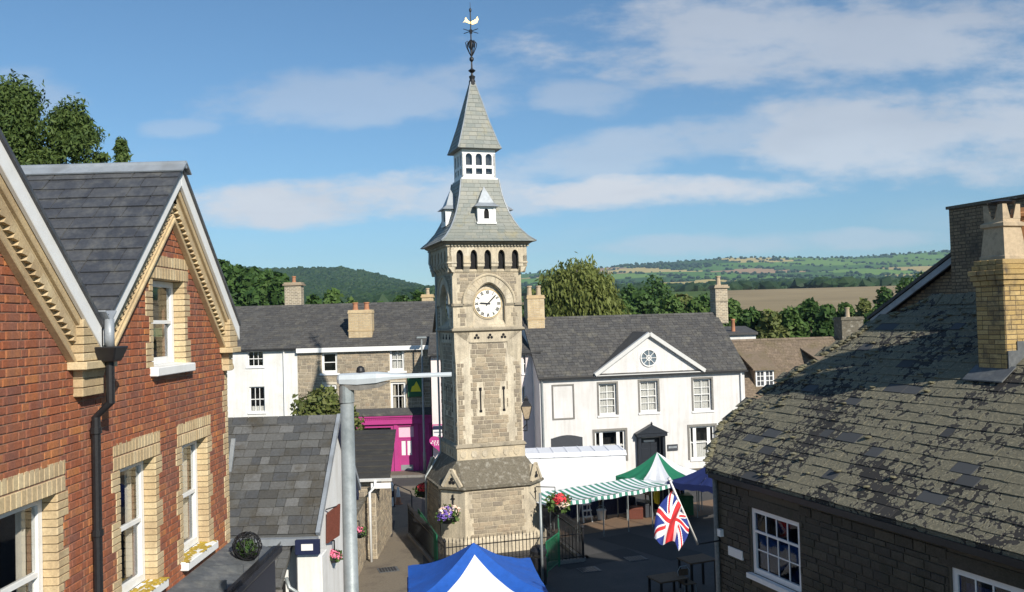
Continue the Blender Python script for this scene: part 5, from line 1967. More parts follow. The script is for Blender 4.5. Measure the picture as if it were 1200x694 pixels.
# slated roof
PROF = [(1.85, 11.60), (1.62, 11.80), (1.36, 12.12), (1.18, 12.45), (1.05, 12.75), (.94, 13.1), (.85, 13.45), (.75, 14.1)]
SPR = [(.86, 15.30), (.78, 15.5), (.52, 16.35), (.30, 17.2), (.07, 18.07)]


def at_len(prof, s):
    for (h0, z0), (h1, z1) in zip(prof, prof[1:]):
        l_ = math.hypot(h1 - h0, z1 - z0)
        if s <= l_:
            return h0 + (h1 - h0) * s / l_, z0 + (z1 - z0) * s / l_
        s -= l_
    return prof[-1]


def slated(parent, prof, rh, wd, limit):
    tot = sum(math.hypot(b2[0] - a_[0], b2[1] - a_[1]) for a_, b2 in zip(prof, prof[1:]))
    n = int(tot / rh)
    for i, M in enumerate(ROT):
        rest = MB()
        cnt = 0
        for r_ in range(n):
            s0, s1 = tot * r_ / n, min(tot, tot * (r_ + 1.35) / n)
            h0, z0 = at_len(prof, s0)
            h1, z1 = at_len(prof, s1)
            x = -h0 - random.uniform(0, wd)
            while x < h0:
                w = wd * random.uniform(.7, 1.3)
                f0, f1 = max(x, -h0) / h0, min(x + w, h0) / h0
                x += w
                if (f1 - f0) * h0 < .04:
                    continue
                g_ = .004
                lo = .022 + random.uniform(0, .006)
                P = [(f0 * h0 + g_, -h0 - lo, z0), (f1 * h0 - g_, -h0 - lo, z0), (f1 * h1 - g_ * .5, -h1 - .004, z1), (f0 * h1 + g_ * .5, -h1 - .004, z1)]
                Q = [(p_[0], p_[1] + .016, p_[2] - .012) for p_ in P]
                P = [M @ Vector(p_) for p_ in P]
                Q = [M @ Vector(p_) for p_ in Q]
                if i < 2 and cnt < limit:
                    MB().hexa(Q + P).build('slate', 'green_slate', parent)
                    cnt += 1
                else:
                    rest.hexa(Q + P)
        if rest.v:
            tag(rest.build('slating', 'green_slate', parent), kind='stuff')


mb = MB()
loft(mb, [ring8(h_ - .01, .002, z) for h_, z in PROF])
roof = mb.build('roof', 'green_slate', tower)
slated(roof, PROF, .16, .34, 150)
for sx_, sy_ in ((-1, -1), (1, -1), (1, 1), (-1, 1)):
    MB().tube([(sx_ * (h_ + .012), sy_ * (h_ + .012), z + .01) for h_, z in PROF], .03, 6).build('hip_roll', 'lead', roof)
# lucarnes
for i, M in enumerate(ROT):
    mb = MB()

    def lu(t_):
        u0, u1, y = -.27, .41, -1.3
        um = (u0 + u1) / 2
        arc = [(um + .1 * math.cos(math.pi * k / 8), 12.72 + .17 * math.sin(math.pi * k / 8)) for k in range(9)]
        t_.face(*[(x, y, z) for x, z in [(um + .1, 12.5), (u1, 12.36), (u1, 13.0), (um, 13.0)] + arc[:5][::-1]])
        t_.face(*[(x, y, z) for x, z in [(um, 13.0), (u0, 13.0), (u0, 12.36), (um - .1, 12.5)] + arc[4:][::-1]])
        t_.face((um - .1, y, 12.5), (u0, y, 12.36), (u1, y, 12.36), (um + .1, y, 12.5))
        for u in (u0, u1):
            t_.face((u, y, 12.36), (u, y, 13.0), (u, -.9, 13.0), (u, -.9, 12.36))
        t_.box(u0 - .05, u1 + .05, y - .04, y, 12.30, 12.37)
        t_.box(u0 - .02, u0 + .07, y - .03, y - .002, 12.37, 13.0).box(u1 - .07, u1 + .02, y - .03, y - .002, 12.37, 13.0)
    add_M(mb, M, lu)
    lc = mb.build('lucarne', 'white_paint', tower)
    mb = MB()
    add_M(mb, M, lambda t_: t_.box(-.06, .2, -1.25, -1.24, 12.45, 12.95))
    mb.build('dark_opening', 'interior', lc)
    mb = MB()
    add_M(mb, M, lambda t_: t_.idx([(-.42, -1.46, 12.96), (.56, -1.46, 12.96), (.56, -.7, 12.96), (-.42, -.7, 12.96), (-.24, -1.28, 13.12), (.38, -1.28, 13.12), (.38, -.8, 13.12), (-.24, -.8, 13.12), (.07, -1.02, 13.78)], [(0, 1, 5, 4), (1, 2, 6, 5), (3, 0, 4, 7), (4, 5, 8), (5, 6, 8), (7, 4, 8), (6, 7, 8), (3, 2, 1, 0)]))
    mb.build('lucarne_roof', 'lead', lc)
# white lantern
mb = MB()
LH = .67
mb.box(-LH - .06, LH + .06, -LH - .06, LH + .06, 14.06, 14.16)
for M in ROT:
    def lan(t_):
        ed = [-LH, -.5, -.3, -.1, .1, .3, .5, LH]
        ed = [(-LH, -.53), (-.27, -.13), (.13, .27), (.53, LH)]
        for a_, b2 in ed:
            t_.box(a_, b2, -LH, -LH + .09, 14.16, 15.12)
        ops_ = [(-.53, -.27), (-.13, .13), (.27, .53)]
        for a_, b2 in ops_:
            t_.box(a_, b2, -LH, -LH + .09, 14.16, 14.31).box(a_, b2, -LH, -LH + .09, 14.54, 14.66)
            m_ = (a_ + b2) / 2
            for s_ in (-1, 1):
                arc = [(m_ + s_ * .13 * math.cos(q), 14.98 + .14 * math.sin(q)) for q in [k * math.pi / 2 / 5 for k in range(6)]]
                t_.xz(arc + [(m_, 15.12)] + [(m_ + s_ * .13, 15.12)], -LH, -LH + .09)
        t_.box(-LH, LH, -LH - .001, -LH + .09, 15.12, 15.34)
    add_M(mb, M, lan)
lant = mb.build('lantern', 'white_paint', tower)
MB().box(-.5, .5, -.5, .5, 14.1, 15.3).build('dark_interior', 'dark_panel', lant)
for M in ROT:
    for u in (-.4, 0, .4):
        mb = MB()
        add_M(mb, M, lambda t_: t_.box(u - .128, u + .128, -LH + .03, -LH + .035, 14.16, 15.1))
        mb.build('pane', 'glass', lant)
mb = MB()
loft(mb, [ring8(h_ - .01, .002, z) for h_, z in SPR])
spire = mb.build('spire', 'green_slate', tower)
slated(spire, SPR, .17, .3, 90)
for sx_, sy_ in ((-1, -1), (1, -1), (1, 1), (-1, 1)):
    MB().tube([(sx_ * (h_ + .012), sy_ * (h_ + .012), z + .01) for h_, z in SPR], .025, 6).build('hip_roll', 'lead', spire)
mb = MB()
mb.lathe([(.12, 17.9), (.14, 18.1), (.1, 18.2), (.13, 18.32), (.06, 18.36), (.035, 18.45), (.15, 18.55), (.04, 18.64), (.03, 18.9), (.09, 18.98), (.09, 19.05), (.03, 19.12), (.025, 20.9), (.05, 20.95), (.05, 21.02), (.012, 21.08), (.006, 21.3)], (0, 0, 0), 10)
fin = mb.build('finial', 'black_iron', tower)
mb = MB()
for k in range(6):
    a_ = k * math.tau / 6
    mb.tube([(r_ * math.cos(a_), r_ * math.sin(a_), z) for r_, z in ((.03, 19.15), (.1, 19.28), (.2, 19.5), (.23, 19.66), (.15, 19.74), (.12, 19.64))], .018, 5)
    mb.tube([(r_ * math.cos(a_ + .5), r_ * math.sin(a_ + .5), z) for r_, z in ((.03, 19.4), (.13, 19.55), (.12, 19.7), (.03, 19.78))], .016, 5)
mb.build('scrollwork', 'black_iron', fin)
mb = MB()
for k in range(4):
    a_ = k * math.tau / 4 + .5
    mb.tube([(0, 0, 20.14), (.4 * math.cos(a_), .4 * math.sin(a_), 20.14)], .016, 5)
mb.tube([(0, 0, 20.05), (0, 0, 20.2)], .06, 8)
mb.build('cardinal_arms', 'black_iron', fin)
mb = MB()
mb.xz([(x_ * .8, 20.5 + (z_ - 20.5) * .8) for x_, z_ in ((-.4, 20.44), (-.3, 20.5), (-.16, 20.46), (-.05, 20.42), (.1, 20.40), (.2, 20.43), (.33, 20.5), (.4, 20.66), (.36, 20.82), (.3, 20.7), (.2, 20.62), (.12, 20.58), (0, 20.52), (-.1, 20.53), (-.2, 20.66), (-.24, 20.72), (-.28, 20.66), (-.28, 20.58), (-.34, 20.5))], -.012, .012)
mb.build('weathercock', 'gold', fin)

# wall lantern on the right flank of the tower
pl = at_y(617, 482, 34.7)
fl = Frame((pl.x, 34.7, pl.z), 0)
wl = thing('wall_lantern', 'tapered glass street lantern on a bracket at the tower right flank', 'lantern', fl)
mb = MB()
mb.idx([(-.09, -.09, -.28), (.09, -.09, -.28), (.09, .09, -.28), (-.09, .09, -.28), (-.2, -.2, .2), (.2, -.2, .2), (.2, .2, .2), (-.2, .2, .2)], [(0, 1, 5, 4), (1, 2, 6, 5), (2, 3, 7, 6), (3, 0, 4, 7)])
mb.build('glazing', 'buff_pot', wl)
mb = MB()
mb.lathe([(.3, .2), (.27, .24), (.1, .42), (.12, .46), (.06, .52), (.02, .6)], (0, 0, 0), 4, rad(45))
for sx_, sy_ in ((-1, -1), (1, -1), (1, 1), (-1, 1)):
    mb.tube([(sx_ * .09, sy_ * .09, -.28), (sx_ * .2, sy_ * .2, .2)], .014, 5)
mb.box(-.1, .1, -.1, .1, -.34, -.28)
mb.build('frame', 'black_iron', wl)
mb = MB()
mb.tube([(0, 0, -.33), (0, 0, -.75), (-.45, .15, -.75)], .025, 6)
mb.tube([(0, 0, -.5), (-.25, .08, -.75)], .018, 6)
mb.tube([(-.45, .15, -.2), (-.45, .15, -1.0)], .03, 6)
mb.build('bracket', 'black_iron', wl)
# grey service pole against the tower
pp_ = at_z(636, 688, 0)
MBp = MB().tube([(0, 0, 0), (0, 0, 3.0)], .045, 8)
o = MBp.build('service_pole', 'grey_metal', None, smooth=True)
o.location = pp_
tag(o, 'short grey steel pole at the right corner of the tower railings', 'pole')

# railings round the tower
FRZ = TW
rl = thing('railings', 'dark iron railings with pointed bars round the clock tower', 'railings', TW)
RB = 2.6
barm = MB().lathe([(.014, 0), (.014, 1.08), (.022, 1.1), (.004, 1.22)], (0, 0, 0), 5).mesh('bar', 'black_iron')
mb = MB()
cor = [(-2.6, 2.0), (-2.6, -4.4), (2.4, -4.4), (2.75, 1.2)]
for (x0, y0), (x1, y1) in zip(cor, cor[1:]):
    for z in (.18, .98):
        mb.beam((x0, y0, z), (x1, y1, z), .035, .03)
    n = int(math.hypot(x1 - x0, y1 - y0) / .13)
    for k in range(n + 1):
        piece('bar', barm, rl, (x0 + (x1 - x0) * k / n, y0 + (y1 - y0) * k / n, .05), (1, 1, random.uniform(.97, 1.03)))
for x, y in cor:
    mb.lathe([(.04, 0), (.04, 1.15), (.06, 1.2), (.0, 1.32)], (x, y, 0), 8)
mb.build('rails', 'black_iron', rl)
mb = MB()
for (x0, y0), (x1, y1) in zip(cor, cor[1:]):
    mb.beam((x0, y0, .06), (x1, y1, .06), .2, .12)
mb.build('kerb', 'kerb_stone', rl)

# ------------------------------------------------------------------ lichened stone building, right
A = at_y(831, 550, 17.85)
DV = Vector((.33, -.944, 0)).normalized()
FB = Frame((A.x, A.y, 0), math.atan2(DV.y, DV.x))
rb = thing('lichened_stone_house', 'shaded stone building under a big lichen-covered slate roof, at right', 'house', FB)
PT = math.tan(rad(36))
BE = A.z
SM = [(0, -.2), (.06, -.2), (.94, -1.0), (1.44, -.95), (2.85, -.15), (3.85, .5), (4.45, 1.35), (6, 3)]
WR = 4.45
smin = lambda w: lerp_tab(SM, w)


def hole_px(fr_, d, x0, x1, yt, yb):
    a_, _ = fr_.px(x0, (yt + yb) / 2, d)
    b2, _ = fr_.px(x1, (yt + yb) / 2, d)
    _, z1 = fr_.px((x0 + x1) / 2, yt, d)
    _, z0 = fr_.px((x0 + x1) / 2, yb, d)
    return a_, b2, z0, z1


YW = .16
w1 = hole_px(FB, YW, 881, 937.5, 604, 683)
a2, _ = FB.px(1115, 690, YW)
_, zt2 = FB.px(1158, 678, YW)
w2_ = (a2, a2 + 1.3, zt2 - 1.35, zt2)
rhol = [w1, w2_]
mb = MB()
wall_mesh(mb, 0, 13, 0, BE - .02, rhol, .35, y=YW)
for (wa, sa), (wb_, sb) in zip(SM[:-2], SM[1:-1]):
    mb.face((sa + .15, wa + YW, 0), (sb + .15, wb_ + YW, 0), (sb + .15, wb_ + YW, BE + wb_ * PT - .06), (sa + .15, wa + YW, BE + wa * PT - .06))
mb.box(1.6, 13, 8.5, 8.7, 0, BE)
rw = mb.build('wall', 'shaded_rubble_mortar', rb)
stn = courses(1.0, BE - .1, lambda: random.choice((.09, .115, .14, .16)), lambda z: (0, 12.8), lambda a_, b2: [(h_[0] - .03, h_[1] + .03) for h_ in rhol if b2 > h_[2] - .12 and a_ < h_[3] + .2], lambda k: random.uniform(.18, .5), .02)
lay(rw, stn, 'stone', 'shaded_rubble', FB, proud=.014, depth=.05, M=Matrix.Translation((0, YW, 0)), jitter=.02, stuff='stonework')
for h_ in rhol:
    MB().box(h_[0] - .2, h_[1] + .2, YW - .02, YW + .1, h_[3] + .01, h_[3] + .2).build('lintel', 'shaded_rubble', rb)
    wq = window(rb, *h_, y=YW + .03, cols=4, rows=(1, 2), fw=.085, bar=.022, back=.4, split=True, glass='shade_glass', curtain=('curtain', [(.0, 1, .0, .9)]) if h_ is w2_ else None)
    MB().box(h_[0] - .06, h_[1] + .06, YW - .1, YW + .03, h_[2] - .09, h_[2]).build('sill', 'white_paint', wq)
# small things on the wall
x, z = FB.px(864, 648, YW)
MB().box(x - .24, x + .24, YW - .05, YW - .016, z - .085, z + .085).build('white_plate', 'sign_white', rb)
x, z = FB.px(847, 624, YW)
MB().box(x - .06, x + .06, YW - .09, YW - .016, z - .07, z + .07).build('junction_box', 'sign_white', rb)
MB().tube([(.06, YW - .08, BE - .15), (.06, YW - .08, 0)], .045, 8).build('drainpipe', 'kerb_stone', rb, smooth=True)
MB().tube([(.3, YW - .03, 3.3), (.9, YW - .03, 2.9), (1.6, YW - .03, 2.4), (3.0, YW - .03, 2.35)], .012, 5).build('wall_cable', 'black_iron', rb)
# roof
ROOFP = [(w_, s_) for w_, s_ in SM[:-1]]
mb = MB()
top = [(s_ + .05, w_, BE + w_ * PT - .01) for w_, s_ in ROOFP] + [(13, WR, BE + WR * PT - .01), (13, 0, BE - .01)]
mb.extrude(top, (0, 0, -.1))
mb.extrude([(1.4, WR, BE + WR * PT - .01), (13, WR, BE + WR * PT - .01), (13, 2 * WR, BE), (1.4, 2 * WR, BE)], (0, 0, -.1))
deck = mb.build('roof', 'lichen_slate', rb)
cs, sn = math.cos(rad(36)), math.sin(rad(36))
slate_roof(deck, (-1.2, 0, BE), (1, 0, 0), (0, cs, sn), (0, -sn, cs), 14, WR / cs, .225, .38, 'lichen_slate', FB, thick=.009, overlap=1.5, clip=lambda a_, v_: a_ - 1.2 > smin(v_ * cs) - .1, jit=1.0, wild=2.2)
mb = MB()
for k in range(40):
    x = 1.35 + k * .3
    zz = BE + WR * PT
    mb.extrude([(x, WR - .2, zz - .1), (x, WR, zz + .1 + random.uniform(0, .03)), (x, WR + .2, zz - .1), (x, WR, zz + .03)], (.28, 0, 0))
mb.build('ridge_tiles', 'lichen_slate', rb)
# raised tufts of lichen and moss, thick towards the far end
mb = MB()
for k in range(160):
    w_ = random.uniform(.0, WR)
    s_ = smin(w_) + abs(random.gauss(0, 1)) * 2.6
    if s_ > 9 or noise.noise((s_ * .9, w_ * .9, 2.0)) < -.1:
        continue
    r_ = random.uniform(.03, .075)
    crown_lump(mb, s_, w_, BE + w_ * PT + .03, r_, r_ * .6, random)
for k in range(170):     # along the ragged end
    f_ = random.random()
    w_ = WR * f_
    r_ = random.uniform(.04, .09)
    crown_lump(mb, smin(w_) + random.uniform(-.04, .06), w_, BE + w_ * PT + .02, r_, r_ * .8, random)
tag(mb.build('lichen_tufts', 'roof_lichen', deck), kind='stuff')
MB().box(0, 13, -.03, .1, BE - .16, BE - .06).build('gutter', 'black_iron', rb)
# lead flashing below the chimney
CW, C0, C1 = 2.72, 4.06, 4.62
fz = lambda w_: BE + w_ * PT + .07
mb = MB()
mb.hexa([(C0 - .1, CW - .26, fz(CW - .26)), (C1 + .12, CW - .26, fz(CW - .26)), (C1 + .12, CW + .05, fz(CW + .05)), (C0 - .1, CW + .05, fz(CW + .05)), (C0 - .1, CW - .26, fz(CW - .26) + .02), (C1 + .12, CW - .26, fz(CW - .26) + .02), (C1 + .12, CW + .05, fz(CW + .05) + .02), (C0 - .1, CW + .05, fz(CW + .05) + .02)])
for k in range(5):
    w_ = CW + k * .2
    mb.box(C1 + .014, C1 + .03, w_, w_ + .2, fz(w_) - .1, fz(w_ + .2) + .16)
mb.build('lead_flashing', 'dull_lead', rb)
# brick chimney
_, ctop = FB.px(1178, 303, CW)
_, cc1 = FB.px(1178, 318, CW)
_, cc0 = FB.px(1178, 334, CW)
CD = CW + 1.15
mb = MB()
mb.box(C0, C1, CW, CD, 6.8, cc0).box(C0 + .01, C1 - .01, CW + .01, CD - .01, cc0, ctop)
stack = mb.build('chimney_stack', 'dark_mortar', rb)
hb = .078
for M, ln_ in ((Matrix.Translation((C0, CW, 0)), C1 - C0), (Matrix.Translation((C1, CW, 0)) @ Matrix.Rotation(rad(90), 4, 'Z'), CD - CW)):
    bl = courses(BE + CW * PT - .15, cc0, hb, lambda z: (0, ln_), lambda a_, b2: [], lambda k: (.225 if k % 3 else .115), .01, lambda r_: .11 if r_ % 2 else 0)
    lay(stack, bl, 'brick', 'dirty_yellow_brick', FB, proud=.006, depth=.05, M=M, limit=120, jitter=.003)
n = max(2, round((ctop - cc0) / hb))
for k in range(n):
    z0 = cc0 + (ctop - cc0) * k / n
    f_ = k / (n - 1)
    e = .03 + .05 * min(1, k * .6) if f_ < .62 else .05 - (f_ - .62) * .1
    nb = 4
    for j in range(nb):
        MB().box(C0 - e + (C1 - C0 + 2 * e) * j / nb + .004, C0 - e + (C1 - C0 + 2 * e) * (j + 1) / nb - .004, CW - e, CD + e, z0 + .003, z0 + (ctop - cc0) / n - .003).build('corbel_brick', 'dirty_yellow_brick', stack, bevel=.006)
# square buff pot with crowned top and a round orange pot
pc = (C0 + C1) / 2 + .0
_, ptop = FB.px(1176, 240, CW + .3)
hp_ = ptop - ctop
mb = MB()
cy_ = CW + .33


def sq(r_, z):
    return [(pc - r_, cy_ - r_, z), (pc + r_, cy_ - r_, z), (pc + r_, cy_ + r_, z), (pc - r_, cy_ + r_, z)]


loft(mb, [sq(.25, ctop - .02), sq(.25, ctop + .05), sq(.235, ctop + .07), sq(.19, ctop + hp_ * .58), sq(.23, ctop + hp_ * .6), sq(.23, ctop + hp_ * .66), sq(.185, ctop + hp_ * .69), sq(.185, ctop + hp_ * .74)])
for sx_, sy_ in ((-1, -1), (1, -1), (1, 1), (-1, 1)):
    z0 = ctop + hp_ * .74
    a_, b2 = .19, .03
    mb.idx([(pc + sx_ * a_, cy_ + sy_ * a_, z0), (pc + sx_ * .03, cy_ + sy_ * a_, z0), (pc + sx_ * a_, cy_ + sy_ * .03, z0), (pc + sx_ * .12, cy_ + sy_ * .12, z0), (pc + sx_ * a_, cy_ + sy_ * a_, ptop), (pc + sx_ * .1, cy_ + sy_ * a_, ptop), (pc + sx_ * a_, cy_ + sy_ * .1, ptop), (pc + sx_ * .13, cy_ + sy_ * .13, ptop)], [(0, 1, 5, 4), (0, 4, 6, 2), (1, 3, 7, 5), (3, 2, 6, 7), (4, 5, 7, 6)])
mb.build('square_chimney_pot', 'buff_pot', stack)
mb = MB()
mb.lathe([(.26, 0), (.25, .06), (.22, .1), (.215, hp_ * .78), (.26, hp_ * .8), (.26, hp_ * .86), (.24, hp_ * .88), (.24, hp_ * .96), (.18, hp_ * .96), (.17, hp_ * .5)], (pc + .02, CW + .86, ctop - .01), 20)
mb.build('round_chimney_pot', 'orange_pot', stack, smooth=False)
mb = MB()
mb.lathe([(.2, 0), (.22, .03), (.1, .06), (.02, .07)], (pc, cy_, ptop + .02), 12)
mb.build('pot_cowl', 'black_iron', stack)

# taller brick house behind it, with a broad chimney on its gable
GW = 8.2
hb2 = thing('brick_gable_house', 'old brown brick house with white bargeboard and broad chimney, top right', 'house', FB)
xg0, zg0 = FB.px(1028, 374, GW)
xg1, zg1 = FB.px(1117, 306, GW)
gs = (zg1 - zg0) / (xg1 - xg0)
xc0, _ = FB.px(1116, 300, GW - .25)
_, zct = FB.px(1118, 245, GW - .25)
xap = xg0 + 6.0
zap_ = zg0 + gs * 6.0
mb = MB()
mb.xz([(xg0 + .25, 0), (2 * xap - xg0 - .25, 0), (2 * xap - xg0 - .25, zg0), (xap, zap_ - .2), (xg0 + .25, zg0)], GW, GW + 9)
gw_ = mb.build('wall', 'dark_mortar', hb2)
bl = courses(BE + 1.5, zap_, .085, lambda z: (xg0 + .3 + max(0, (z - zg0) / gs), 2 * xap - xg0 - .3 - max(0, (z - zg0) / gs)), lambda a_, b2: [], lambda k: .235, .012, lambda r_: .11 if r_ % 2 else 0)
lay(gw_, bl, 'brick', 'old_brick', FB, proud=.006, depth=.04, M=Matrix.Translation((0, GW, 0)), limit=0)
mb = MB()
for s_ in (-1, 1):
    e = xap + s_ * (xap - xg0)
    mb.beam((e, GW - .2, zg0 + .02), (xap, GW - .2, zap_ + .02), .06, .24, (0, 1, 0))
mb2 = MB()
for s_ in (-1, 1):
    e = xap + s_ * (xap - xg0)
    q = [(e, zg0), (xap, zap_), (xap, zap_ - .17), (e, zg0 - .17)]
    mb2.xz(q, GW - .24, GW - .18)
mb2.build('bargeboard', 'lead', hb2)
mb = MB()
for s_ in (-1, 1):
    e = xap + s_ * (xap - xg0 + .1)
    mb.xz([(e, zg0 - .02), (xap, zap_ + .003), (xap, zap_ + .09), (e, zg0 + .07)], GW - .27, GW + 9.2)
mb.build('roof', 'far_slate', hb2)
# unseen block added against the house to throw shade over the square
mb = MB()
mb.box(4.2, 9.5, 4.75, GW - .003, 0, 11.2)
rwg = mb.build('shade_block_wall', 'old_brick', hb2)
MB().extrude([(4.0, 4.55, 11.15), (4.0, (4.55 + GW) / 2, 12.6), (4.0, GW - .3, 11.15)], (5.7, 0, 0)).build('shade_block_roof', 'far_slate', hb2)
cwid = 2.3
mb = MB()
mb.box(xc0, xc0 + cwid, GW - .3, GW + .9, BE + 2, zct)
cst = mb.build('chimney_stack', 'dark_mortar', hb2)
for M, ln_ in ((Matrix.Translation((xc0, GW - .3, 0)), cwid), (Matrix.Translation((xc0 + cwid, GW - .3, 0)) @ Matrix.Rotation(rad(90), 4, 'Z'), 1.2)):
    bl = courses(BE + 2.2, zct - .02, .082, lambda z: (0, ln_), lambda a_, b2: [], lambda k: (.23 if k % 2 else .115), .011, lambda r_: .09 if r_ % 2 else 0)
    lay(cst, bl, 'brick', 'old_brick', FB, proud=.006, depth=.04, M=M, limit=200 if ln_ > 2 else 0, jitter=.003)
MB().box(xc0 - .05, xc0 + cwid + .05, GW - .35, GW + .95, zct, zct + .07).build('coping', 'weathered_stone', cst)

# ------------------------------------------------------------------ paving, kerbs
sheet('lane_paving', [(-5.3, 20), (-1.2, 20), (-3.3, 31), (-4.3, 40), (-5.0, 47.5), (-7.6, 47.5), (-5.6, 34)], .004, 'paving')
q_ = [at_z(*p, 0) for p in ((640, 633), (640, 612), (735, 602), (850, 583), (850, 600), (735, 619))]
sheet('brown_paving', [(p.x, p.y) for p in q_], .004, 'brown_paving')
mb = MB()
mb.box(-16, -4.2, 50.2, 51.6, 0, .12)
tag(mb.build('pavement', 'paving'), kind='structure')
mb = MB()
k = 0
x = -16.0
while x < -4.2:
    mb.box(x, x + .88, 50.03, 50.195, 0, .125)
    x += .9
tag(mb.build('kerb', 'kerb_stone'), kind='structure')
c_, s_ = math.cos(rz), math.sin(rz)
fpv = [FW.w(-1, -1.6, 0), FW.w(LX + 4, -1.6, 0), FW.w(LX + 4, -.001, 0), FW.w(-1, -.001, 0)]
tag(MB().extrude(fpv, (0, 0, .12)).build('pavement', 'paving'), kind='structure')

for k, (px, py, w_, h_, r_) in enumerate(((700, 655, 3.2, 1.2, .5), (760, 640, 1.6, 4.0, .6), (450, 620, .8, 3.0, .1), (670, 650, 1.0, 1.4, .2))):
    p = at_z(px, py, 0)
    ca_, sa = math.cos(r_), math.sin(r_)
    sheet('tarmac_patch', [(p.x + ca_ * a_ * w_ / 2 - sa * b2 * h_ / 2, p.y + sa * a_ * w_ / 2 + ca_ * b2 * h_ / 2) for a_, b2 in ((-1, -1), (1, -1), (1.05, 1), (-.95, 1.04))], .008, 'tarmac_patch')
for px, py, lab in ((455, 668, 'square iron drain cover in the lane paving'), (690, 668, 'square iron drain cover in the dark square, left of the flag'), (745, 655, 'square iron drain cover in the dark square below the flag')):
    p = at_z(px, py, 0)
    dc = thing('drain_cover', lab, 'drain cover', Frame((p.x, p.y, .009), .3), 'drain covers')
    MB().box(-.35, .35, -.3, .3, 0, .012).build('frame', 'dull_lead', dc)
    for k in range(6):
        MB().box(-.3 + k * .1, -.24 + k * .1, -.26, .26, .012, .02).build('grate_bar', 'black_iron', dc)

# ------------------------------------------------------------------ foreground street lamp
pp_ = at_y(406.5, 470, 7.5)
fl = Frame((pp_.x, 7.5, 0), 0)
lp = thing('street_lamp', 'tall grey steel street lamp in the foreground, head level with the roofs', 'street lamp', fl)
zl = at_y(404, 452, 7.5).z
mb = MB()
mb.tube([(0, 0, 0), (0, 0, 1.6), (0, 0, 1.68), (0, 0, zl - .12)], [.1, .1, .082, .056], 16)
mb.build('column', 'grey_metal', lp, smooth=True)
mb = MB()
mb.tube([(0, 0, zl - .14), (0, 0, zl), (0, 0, zl + .01)], [.064, .062, .05], 16)
mb.build('collar', 'grey_metal', lp)
secs = [(-.07, .055, .0, .055), (-.05, .075, -.012, .07), (.1, .085, -.02, .075), (.26, .085, -.01, .078), (.38, .06, .014, .064), (.5, .036, .02, .056), (.88, .03, .024, .058)]
mb = MB()
rings = []
for x, w, zb, zt_ in secs:
    rings.append([(x, -w, zl + .03 + (zb + zt_) * .45), (x, -w * .8, zl + .03 + zt_ * .85), (x, -w * .3, zl + .03 + zt_), (x, w * .3, zl + .03 + zt_), (x, w * .8, zl + .03 + zt_ * .85), (x, w, zl + .03 + (zb + zt_) * .45), (x, w * .9, zl + .03 + zb), (x, -w * .9, zl + .03 + zb)])
loft(mb, rings)
mb.build('lantern_canopy', 'lamp_white', lp, smooth=False)
mb = MB()
rings = []
for x, w, d_ in ((-.05, .06, .01), (.0, .07, .05), (.12, .07, .06), (.28, .06, .04), (.36, .04, .0)):
    rings.append([(x, -w, zl + .022), (x, w, zl + .022), (x, w * .8, zl + .02 - d_), (x, -w * .8, zl + .02 - d_)])
loft(mb, rings)
mb.build('lamp_bowl', 'kerb_stone', lp)
mb = MB()
mb.lathe([(.036, 0), (.036, .02), (.03, .045), (.012, .06)], (.12, 0, zl + .1), 12)
mb.build('photocell', 'black_iron', lp, smooth=False)


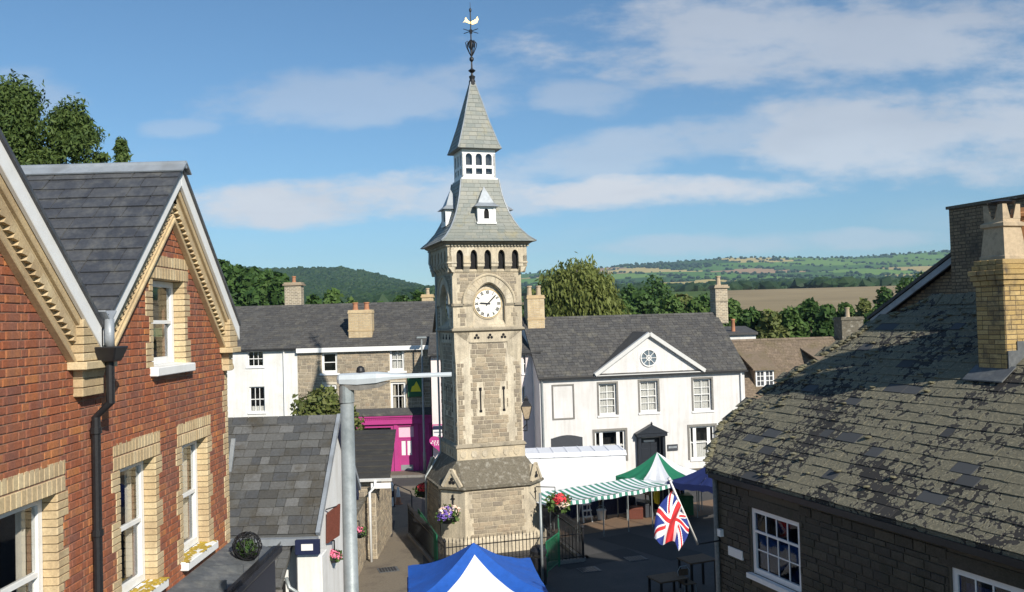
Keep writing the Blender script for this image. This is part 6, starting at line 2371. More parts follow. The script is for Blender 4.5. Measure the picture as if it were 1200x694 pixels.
# ------------------------------------------------------------------ market tents
def gazebo(name, label, centre, R_, phi, ze_, zp, panel, wall_side=None, val=.28, group=None, split=True, cap=None):
    fr_ = Frame((centre[0], centre[1], 0), 0)
    root = thing(name, label, 'tent', fr_, group)
    cor_ = [Vector((R_ * math.cos(rad(phi + 90 * k)), R_ * math.sin(rad(phi + 90 * k)), ze_)) for k in range(4)]
    pk_ = Vector((0, 0, zp))
    k = 0
    for i in range(4):
        a_, b2 = cor_[i], cor_[(i + 1) % 4]
        halves = [(a_, (a_ + b2) / 2), ((a_ + b2) / 2, b2)] if split else [(a_, b2)]
        for p_, r_ in halves:
            mat_ = panel(k)
            n, mN = 24, 12

            def surf(t_, f_):
                e = p_ + (r_ - p_) * f_
                q = pk_ + (e - pk_) * t_
                q.z -= .15 * math.sin(math.pi * t_) * (zp - ze_) + .04 * math.sin(f_ * math.pi) * t_ + .03 * noise.noise((q.x * 2.2, q.y * 2.2, k)) * t_ + .014 * math.sin(f_ * 17 + k) * t_ * t_
                return q
            if cap and mat_ != cap:      # inset panel: a triangle within the face
                half = lambda t_: max(0.0, .31 * (t_ - .17) / .83) / max(t_, .01)
                strips = [(lambda t_: 0.0, lambda t_: .5 - half(t_), cap), (lambda t_: .5 - half(t_), lambda t_: .5 + half(t_), mat_), (lambda t_: .5 + half(t_), lambda t_: 1.0, cap)]
            else:
                strips = [(lambda t_: 0.0, lambda t_: 1.0, mat_)]
            for fa_, fb2, mt_ in strips:
                mb = MB()
                for u in range(n):
                    t0, t1 = u / n, (u + 1) / n
                    for v_ in range(mN):
                        c0_ = [fa_(t0) + (fb2(t0) - fa_(t0)) * w_ / mN for w_ in (v_, v_ + 1)]
                        c1_ = [fa_(t1) + (fb2(t1) - fa_(t1)) * w_ / mN for w_ in (v_, v_ + 1)]
                        if c1_[1] - c1_[0] < 1e-5:
                            continue
                        mb.face(surf(t0, c0_[0]), surf(t1, c1_[0]), surf(t1, c1_[1]), surf(t0, c0_[1]))
                for v_ in range(mN):
                    fe = [fa_(1) + (fb2(1) - fa_(1)) * w_ / mN for w_ in (v_, v_ + 1)]
                    e0, e1 = surf(1, fe[0]), surf(1, fe[1])
                    mb.face(e0, e0 - Vector((0, 0, val + .02 * math.sin(fe[0] * 19))), e1 - Vector((0, 0, val + .02 * math.sin(fe[1] * 19))), e1)
                mb.build('canopy_panel', mt_, root, smooth=True)
            k += 1
    for c in cor_:
        MB().tube([(c.x * .97, c.y * .97, 0), (c.x * .97, c.y * .97, ze_ - .02)], .025, 6).build('leg', 'grey_metal', root)
    if wall_side is not None:
        for ws in wall_side:
            a_, b2 = cor_[ws], cor_[(ws + 1) % 4]
            mb = MB()
            n = 30
            for u in range(n):
                f0, f1 = u / n, (u + 1) / n
                p0, p1 = a_ + (b2 - a_) * f0, a_ + (b2 - a_) * f1
                o0, o1 = .03 * math.sin(u * 1.3), .03 * math.sin((u + 1) * 1.3)
                d_ = Vector((a_.x + b2.x, a_.y + b2.y, 0)).normalized()
                mb.face(p0 + d_ * o0 - Vector((0, 0, val)), (p0 + d_ * o0 * 2).xy.to_3d() + Vector((0, 0, .05)), (p1 + d_ * o1 * 2).xy.to_3d() + Vector((0, 0, .05)), p1 + d_ * o1 - Vector((0, 0, val)))
            mb.build('side_sheet', panel(ws), root, smooth=True)
    return root


bl_, br_ = at_z(478, 663, 2.3), at_z(622, 664, 2.3)
mid_ = (bl_ + br_) / 2
side = (br_ - bl_).length
ang = 7.0
mid_ = bl_ + Vector((math.cos(rad(ang)), math.sin(rad(ang)), 0)) * side / 2
cen = mid_ + Vector((math.sin(rad(ang)), -math.cos(rad(ang)), 0)) * side / 2
gazebo('market_tent', 'blue market tent with a white front panel, nearest in the foreground', (cen.x, cen.y), side / math.sqrt(2), ang - 135, 2.3, 3.19,
       lambda k: ['canvas_white', 'canvas_blue', 'canvas_blue', 'canvas_blue'][k % 4], split=False, cap='canvas_blue', wall_side=[3])
pk_ = at_y(770, 530, 39.2)
gazebo('striped_tent', 'green and white panelled market tent before the white house', (pk_.x, 39.2), 1.9, 190, 1.74, pk_.z, lambda k: 'canvas_green' if k % 2 == 0 else 'canvas_white', val=.26)
nl = at_z(784, 564, 1.72)
gazebo('navy_tent', 'plain navy market tent beside the lichened stone building', (nl.x + 2.0, nl.y + .2), 2.1, 186, 1.72, 2.5, lambda k: 'canvas_navy', val=.25)

# long striped awning on posts
a0, a1 = at_z(640, 592, 1.62), at_z(822, 561, 1.62)
dv = (a1 - a0)
aw_len = dv.length + .2
FA = Frame((a0.x, a0.y, 0), math.atan2(dv.y, dv.x))
aw = thing('awning_stall', 'long low market stall under a green and white striped awning', 'stall', FA)
nst = 54
for k in range(nst):
    mb = MB()
    x0, x1 = aw_len * k / nst, aw_len * (k + 1) / nst
    for j in range(6):
        f0, f1 = j / 6, (j + 1) / 6
        zz = lambda x, f_: 1.62 + .14 * f_ - .05 * math.sin(math.pi * ((x / 1.28) % 1)) * (1 - .6 * f_) - .06 * math.sin(math.pi * f_)
        mb.face((x0, f0 * 1.6, zz(x0, f0)), (x1, f0 * 1.6, zz(x1, f0)), (x1, f1 * 1.6, zz(x1, f1)), (x0, f1 * 1.6, zz(x0, f1)))
    mb.face((x0, 0, zz(x0, 0)), (x0, -.02, zz(x0, 0) - .14), (x1, -.02, zz(x1, 0) - .14), (x1, 0, zz(x1, 0)))
    mb.build('awning_stripe', 'awning_green' if k % 2 else 'canvas_white', aw, smooth=True)
for x in [.2 + 1.28 * k for k in range(7)]:
    MB().tube([(x, .02, 0), (x, .02, 1.62)], .022, 6).build('post', 'grey_metal', aw)
    MB().tube([(x, 1.58, 0), (x, 1.58, 1.75)], .022, 6).build('post', 'grey_metal', aw)
mb = MB()
mb.tube([(0, .02, 1.6), (aw_len, .02, 1.6)], .018, 6)
mb.tube([(0, 1.58, 1.73), (aw_len, 1.58, 1.73)], .018, 6)
mb.build('rails', 'grey_metal', aw)

# trestle tables and goods under the awning
TBL = [(at_z(678, 607, 0), 'dark-clothed trestle table at the left end of the striped awning'), (at_z(722, 603, 0), 'dark-clothed trestle table in the middle under the striped awning'), (at_z(775, 597, 0), 'dark-clothed trestle table at the right end of the striped awning')]
TF = []
for x, lab in TBL:
    ft = Frame(x, FA.rz * .6)
    TF.append(ft)
    tb = thing('trestle_table', lab, 'table', ft, 'stall tables')
    MB().box(-.75, .75, -.35, .35, .72, .76).build('table_top', 'timber', tb)
    mb = MB()
    n = 40
    for k in range(n):
        u0, u1 = -.77 + 1.54 * k / n, -.77 + 1.54 * (k + 1) / n
        o0, o1 = .02 * math.sin(k * 1.7), .02 * math.sin((k + 1) * 1.7)
        mb.face((u0, -.37 + o0 * .2, .765), (u0, -.37 - abs(o0), .12), (u1, -.37 - abs(o1), .12), (u1, -.37 + o1 * .2, .765))
    mb.build('cloth', 'navy', tb)
    for sx_ in (-1, 1):
        for sy_ in (-1, 1):
            MB().beam((sx_ * .6, sy_ * .28, .72), (sx_ * .62, sy_ * .32, 0), .04, .04, (1, 0, 0)).build('leg', 'timber', tb)


def crate(x, y, z, w, d_, h_, mat, lab, name='crate'):
    fc = Frame(TF[y].w(x, -.02, z), TF[y].rz + random.uniform(-.2, .2))
    r_ = thing(name, lab, 'crate', fc, 'crates of goods on the stall')
    MB().box(-w / 2, w / 2, -d_ / 2, d_ / 2, 0, .02).build('floor_board', mat, r_)
    for a_, b2, c, e in ((-w / 2, w / 2, -d_ / 2, -d_ / 2 + .02), (-w / 2, w / 2, d_ / 2 - .02, d_ / 2), (-w / 2, -w / 2 + .02, -d_ / 2 + .02, d_ / 2 - .02), (w / 2 - .02, w / 2, -d_ / 2 + .02, d_ / 2 - .02)):
        for zz in (.03, h_ * .55):
            MB().box(a_, b2, c, e, zz, zz + h_ * .4).build('slat', mat, r_)
    mb = MB()
    for k in range(16):
        crown_lump(mb, random.uniform(-w * .38, w * .38), random.uniform(-d_ * .35, d_ * .35), h_ * .6, .06, .12, random)
    tag(mb.build('produce', random.choice(['leaf_mid', 'red_plastic', 'terracotta', 'sign_yellow']), r_), kind='stuff')


crate(-.4, 1, .765, .5, .4, .22, 'timber', 'timber crate on the middle stall table, left one')
crate(.35, 1, .765, .5, .4, .24, 'blue_plastic', 'blue crate on the middle stall table')
crate(.45, 0, .765, .5, .4, .3, 'dark_panel', 'dark crate on the left-hand stall table')
crate(-.3, 2, .765, .5, .4, .22, 'timber', 'timber crate on the right-hand stall table')
crate(.4, 2, .765, .5, .4, .22, 'red_plastic', 'red crate on the right-hand stall table')
crate(-.45, 0, .765, .5, .4, .26, 'timber', 'timber crate at the left end of the left-hand stall table')
for px, py, w_, h_, mt, lab in ((660, 606, .9, .75, 'dark_panel', 'dark covered box under the awning nearest the tower'), (745, 607, .6, .5, 'sign_brown', 'brown cardboard box on the ground before the stall tables'), (757, 605, .5, .65, 'dark_panel', 'tall dark box right of the brown cardboard box'), (800, 603, .8, .9, 'sign_green', 'green covered display stand under the navy tent'), (735, 600, .5, .9, 'pale_pink', 'pale box standing between two stall tables'), (790, 598, .6, 1.1, 'timber', 'tall timber display stand behind the flag')):
    p = at_z(px, py, 0)
    bx_ = thing('goods_box', lab, 'box', Frame(p, random.uniform(-.3, .6)), 'boxes of stock on the ground')
    MB().box(-w_ / 2, w_ / 2, -.3, .3, 0, h_ * .8).build('carton', mt, bx_, bevel=.02)
    MB().hexa([(-w_ / 2 - .02, -.32, h_ * .8), (w_ / 2 + .02, -.32, h_ * .8), (w_ / 2 + .02, .32, h_ * .8), (-w_ / 2 - .02, .32, h_ * .8), (-w_ / 2, -.3, h_), (w_ / 2, -.3, h_ * .93), (w_ / 2, .3, h_), (-w_ / 2, .3, h_ * .95)]).build('lid', mt, bx_, bevel=.02)
# white step ladder, white bucket, red cloth
fs = Frame(at_z(686, 611, 0), FA.rz - .2)
sl_ = thing('step_ladder', 'small white folding step ladder under the striped awning', 'ladder', fs)
for s_ in (-1, 1):
    MB().beam((s_ * .2, -.25, 0), (s_ * .15, 0, 1.0), .05, .04, (0, 1, 0)).build('stile', 'white_paint', sl_)
    MB().beam((s_ * .2, .3, 0), (s_ * .15, .02, .98), .04, .03, (0, 1, 0)).build('back_leg', 'white_paint', sl_)
for k in range(4):
    MB().box(-.19, .19, -.24 + .06 * k - .08, -.24 + .06 * k + .08, .22 + .25 * k, .26 + .25 * k).build('tread', 'white_paint', sl_)
fs = Frame(at_z(705, 609, 0), 0)
bk = thing('white_bucket', 'white plastic bucket beside the step ladder', 'bucket', fs)
MB().lathe([(.16, 0), (.2, .38), (.215, .38), (.215, .42), (.19, .42), (.15, .03)], (0, 0, 0), 16).build('pail', 'sign_white', bk, smooth=False)
MB().tube([(.2 * math.cos(a_), 0, .4 + .2 * math.sin(a_)) for a_ in [math.pi * k / 10 for k in range(11)]], .008, 5).build('handle', 'grey_metal', bk)
fs = Frame(at_z(772, 606, 0), .3)
un = thing('folded_parasol', 'yellow folded parasol standing beneath the tents', 'parasol', fs)
MB().tube([(0, 0, 0), (0, 0, 1.7)], .02, 6).build('pole', 'grey_metal', un)
MB().lathe([(.05, .55), (.16, .6), (.2, .8), (.16, 1.2), (.06, 1.6), (.02, 1.68)], (0, 0, 0), 9).build('folded_cloth', 'sign_yellow', un)
# clothes rail
fs = Frame(FA.w(7.4, 1.0, 0), FA.rz + .3)
cr_ = thing('clothes_rail', 'clothes rail hung with dark garments at the right end of the awning', 'clothes rail', fs)
mb = MB()
mb.tube([(-.8, 0, 0), (-.8, 0, 1.45), (.8, 0, 1.45), (.8, 0, 0)], .018, 6)
mb.build('frame', 'grey_metal', cr_)
for k, mt in enumerate(('navy', 'flag_red', 'dark_panel', 'sign_green', 'timber', 'navy', 'pale_pink', 'dark_door', 'blue_plastic')):
    x = -.68 + k * .17
    MB().hexa([(x - .05, -.24, .45), (x + .05, -.22, .45), (x + .05, .22, .45), (x - .05, .24, .45), (x - .015, -.18, 1.38), (x + .015, -.18, 1.38), (x + .015, .18, 1.38), (x - .015, .18, 1.38)]).build('garment', mt, cr_)

# white box trailer behind the awning
tl = at_y(735, 592, 41)
tt = at_y(700, 531, 41)
FX = Frame((tl.x, 41, 0), rad(3))
tr_ = thing('market_trailer', 'plain white box trailer parked before the white house', 'trailer', FX)
mb = MB()
mb.box(-5.2, 0, 0, 2.2, .35, tt.z - .12)
mb.build('body', 'trailer_white', tr_, bevel=.04)
mb = MB()
mb.extrude([(-5.25, -.05, tt.z - .12), (-5.25, 2.25, tt.z - .12), (-5.25, 2.0, tt.z + .06), (-5.25, .2, tt.z + .06)], (5.3, 0, 0))
for k in range(9):
    mb.extrude([(-5.2 + k * .64, -.07, tt.z - .11), (-5.2 + k * .64, 2.25, tt.z - .11), (-5.2 + k * .64, 2.0, tt.z + .08), (-5.2 + k * .64, .19, tt.z + .08)], (.05, 0, 0))
mb.build('ribbed_roof', 'canvas_white', tr_)
for x in (-3.4, -2.5):
    w_ = MB().tube([(x, .05, .33), (x, .25, .33)], .33, 18).build('wheel', 'black_iron', tr_)
    MB().tube([(x, .03, .33), (x, .06, .33)], .18, 14).build('hub', 'grey_metal', w_)
MB().box(-5.2, 0, .06, 2.1, .25, .35).build('chassis', 'black_iron', tr_)

# ------------------------------------------------------------------ flag on the corner of the stone building
pb_, pt_ = at_y(818, 638, 17.55), at_y(785, 563, 17.15)
ff_ = Frame(pb_, 0)
fg = thing('union_flag', 'red white and blue union flag hanging from a slanted white pole', 'flag', ff_)
I_ = ff_.I
mb = MB()
mb.tube([I_ @ pb_, I_ @ pt_], .02, 8)
mb.tube([I_ @ pt_, I_ @ (pt_ + (pt_ - pb_).normalized() * .05)], .032, 8)
mb.build('pole', 'sign_white', fg, smooth=True)
wallp = FB.w(.1, YW - .02, pb_.z)
MB().tube([I_ @ pb_, I_ @ wallp], .015, 6).build('bracket', 'black_iron', fg)
h1, h2 = pb_.lerp(pt_, .86), pb_.lerp(pt_, .46)
f1, f2 = at_y(767, 633, 16.95), at_y(799, 641, 17.25)
NU, NV = 108, 72
gridp = []
for i in range(NU + 1):
    u = i / NU
    row = []
    for j in range(NV + 1):
        v_ = j / NV
        hp_ = h1.lerp(h2, v_)
        fp_ = f1.lerp(f2, v_)
        p = hp_.lerp(fp_, u)
        amp = .13 * (0.25 + u)
        p.y += amp * math.sin(v_ * 9.5 + u * 3.0) + .03 * math.sin(v_ * 19 + u * 6)
        p.x += .05 * math.sin(v_ * 8 + 1.2 + u * 2) * u - .13 * math.sin(math.pi * u) * (1 - v_) + .10 * math.sin(math.pi * u) * v_
        p.z += .05 * math.sin(v_ * 11 + .6) * u + .05 * math.sin(math.pi * u)
        row.append(I_ @ p)
    gridp.append(row)


def jack(u, v_):
    x, y = (u - .5) * 60, (v_ - .5) * 30
    if abs(x) < 3 or abs(y) < 3:
        return 0
    if abs(x) < 5 or abs(y) < 5:
        return 1
    for s_ in (1, -1):
        dist = (y * 60 - s_ * x * 30) / math.hypot(60, 30)
        side_ = 1 if x > 0 else -1
        d2 = dist * side_ * s_
        if 0 <= d2 < 2:
            return 0
        if abs(dist) < 3:
            return 1
    return 2


mb = MB()
n = NV + 1
mb.v = [tuple(p) for r_ in gridp for p in r_]
for i in range(NU):
    for j in range(NV):
        mb.f.append((i * n + j, (i + 1) * n + j, (i + 1) * n + j + 1, i * n + j + 1))
        mb.m.append(jack((i + .5) / NU, (j + .5) / NV))
mb.build('cloth', ['flag_red', 'flag_white', 'flag_blue'], fg, smooth=True)


# ------------------------------------------------------------------ flowers and street furniture
def basket(name, lab, p, r_, fl_mats, seed, pole=None, bowl='black_iron', greens='leaf_mid'):
    fk = Frame(p, 0)
    b0_ = thing(name, lab, 'flower basket', fk)
    MB().lathe([(.05, -r_ * .75), (r_ * .6, -r_ * .6), (r_ * .95, -r_ * .1), (r_, 0), (r_ * .9, 0), (r_ * .5, -r_ * .4)], (0, 0, 0), 14).build('bowl', bowl, b0_, smooth=True)
    gr_ = leaves('greenery', greens, b0_, [(0, 0, r_ * .25, r_ * 1.05, r_ * 1.05, r_ * .6), (r_ * .5, -r_ * .4, -r_ * .1, r_ * .5, r_ * .5, r_ * .55), (-r_ * .5, -r_ * .5, -r_ * .1, r_ * .5, r_ * .5, r_ * .5)], 420, r_ * .22, seed=seed, shell=.4)
    tag(gr_, kind='stuff')
    for k, fm in enumerate(fl_mats):
        a_ = k * 2.2 + seed
        leaves('blossom', fm, b0_, [(math.cos(a_) * r_ * .5, -abs(math.sin(a_)) * r_ * .6, r_ * (.45 - .35 * (k % 2)), r_ * .55, r_ * .55, r_ * .4)], 130, r_ * .2, seed=seed + k, shell=.7)
    if pole:
        MB().tube(pole, .02, 6).build('hanger', 'black_iron', b0_)
    return b0_


basket('flower_basket', 'basket of pale flowers trailing purple blooms, left of the tower base', at_y(525, 604, 32.6), .42, ['flower_white', 'flower_purple', 'flower_white', 'flower_purple', 'flower_purple'], 2, [(-.2, 0, -.2), (-.3, 0, .4), (-.3, .3, -1.3)])
basket('flower_basket', 'wide dark basket with red geraniums, right of the tower base', at_y(654, 590, 33.4), .46, ['flower_red', 'flower_white'], 5, [(-.1, 0, 0), (-.1, 0, .6), (-.8, .2, .6)])
basket('flower_basket', 'green hanging basket in shade at the far left of the tower', at_y(497, 575, 36.5), .38, ['flower_red'], 8, [(.1, 0, 0), (.1, 0, .5), (.8, 0, .5)], greens='leaf_dark')
basket('flower_basket', 'pink geranium basket on the white cottage gable', at_y(392, 652, 17.4), .16, ['flower_pink', 'flower_pink', 'flower_pink'], 11, [(0, 0, 0), (0, 0, .3), (-.3, .05, .3)])
basket('flower_basket', 'small pink flower basket half hidden behind the lamp column', at_y(421, 624, 24.0), .2, ['flower_pink', 'flower_pink'], 14, [(0, 0, 0), (0, 0, .3), (-.4, 0, .3)])


def hurdle(lab, p0_, p1_, h_=1.05):
    d_ = p1_ - p0_
    fh = Frame(p0_, math.atan2(d_.y, d_.x))
    hr_ = thing('hurdle_barrier', lab, 'barrier', fh, 'green crowd barriers')
    L_ = d_.length
    MB().tube([(0, 0, 0), (0, 0, h_), (L_, 0, h_), (L_, 0, 0)], .025, 6).build('frame', 'green_paint', hr_)
    MB().tube([(0, 0, .15), (L_, 0, .15)], .018, 6).build('bottom_rail', 'green_paint', hr_)
    n = int(L_ / .11)
    me_ = MB().tube([(0, 0, .15), (0, 0, h_)], .012, 5).mesh('bar', 'green_paint')
    for k in range(1, n):
        piece('bar', me_, hr_, (L_ * k / n, 0, 0))


hurdle('green steel crowd barrier in the lane, left of the tower', at_z(491, 632, 0), at_z(513, 668, 0), 1.2)
hurdle('green steel crowd barrier right of the tower railings, far one', at_z(656, 662, 0), at_z(655, 640, 0), 1.15)
hurdle('green steel crowd barrier right of the tower railings, near one', at_z(641, 676, 0), at_z(655, 664, 0), 1.15)

pbn = at_z(632, 684, 0)
fb_ = Frame(pbn, .2)
bn = thing('litter_bin', 'black litter bin beside the tower railings', 'bin', fb_)
MB().lathe([(.24, 0), (.26, .05), (.26, .85), (.24, .88)], (0, 0, 0), 14).build('body', 'black_iron', bn, smooth=False)
MB().lathe([(.28, .98), (.28, 1.08), (.2, 1.2), (.05, 1.26)], (0, 0, 0), 14).build('hood', 'black_iron', bn, smooth=False)
for a_ in (.5, 2.1, 3.7, 5.3):
    MB().tube([(.24 * math.cos(a_), .24 * math.sin(a_), .85), (.26 * math.cos(a_), .26 * math.sin(a_), 1.0)], .02, 5).build('hood_post', 'black_iron', bn)

ps = at_y(600, 661, 27.5)
fs = Frame((ps.x, 27.5, 0), 0)
sg = thing('yellow_sign', 'small yellow notice on a post behind the blue tent', 'sign', fs)
MB().box(-.2, .2, -.012, .012, ps.z - .16, ps.z + .16).build('board', 'sign_yellow', sg, bevel=.004)
mb = MB()
for k in range(5):
    mb.box(-.14 + k * .058, -.1 + k * .058, -.018, -.012, ps.z - .02, ps.z + .05)
mb.build('lettering', 'clock_black', sg)
MB().tube([(0, .03, 0), (0, .03, ps.z + .1)], .02, 6).build('post', 'grey_metal', sg)

pz = at_z(458, 593, 0)
fs = Frame(pz, 0)
bo = thing('bollard', 'white bollard with black band in the lane by the shed', 'bollard', fs)
MB().lathe([(.16, 0), (.15, 1.0), (.12, 1.08), (.04, 1.12)], (0, 0, 0), 12).build('shaft', 'sign_white', bo)
MB().lathe([(.157, .42), (.155, .72)], (0, 0, 0), 12).build('band', 'navy', bo)
pz = at_z(467, 591, 0)
fs = Frame(pz, 0)
bo = thing('traffic_cone', 'short orange cone with white top beside the bollard', 'cone', fs)
MB().lathe([(.2, 0), (.2, .04), (.14, .05), (.1, .35)], (0, 0, 0), 12).build('orange_base', 'terracotta', bo)
MB().lathe([(.1, .352), (.05, .8), (.02, .82)], (0, 0, 0), 12).build('white_top', 'sign_white', bo)
pa, pb2 = at_z(462, 594, 0), at_z(483, 605, 0)
fs = Frame(pa, math.atan2((pb2 - pa).y, (pb2 - pa).x))
hp2 = thing('hoop_barrier', 'thin black hoop barrier standing in the lane', 'barrier', fs)
L_ = (pb2 - pa).length
MB().tube([(0, 0, 0), (0, 0, .95), (.15, 0, 1.08), (L_ - .15, 0, 1.08), (L_, 0, .95), (L_, 0, 0)], .025, 7).build('hoop', 'black_iron', hp2, smooth=True)
MB().box(-.06, .06, -.06, .06, 0, .02).box(L_ - .06, L_ + .06, -.06, .06, 0, .02).build('foot_plate', 'black_iron', hp2)
# white down-slanting pipe at the tower's left
# cafe furniture in the shade at lower right
for (px, py), lab, hh_ in (((783, 700), 'dark low table in the shade at the bottom edge', .62), ((818, 690), 'dark tall table in shade against the stone building', .95)):
    p = at_z(px, py, 0)
    ft = Frame(p, .4)
    tb = thing('cafe_table', lab, 'table', ft, 'tables in the shade')
    MB().box(-.5, .5, -.4, .4, hh_ - .05, hh_).build('table_top', 'timber', tb, bevel=.01)
    for sx_ in (-1, 1):
        for sy_ in (-1, 1):
            MB().box(sx_ * .44 - .03, sx_ * .44 + .03, sy_ * .34 - .03, sy_ * .34 + .03, 0, hh_ - .05).build('leg', 'black_iron', tb)
p = at_z(806, 700, 0)
fs = Frame(p, .3)
ch = thing('cafe_chair', 'dark chair with curved metal back in shade at lower right', 'chair', fs)
MB().box(-.21, .21, -.21, .21, .43, .46).build('seat', 'timber', ch, bevel=.01)
for sx_ in (-1, 1):
    for sy_ in (-1, 1):
        MB().tube([(sx_ * .19, sy_ * .19, 0), (sx_ * .18, sy_ * .18, .43)], .014, 6).build('leg', 'grey_metal', ch)
MB().tube([(-.19, .2, .45), (-.2, .22, .75), (-.1, .24, .88), (.1, .24, .88), (.2, .22, .75), (.19, .2, .45)], .014, 6).build('back_hoop', 'grey_metal', ch, smooth=True)
MB().box(-.15, .15, .215, .235, .6, .8).build('backrest', 'timber', ch)

# ------------------------------------------------------------------ trees
def ground_z(X, Y):
    return terrain(X, Y) if Y > 96 else 0.0


def tree_px(name, label, px, pyt, Y, r, mat, **kw):
    p = at_y(px, pyt, Y)
    z0 = ground_z(p.x, Y)
    return tree(name, label, (p.x, Y, z0), p.z - z0, r, mat, **kw)


tree_px('conifer_tree', 'tall feathery conifer at the top left edge, behind the brick house', 16, 90, 27, 2.6, 'leaf_conifer', n=60000, size=.055, base=6, nb=80, seed=1, taper=.6, shell=.15, zs=.7, droop=.3, core=.3, q0=.2, q1=.36)
tree_px('conifer_tree', 'rounded conifer right of the tallest one, behind the brick house', 84, 116, 27.5, 1.75, 'leaf_conifer', n=48000, size=.055, base=6, nb=60, seed=2, taper=.25, shell=.15, zs=.8, droop=.3, core=.35, q0=.2, q1=.4)
tree_px('conifer_tree', 'small conifer tip just above the slate ridge of the brick house', 142, 162, 27, .62, 'leaf_conifer', n=12000, size=.05, base=8, nb=26, seed=3, taper=.45, shell=.15, droop=.3, core=.35)
g2 = random.Random(21)
for k, (px, py, Y, r) in enumerate(((238, 300, 118, 4.5), (258, 306, 112, 4.2), (276, 312, 115, 4.0), (294, 316, 112, 3.8), (312, 318, 116, 3.6), (328, 320, 112, 3.0))):
    tree_px('dark_tree', ['dark broadleaf tree hidden partly by the brick house gable', 'dark broadleaf tree second from the brick house gable', 'dark broadleaf tree third from the brick house gable', 'dark broadleaf tree fourth from the brick house gable', 'dark broadleaf tree fifth from the brick house gable', 'dark broadleaf tree just left of the stone chimney'][k], px, py, Y, r, 'leaf_dark', n=4200, size=.55, nb=20, base=2, seed=30 + k, taper=.35, group='dark trees behind the white terrace')
for k, (px, py, Y, r, mt, lab) in enumerate(((367, 346, 80, 1.6, 'leaf_dark', 'small round tree right of the stone chimney'), (390, 341, 82, 1.9, 'leaf_mid', 'small tree behind the terrace ridge, left of the yellow chimney'), (412, 352, 84, 1.8, 'leaf_mid', 'low tree directly behind the yellow chimney'), (446, 354, 84, 2.0, 'leaf_dark', 'low tree right of the yellow chimney'), (470, 347, 90, 2.4, 'leaf_dark', 'dark tree left of the slim chimney near the tower'), (490, 342, 92, 2.2, 'leaf_dark', 'dark tree behind the slim chimney near the tower'))):
    tree_px('garden_tree', lab, px, py, Y, r, mt, n=2200, size=.36, nb=14, base=3, seed=50 + k, taper=.4)
# weeping willow
p = at_y(674, 305, 78)
wb_ = []
gw = random.Random(9)
Hh = p.z
for k in range(70):
    a_ = gw.uniform(0, math.tau)
    rr = 4.5 * math.sqrt(gw.random())
    zt_ = Hh * (1 - .26 * (rr / 4.3) ** 3) - gw.uniform(.0, .9)
    wb_.append((rr * math.cos(a_), rr * math.sin(a_), zt_ - gw.uniform(1.6, 2.6), gw.uniform(.8, 1.4), gw.uniform(.8, 1.4), gw.uniform(1.5, 2.8)))
tree('willow_tree', 'big weeping willow behind the clock tower and white house', (p.x, 78, 0), Hh, 4.3, 'leaf_willow', n=24000, size=.17, base=3, seed=70, droop=.75, blobs=wb_, shell=.5)
hedge = [(738, 336, 120, 4.0, 'leaf_dark'), (752, 344, 105, 3.2, 'leaf_dark'), (768, 330, 150, 5.0, 'leaf_dark'), (785, 350, 98, 2.8, 'leaf_mid'), (800, 346, 108, 3.0, 'leaf_yellow'), (815, 351, 99, 2.6, 'leaf_mid'), (826, 345, 118, 3.4, 'leaf_dark'), (858, 352, 98, 2.2, 'leaf_mid'), (730, 352, 96, 2.6, 'leaf_mid'), (778, 352, 112, 3.0, 'leaf_mid'), (648, 335, 100, 3.4, 'leaf_dark')]
labs = ['dark tree right of the willow top', 'dark green tree second right of the willow', 'tallest dark tree behind the white house ridge', 'mid green tree behind the pediment apex', 'yellowish tree behind the white house ridge', 'bright bushy tree right of the yellowish one', 'dark tree left of the slim right-hand chimney', 'small tree just right of the slim right-hand chimney', 'small green tree against the right edge of the willow', 'broad green tree between the dark trees behind the ridge', 'dark tree showing between the tower and the willow']
for k, ((px, py, Y, r, mt), lab) in enumerate(zip(hedge, labs)):
    tree_px('hedge_tree', lab, px, py, Y, r, mt, n=2600, size=.42, nb=15, base=1, seed=90 + k, taper=.35)
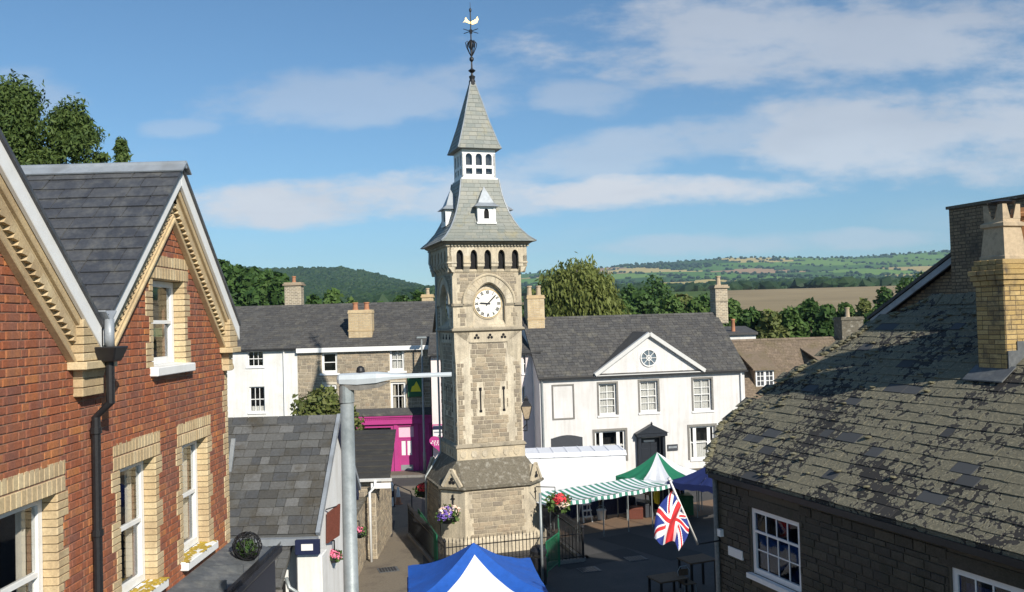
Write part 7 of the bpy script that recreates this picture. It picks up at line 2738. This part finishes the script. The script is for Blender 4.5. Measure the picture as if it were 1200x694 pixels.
ft_ = [(880, 362, 76, 2.2, 'leaf_dark', 'dark bushy tree left end of the clump behind the tiled cottage'), (902, 366, 74, 2.0, 'leaf_yellow', 'yellow-green bush behind the tiled cottage roof'), (925, 360, 80, 2.4, 'leaf_mid', 'mid green tree in the clump behind the tiled cottage'), (948, 351, 86, 2.6, 'leaf_dark', 'tallest tree in the clump behind the tiled cottage'), (968, 358, 82, 2.2, 'leaf_dark', 'dark tree left of the grey stone chimney'), (990, 356, 90, 2.4, 'leaf_mid', 'green tree directly behind the grey stone chimney'), (1012, 352, 84, 1.8, 'leaf_yellow', 'yellow-green tree right of the grey stone chimney'), (1024, 366, 74, 1.8, 'leaf_mid', 'bright bush under the lead bargeboard at right'), (1035, 338, 120, 3.0, 'leaf_dark', 'dark tree left of the brick gable, edge of the brown field'), (1062, 328, 125, 4.0, 'leaf_dark', 'big dark tree beside the brick gable'), (1085, 322, 128, 4.5, 'leaf_dark', 'dark tree partly behind the bargeboard and broad chimney')]
for k, (px, py, Y, r, mt, lab) in enumerate(ft_):
    tree_px('field_tree', lab, px, py, Y, r, mt, n=3200, size=.34, nb=17, base=.8, seed=130 + k, taper=.35)
tree_px('garden_shrub', 'bushy pale green shrub before the stone terrace, behind the slate cottage', 376, 461, 40, 2.2, 'leaf_yellow', n=7000, size=.15, nb=20, base=1.5, seed=160, taper=.3, cat='shrub')

# ------------------------------------------------------------------ air: thin blue haze over the valley
mb = MB().box(-7000, 7000, -320, 5900, -4.2, 470)
hz = mb.build('haze', 'interior')
hm = bpy.data.materials.new('haze_air')
hm.use_nodes = True
ht = hm.node_tree
ht.nodes.clear()
ho = ht.nodes.new('ShaderNodeOutputMaterial')
hv = ht.nodes.new('ShaderNodeVolumePrincipled')
hv.inputs['Color'].default_value = (.50, .72, 1.0, 1)
hv.inputs['Density'].default_value = 9.5e-5
hv.inputs['Anisotropy'].default_value = 0.0
ht.links.new(hv.outputs[0], ho.inputs['Volume'])
hz.data.materials.clear()
hz.data.materials.append(hm)
tag(hz, kind='stuff')
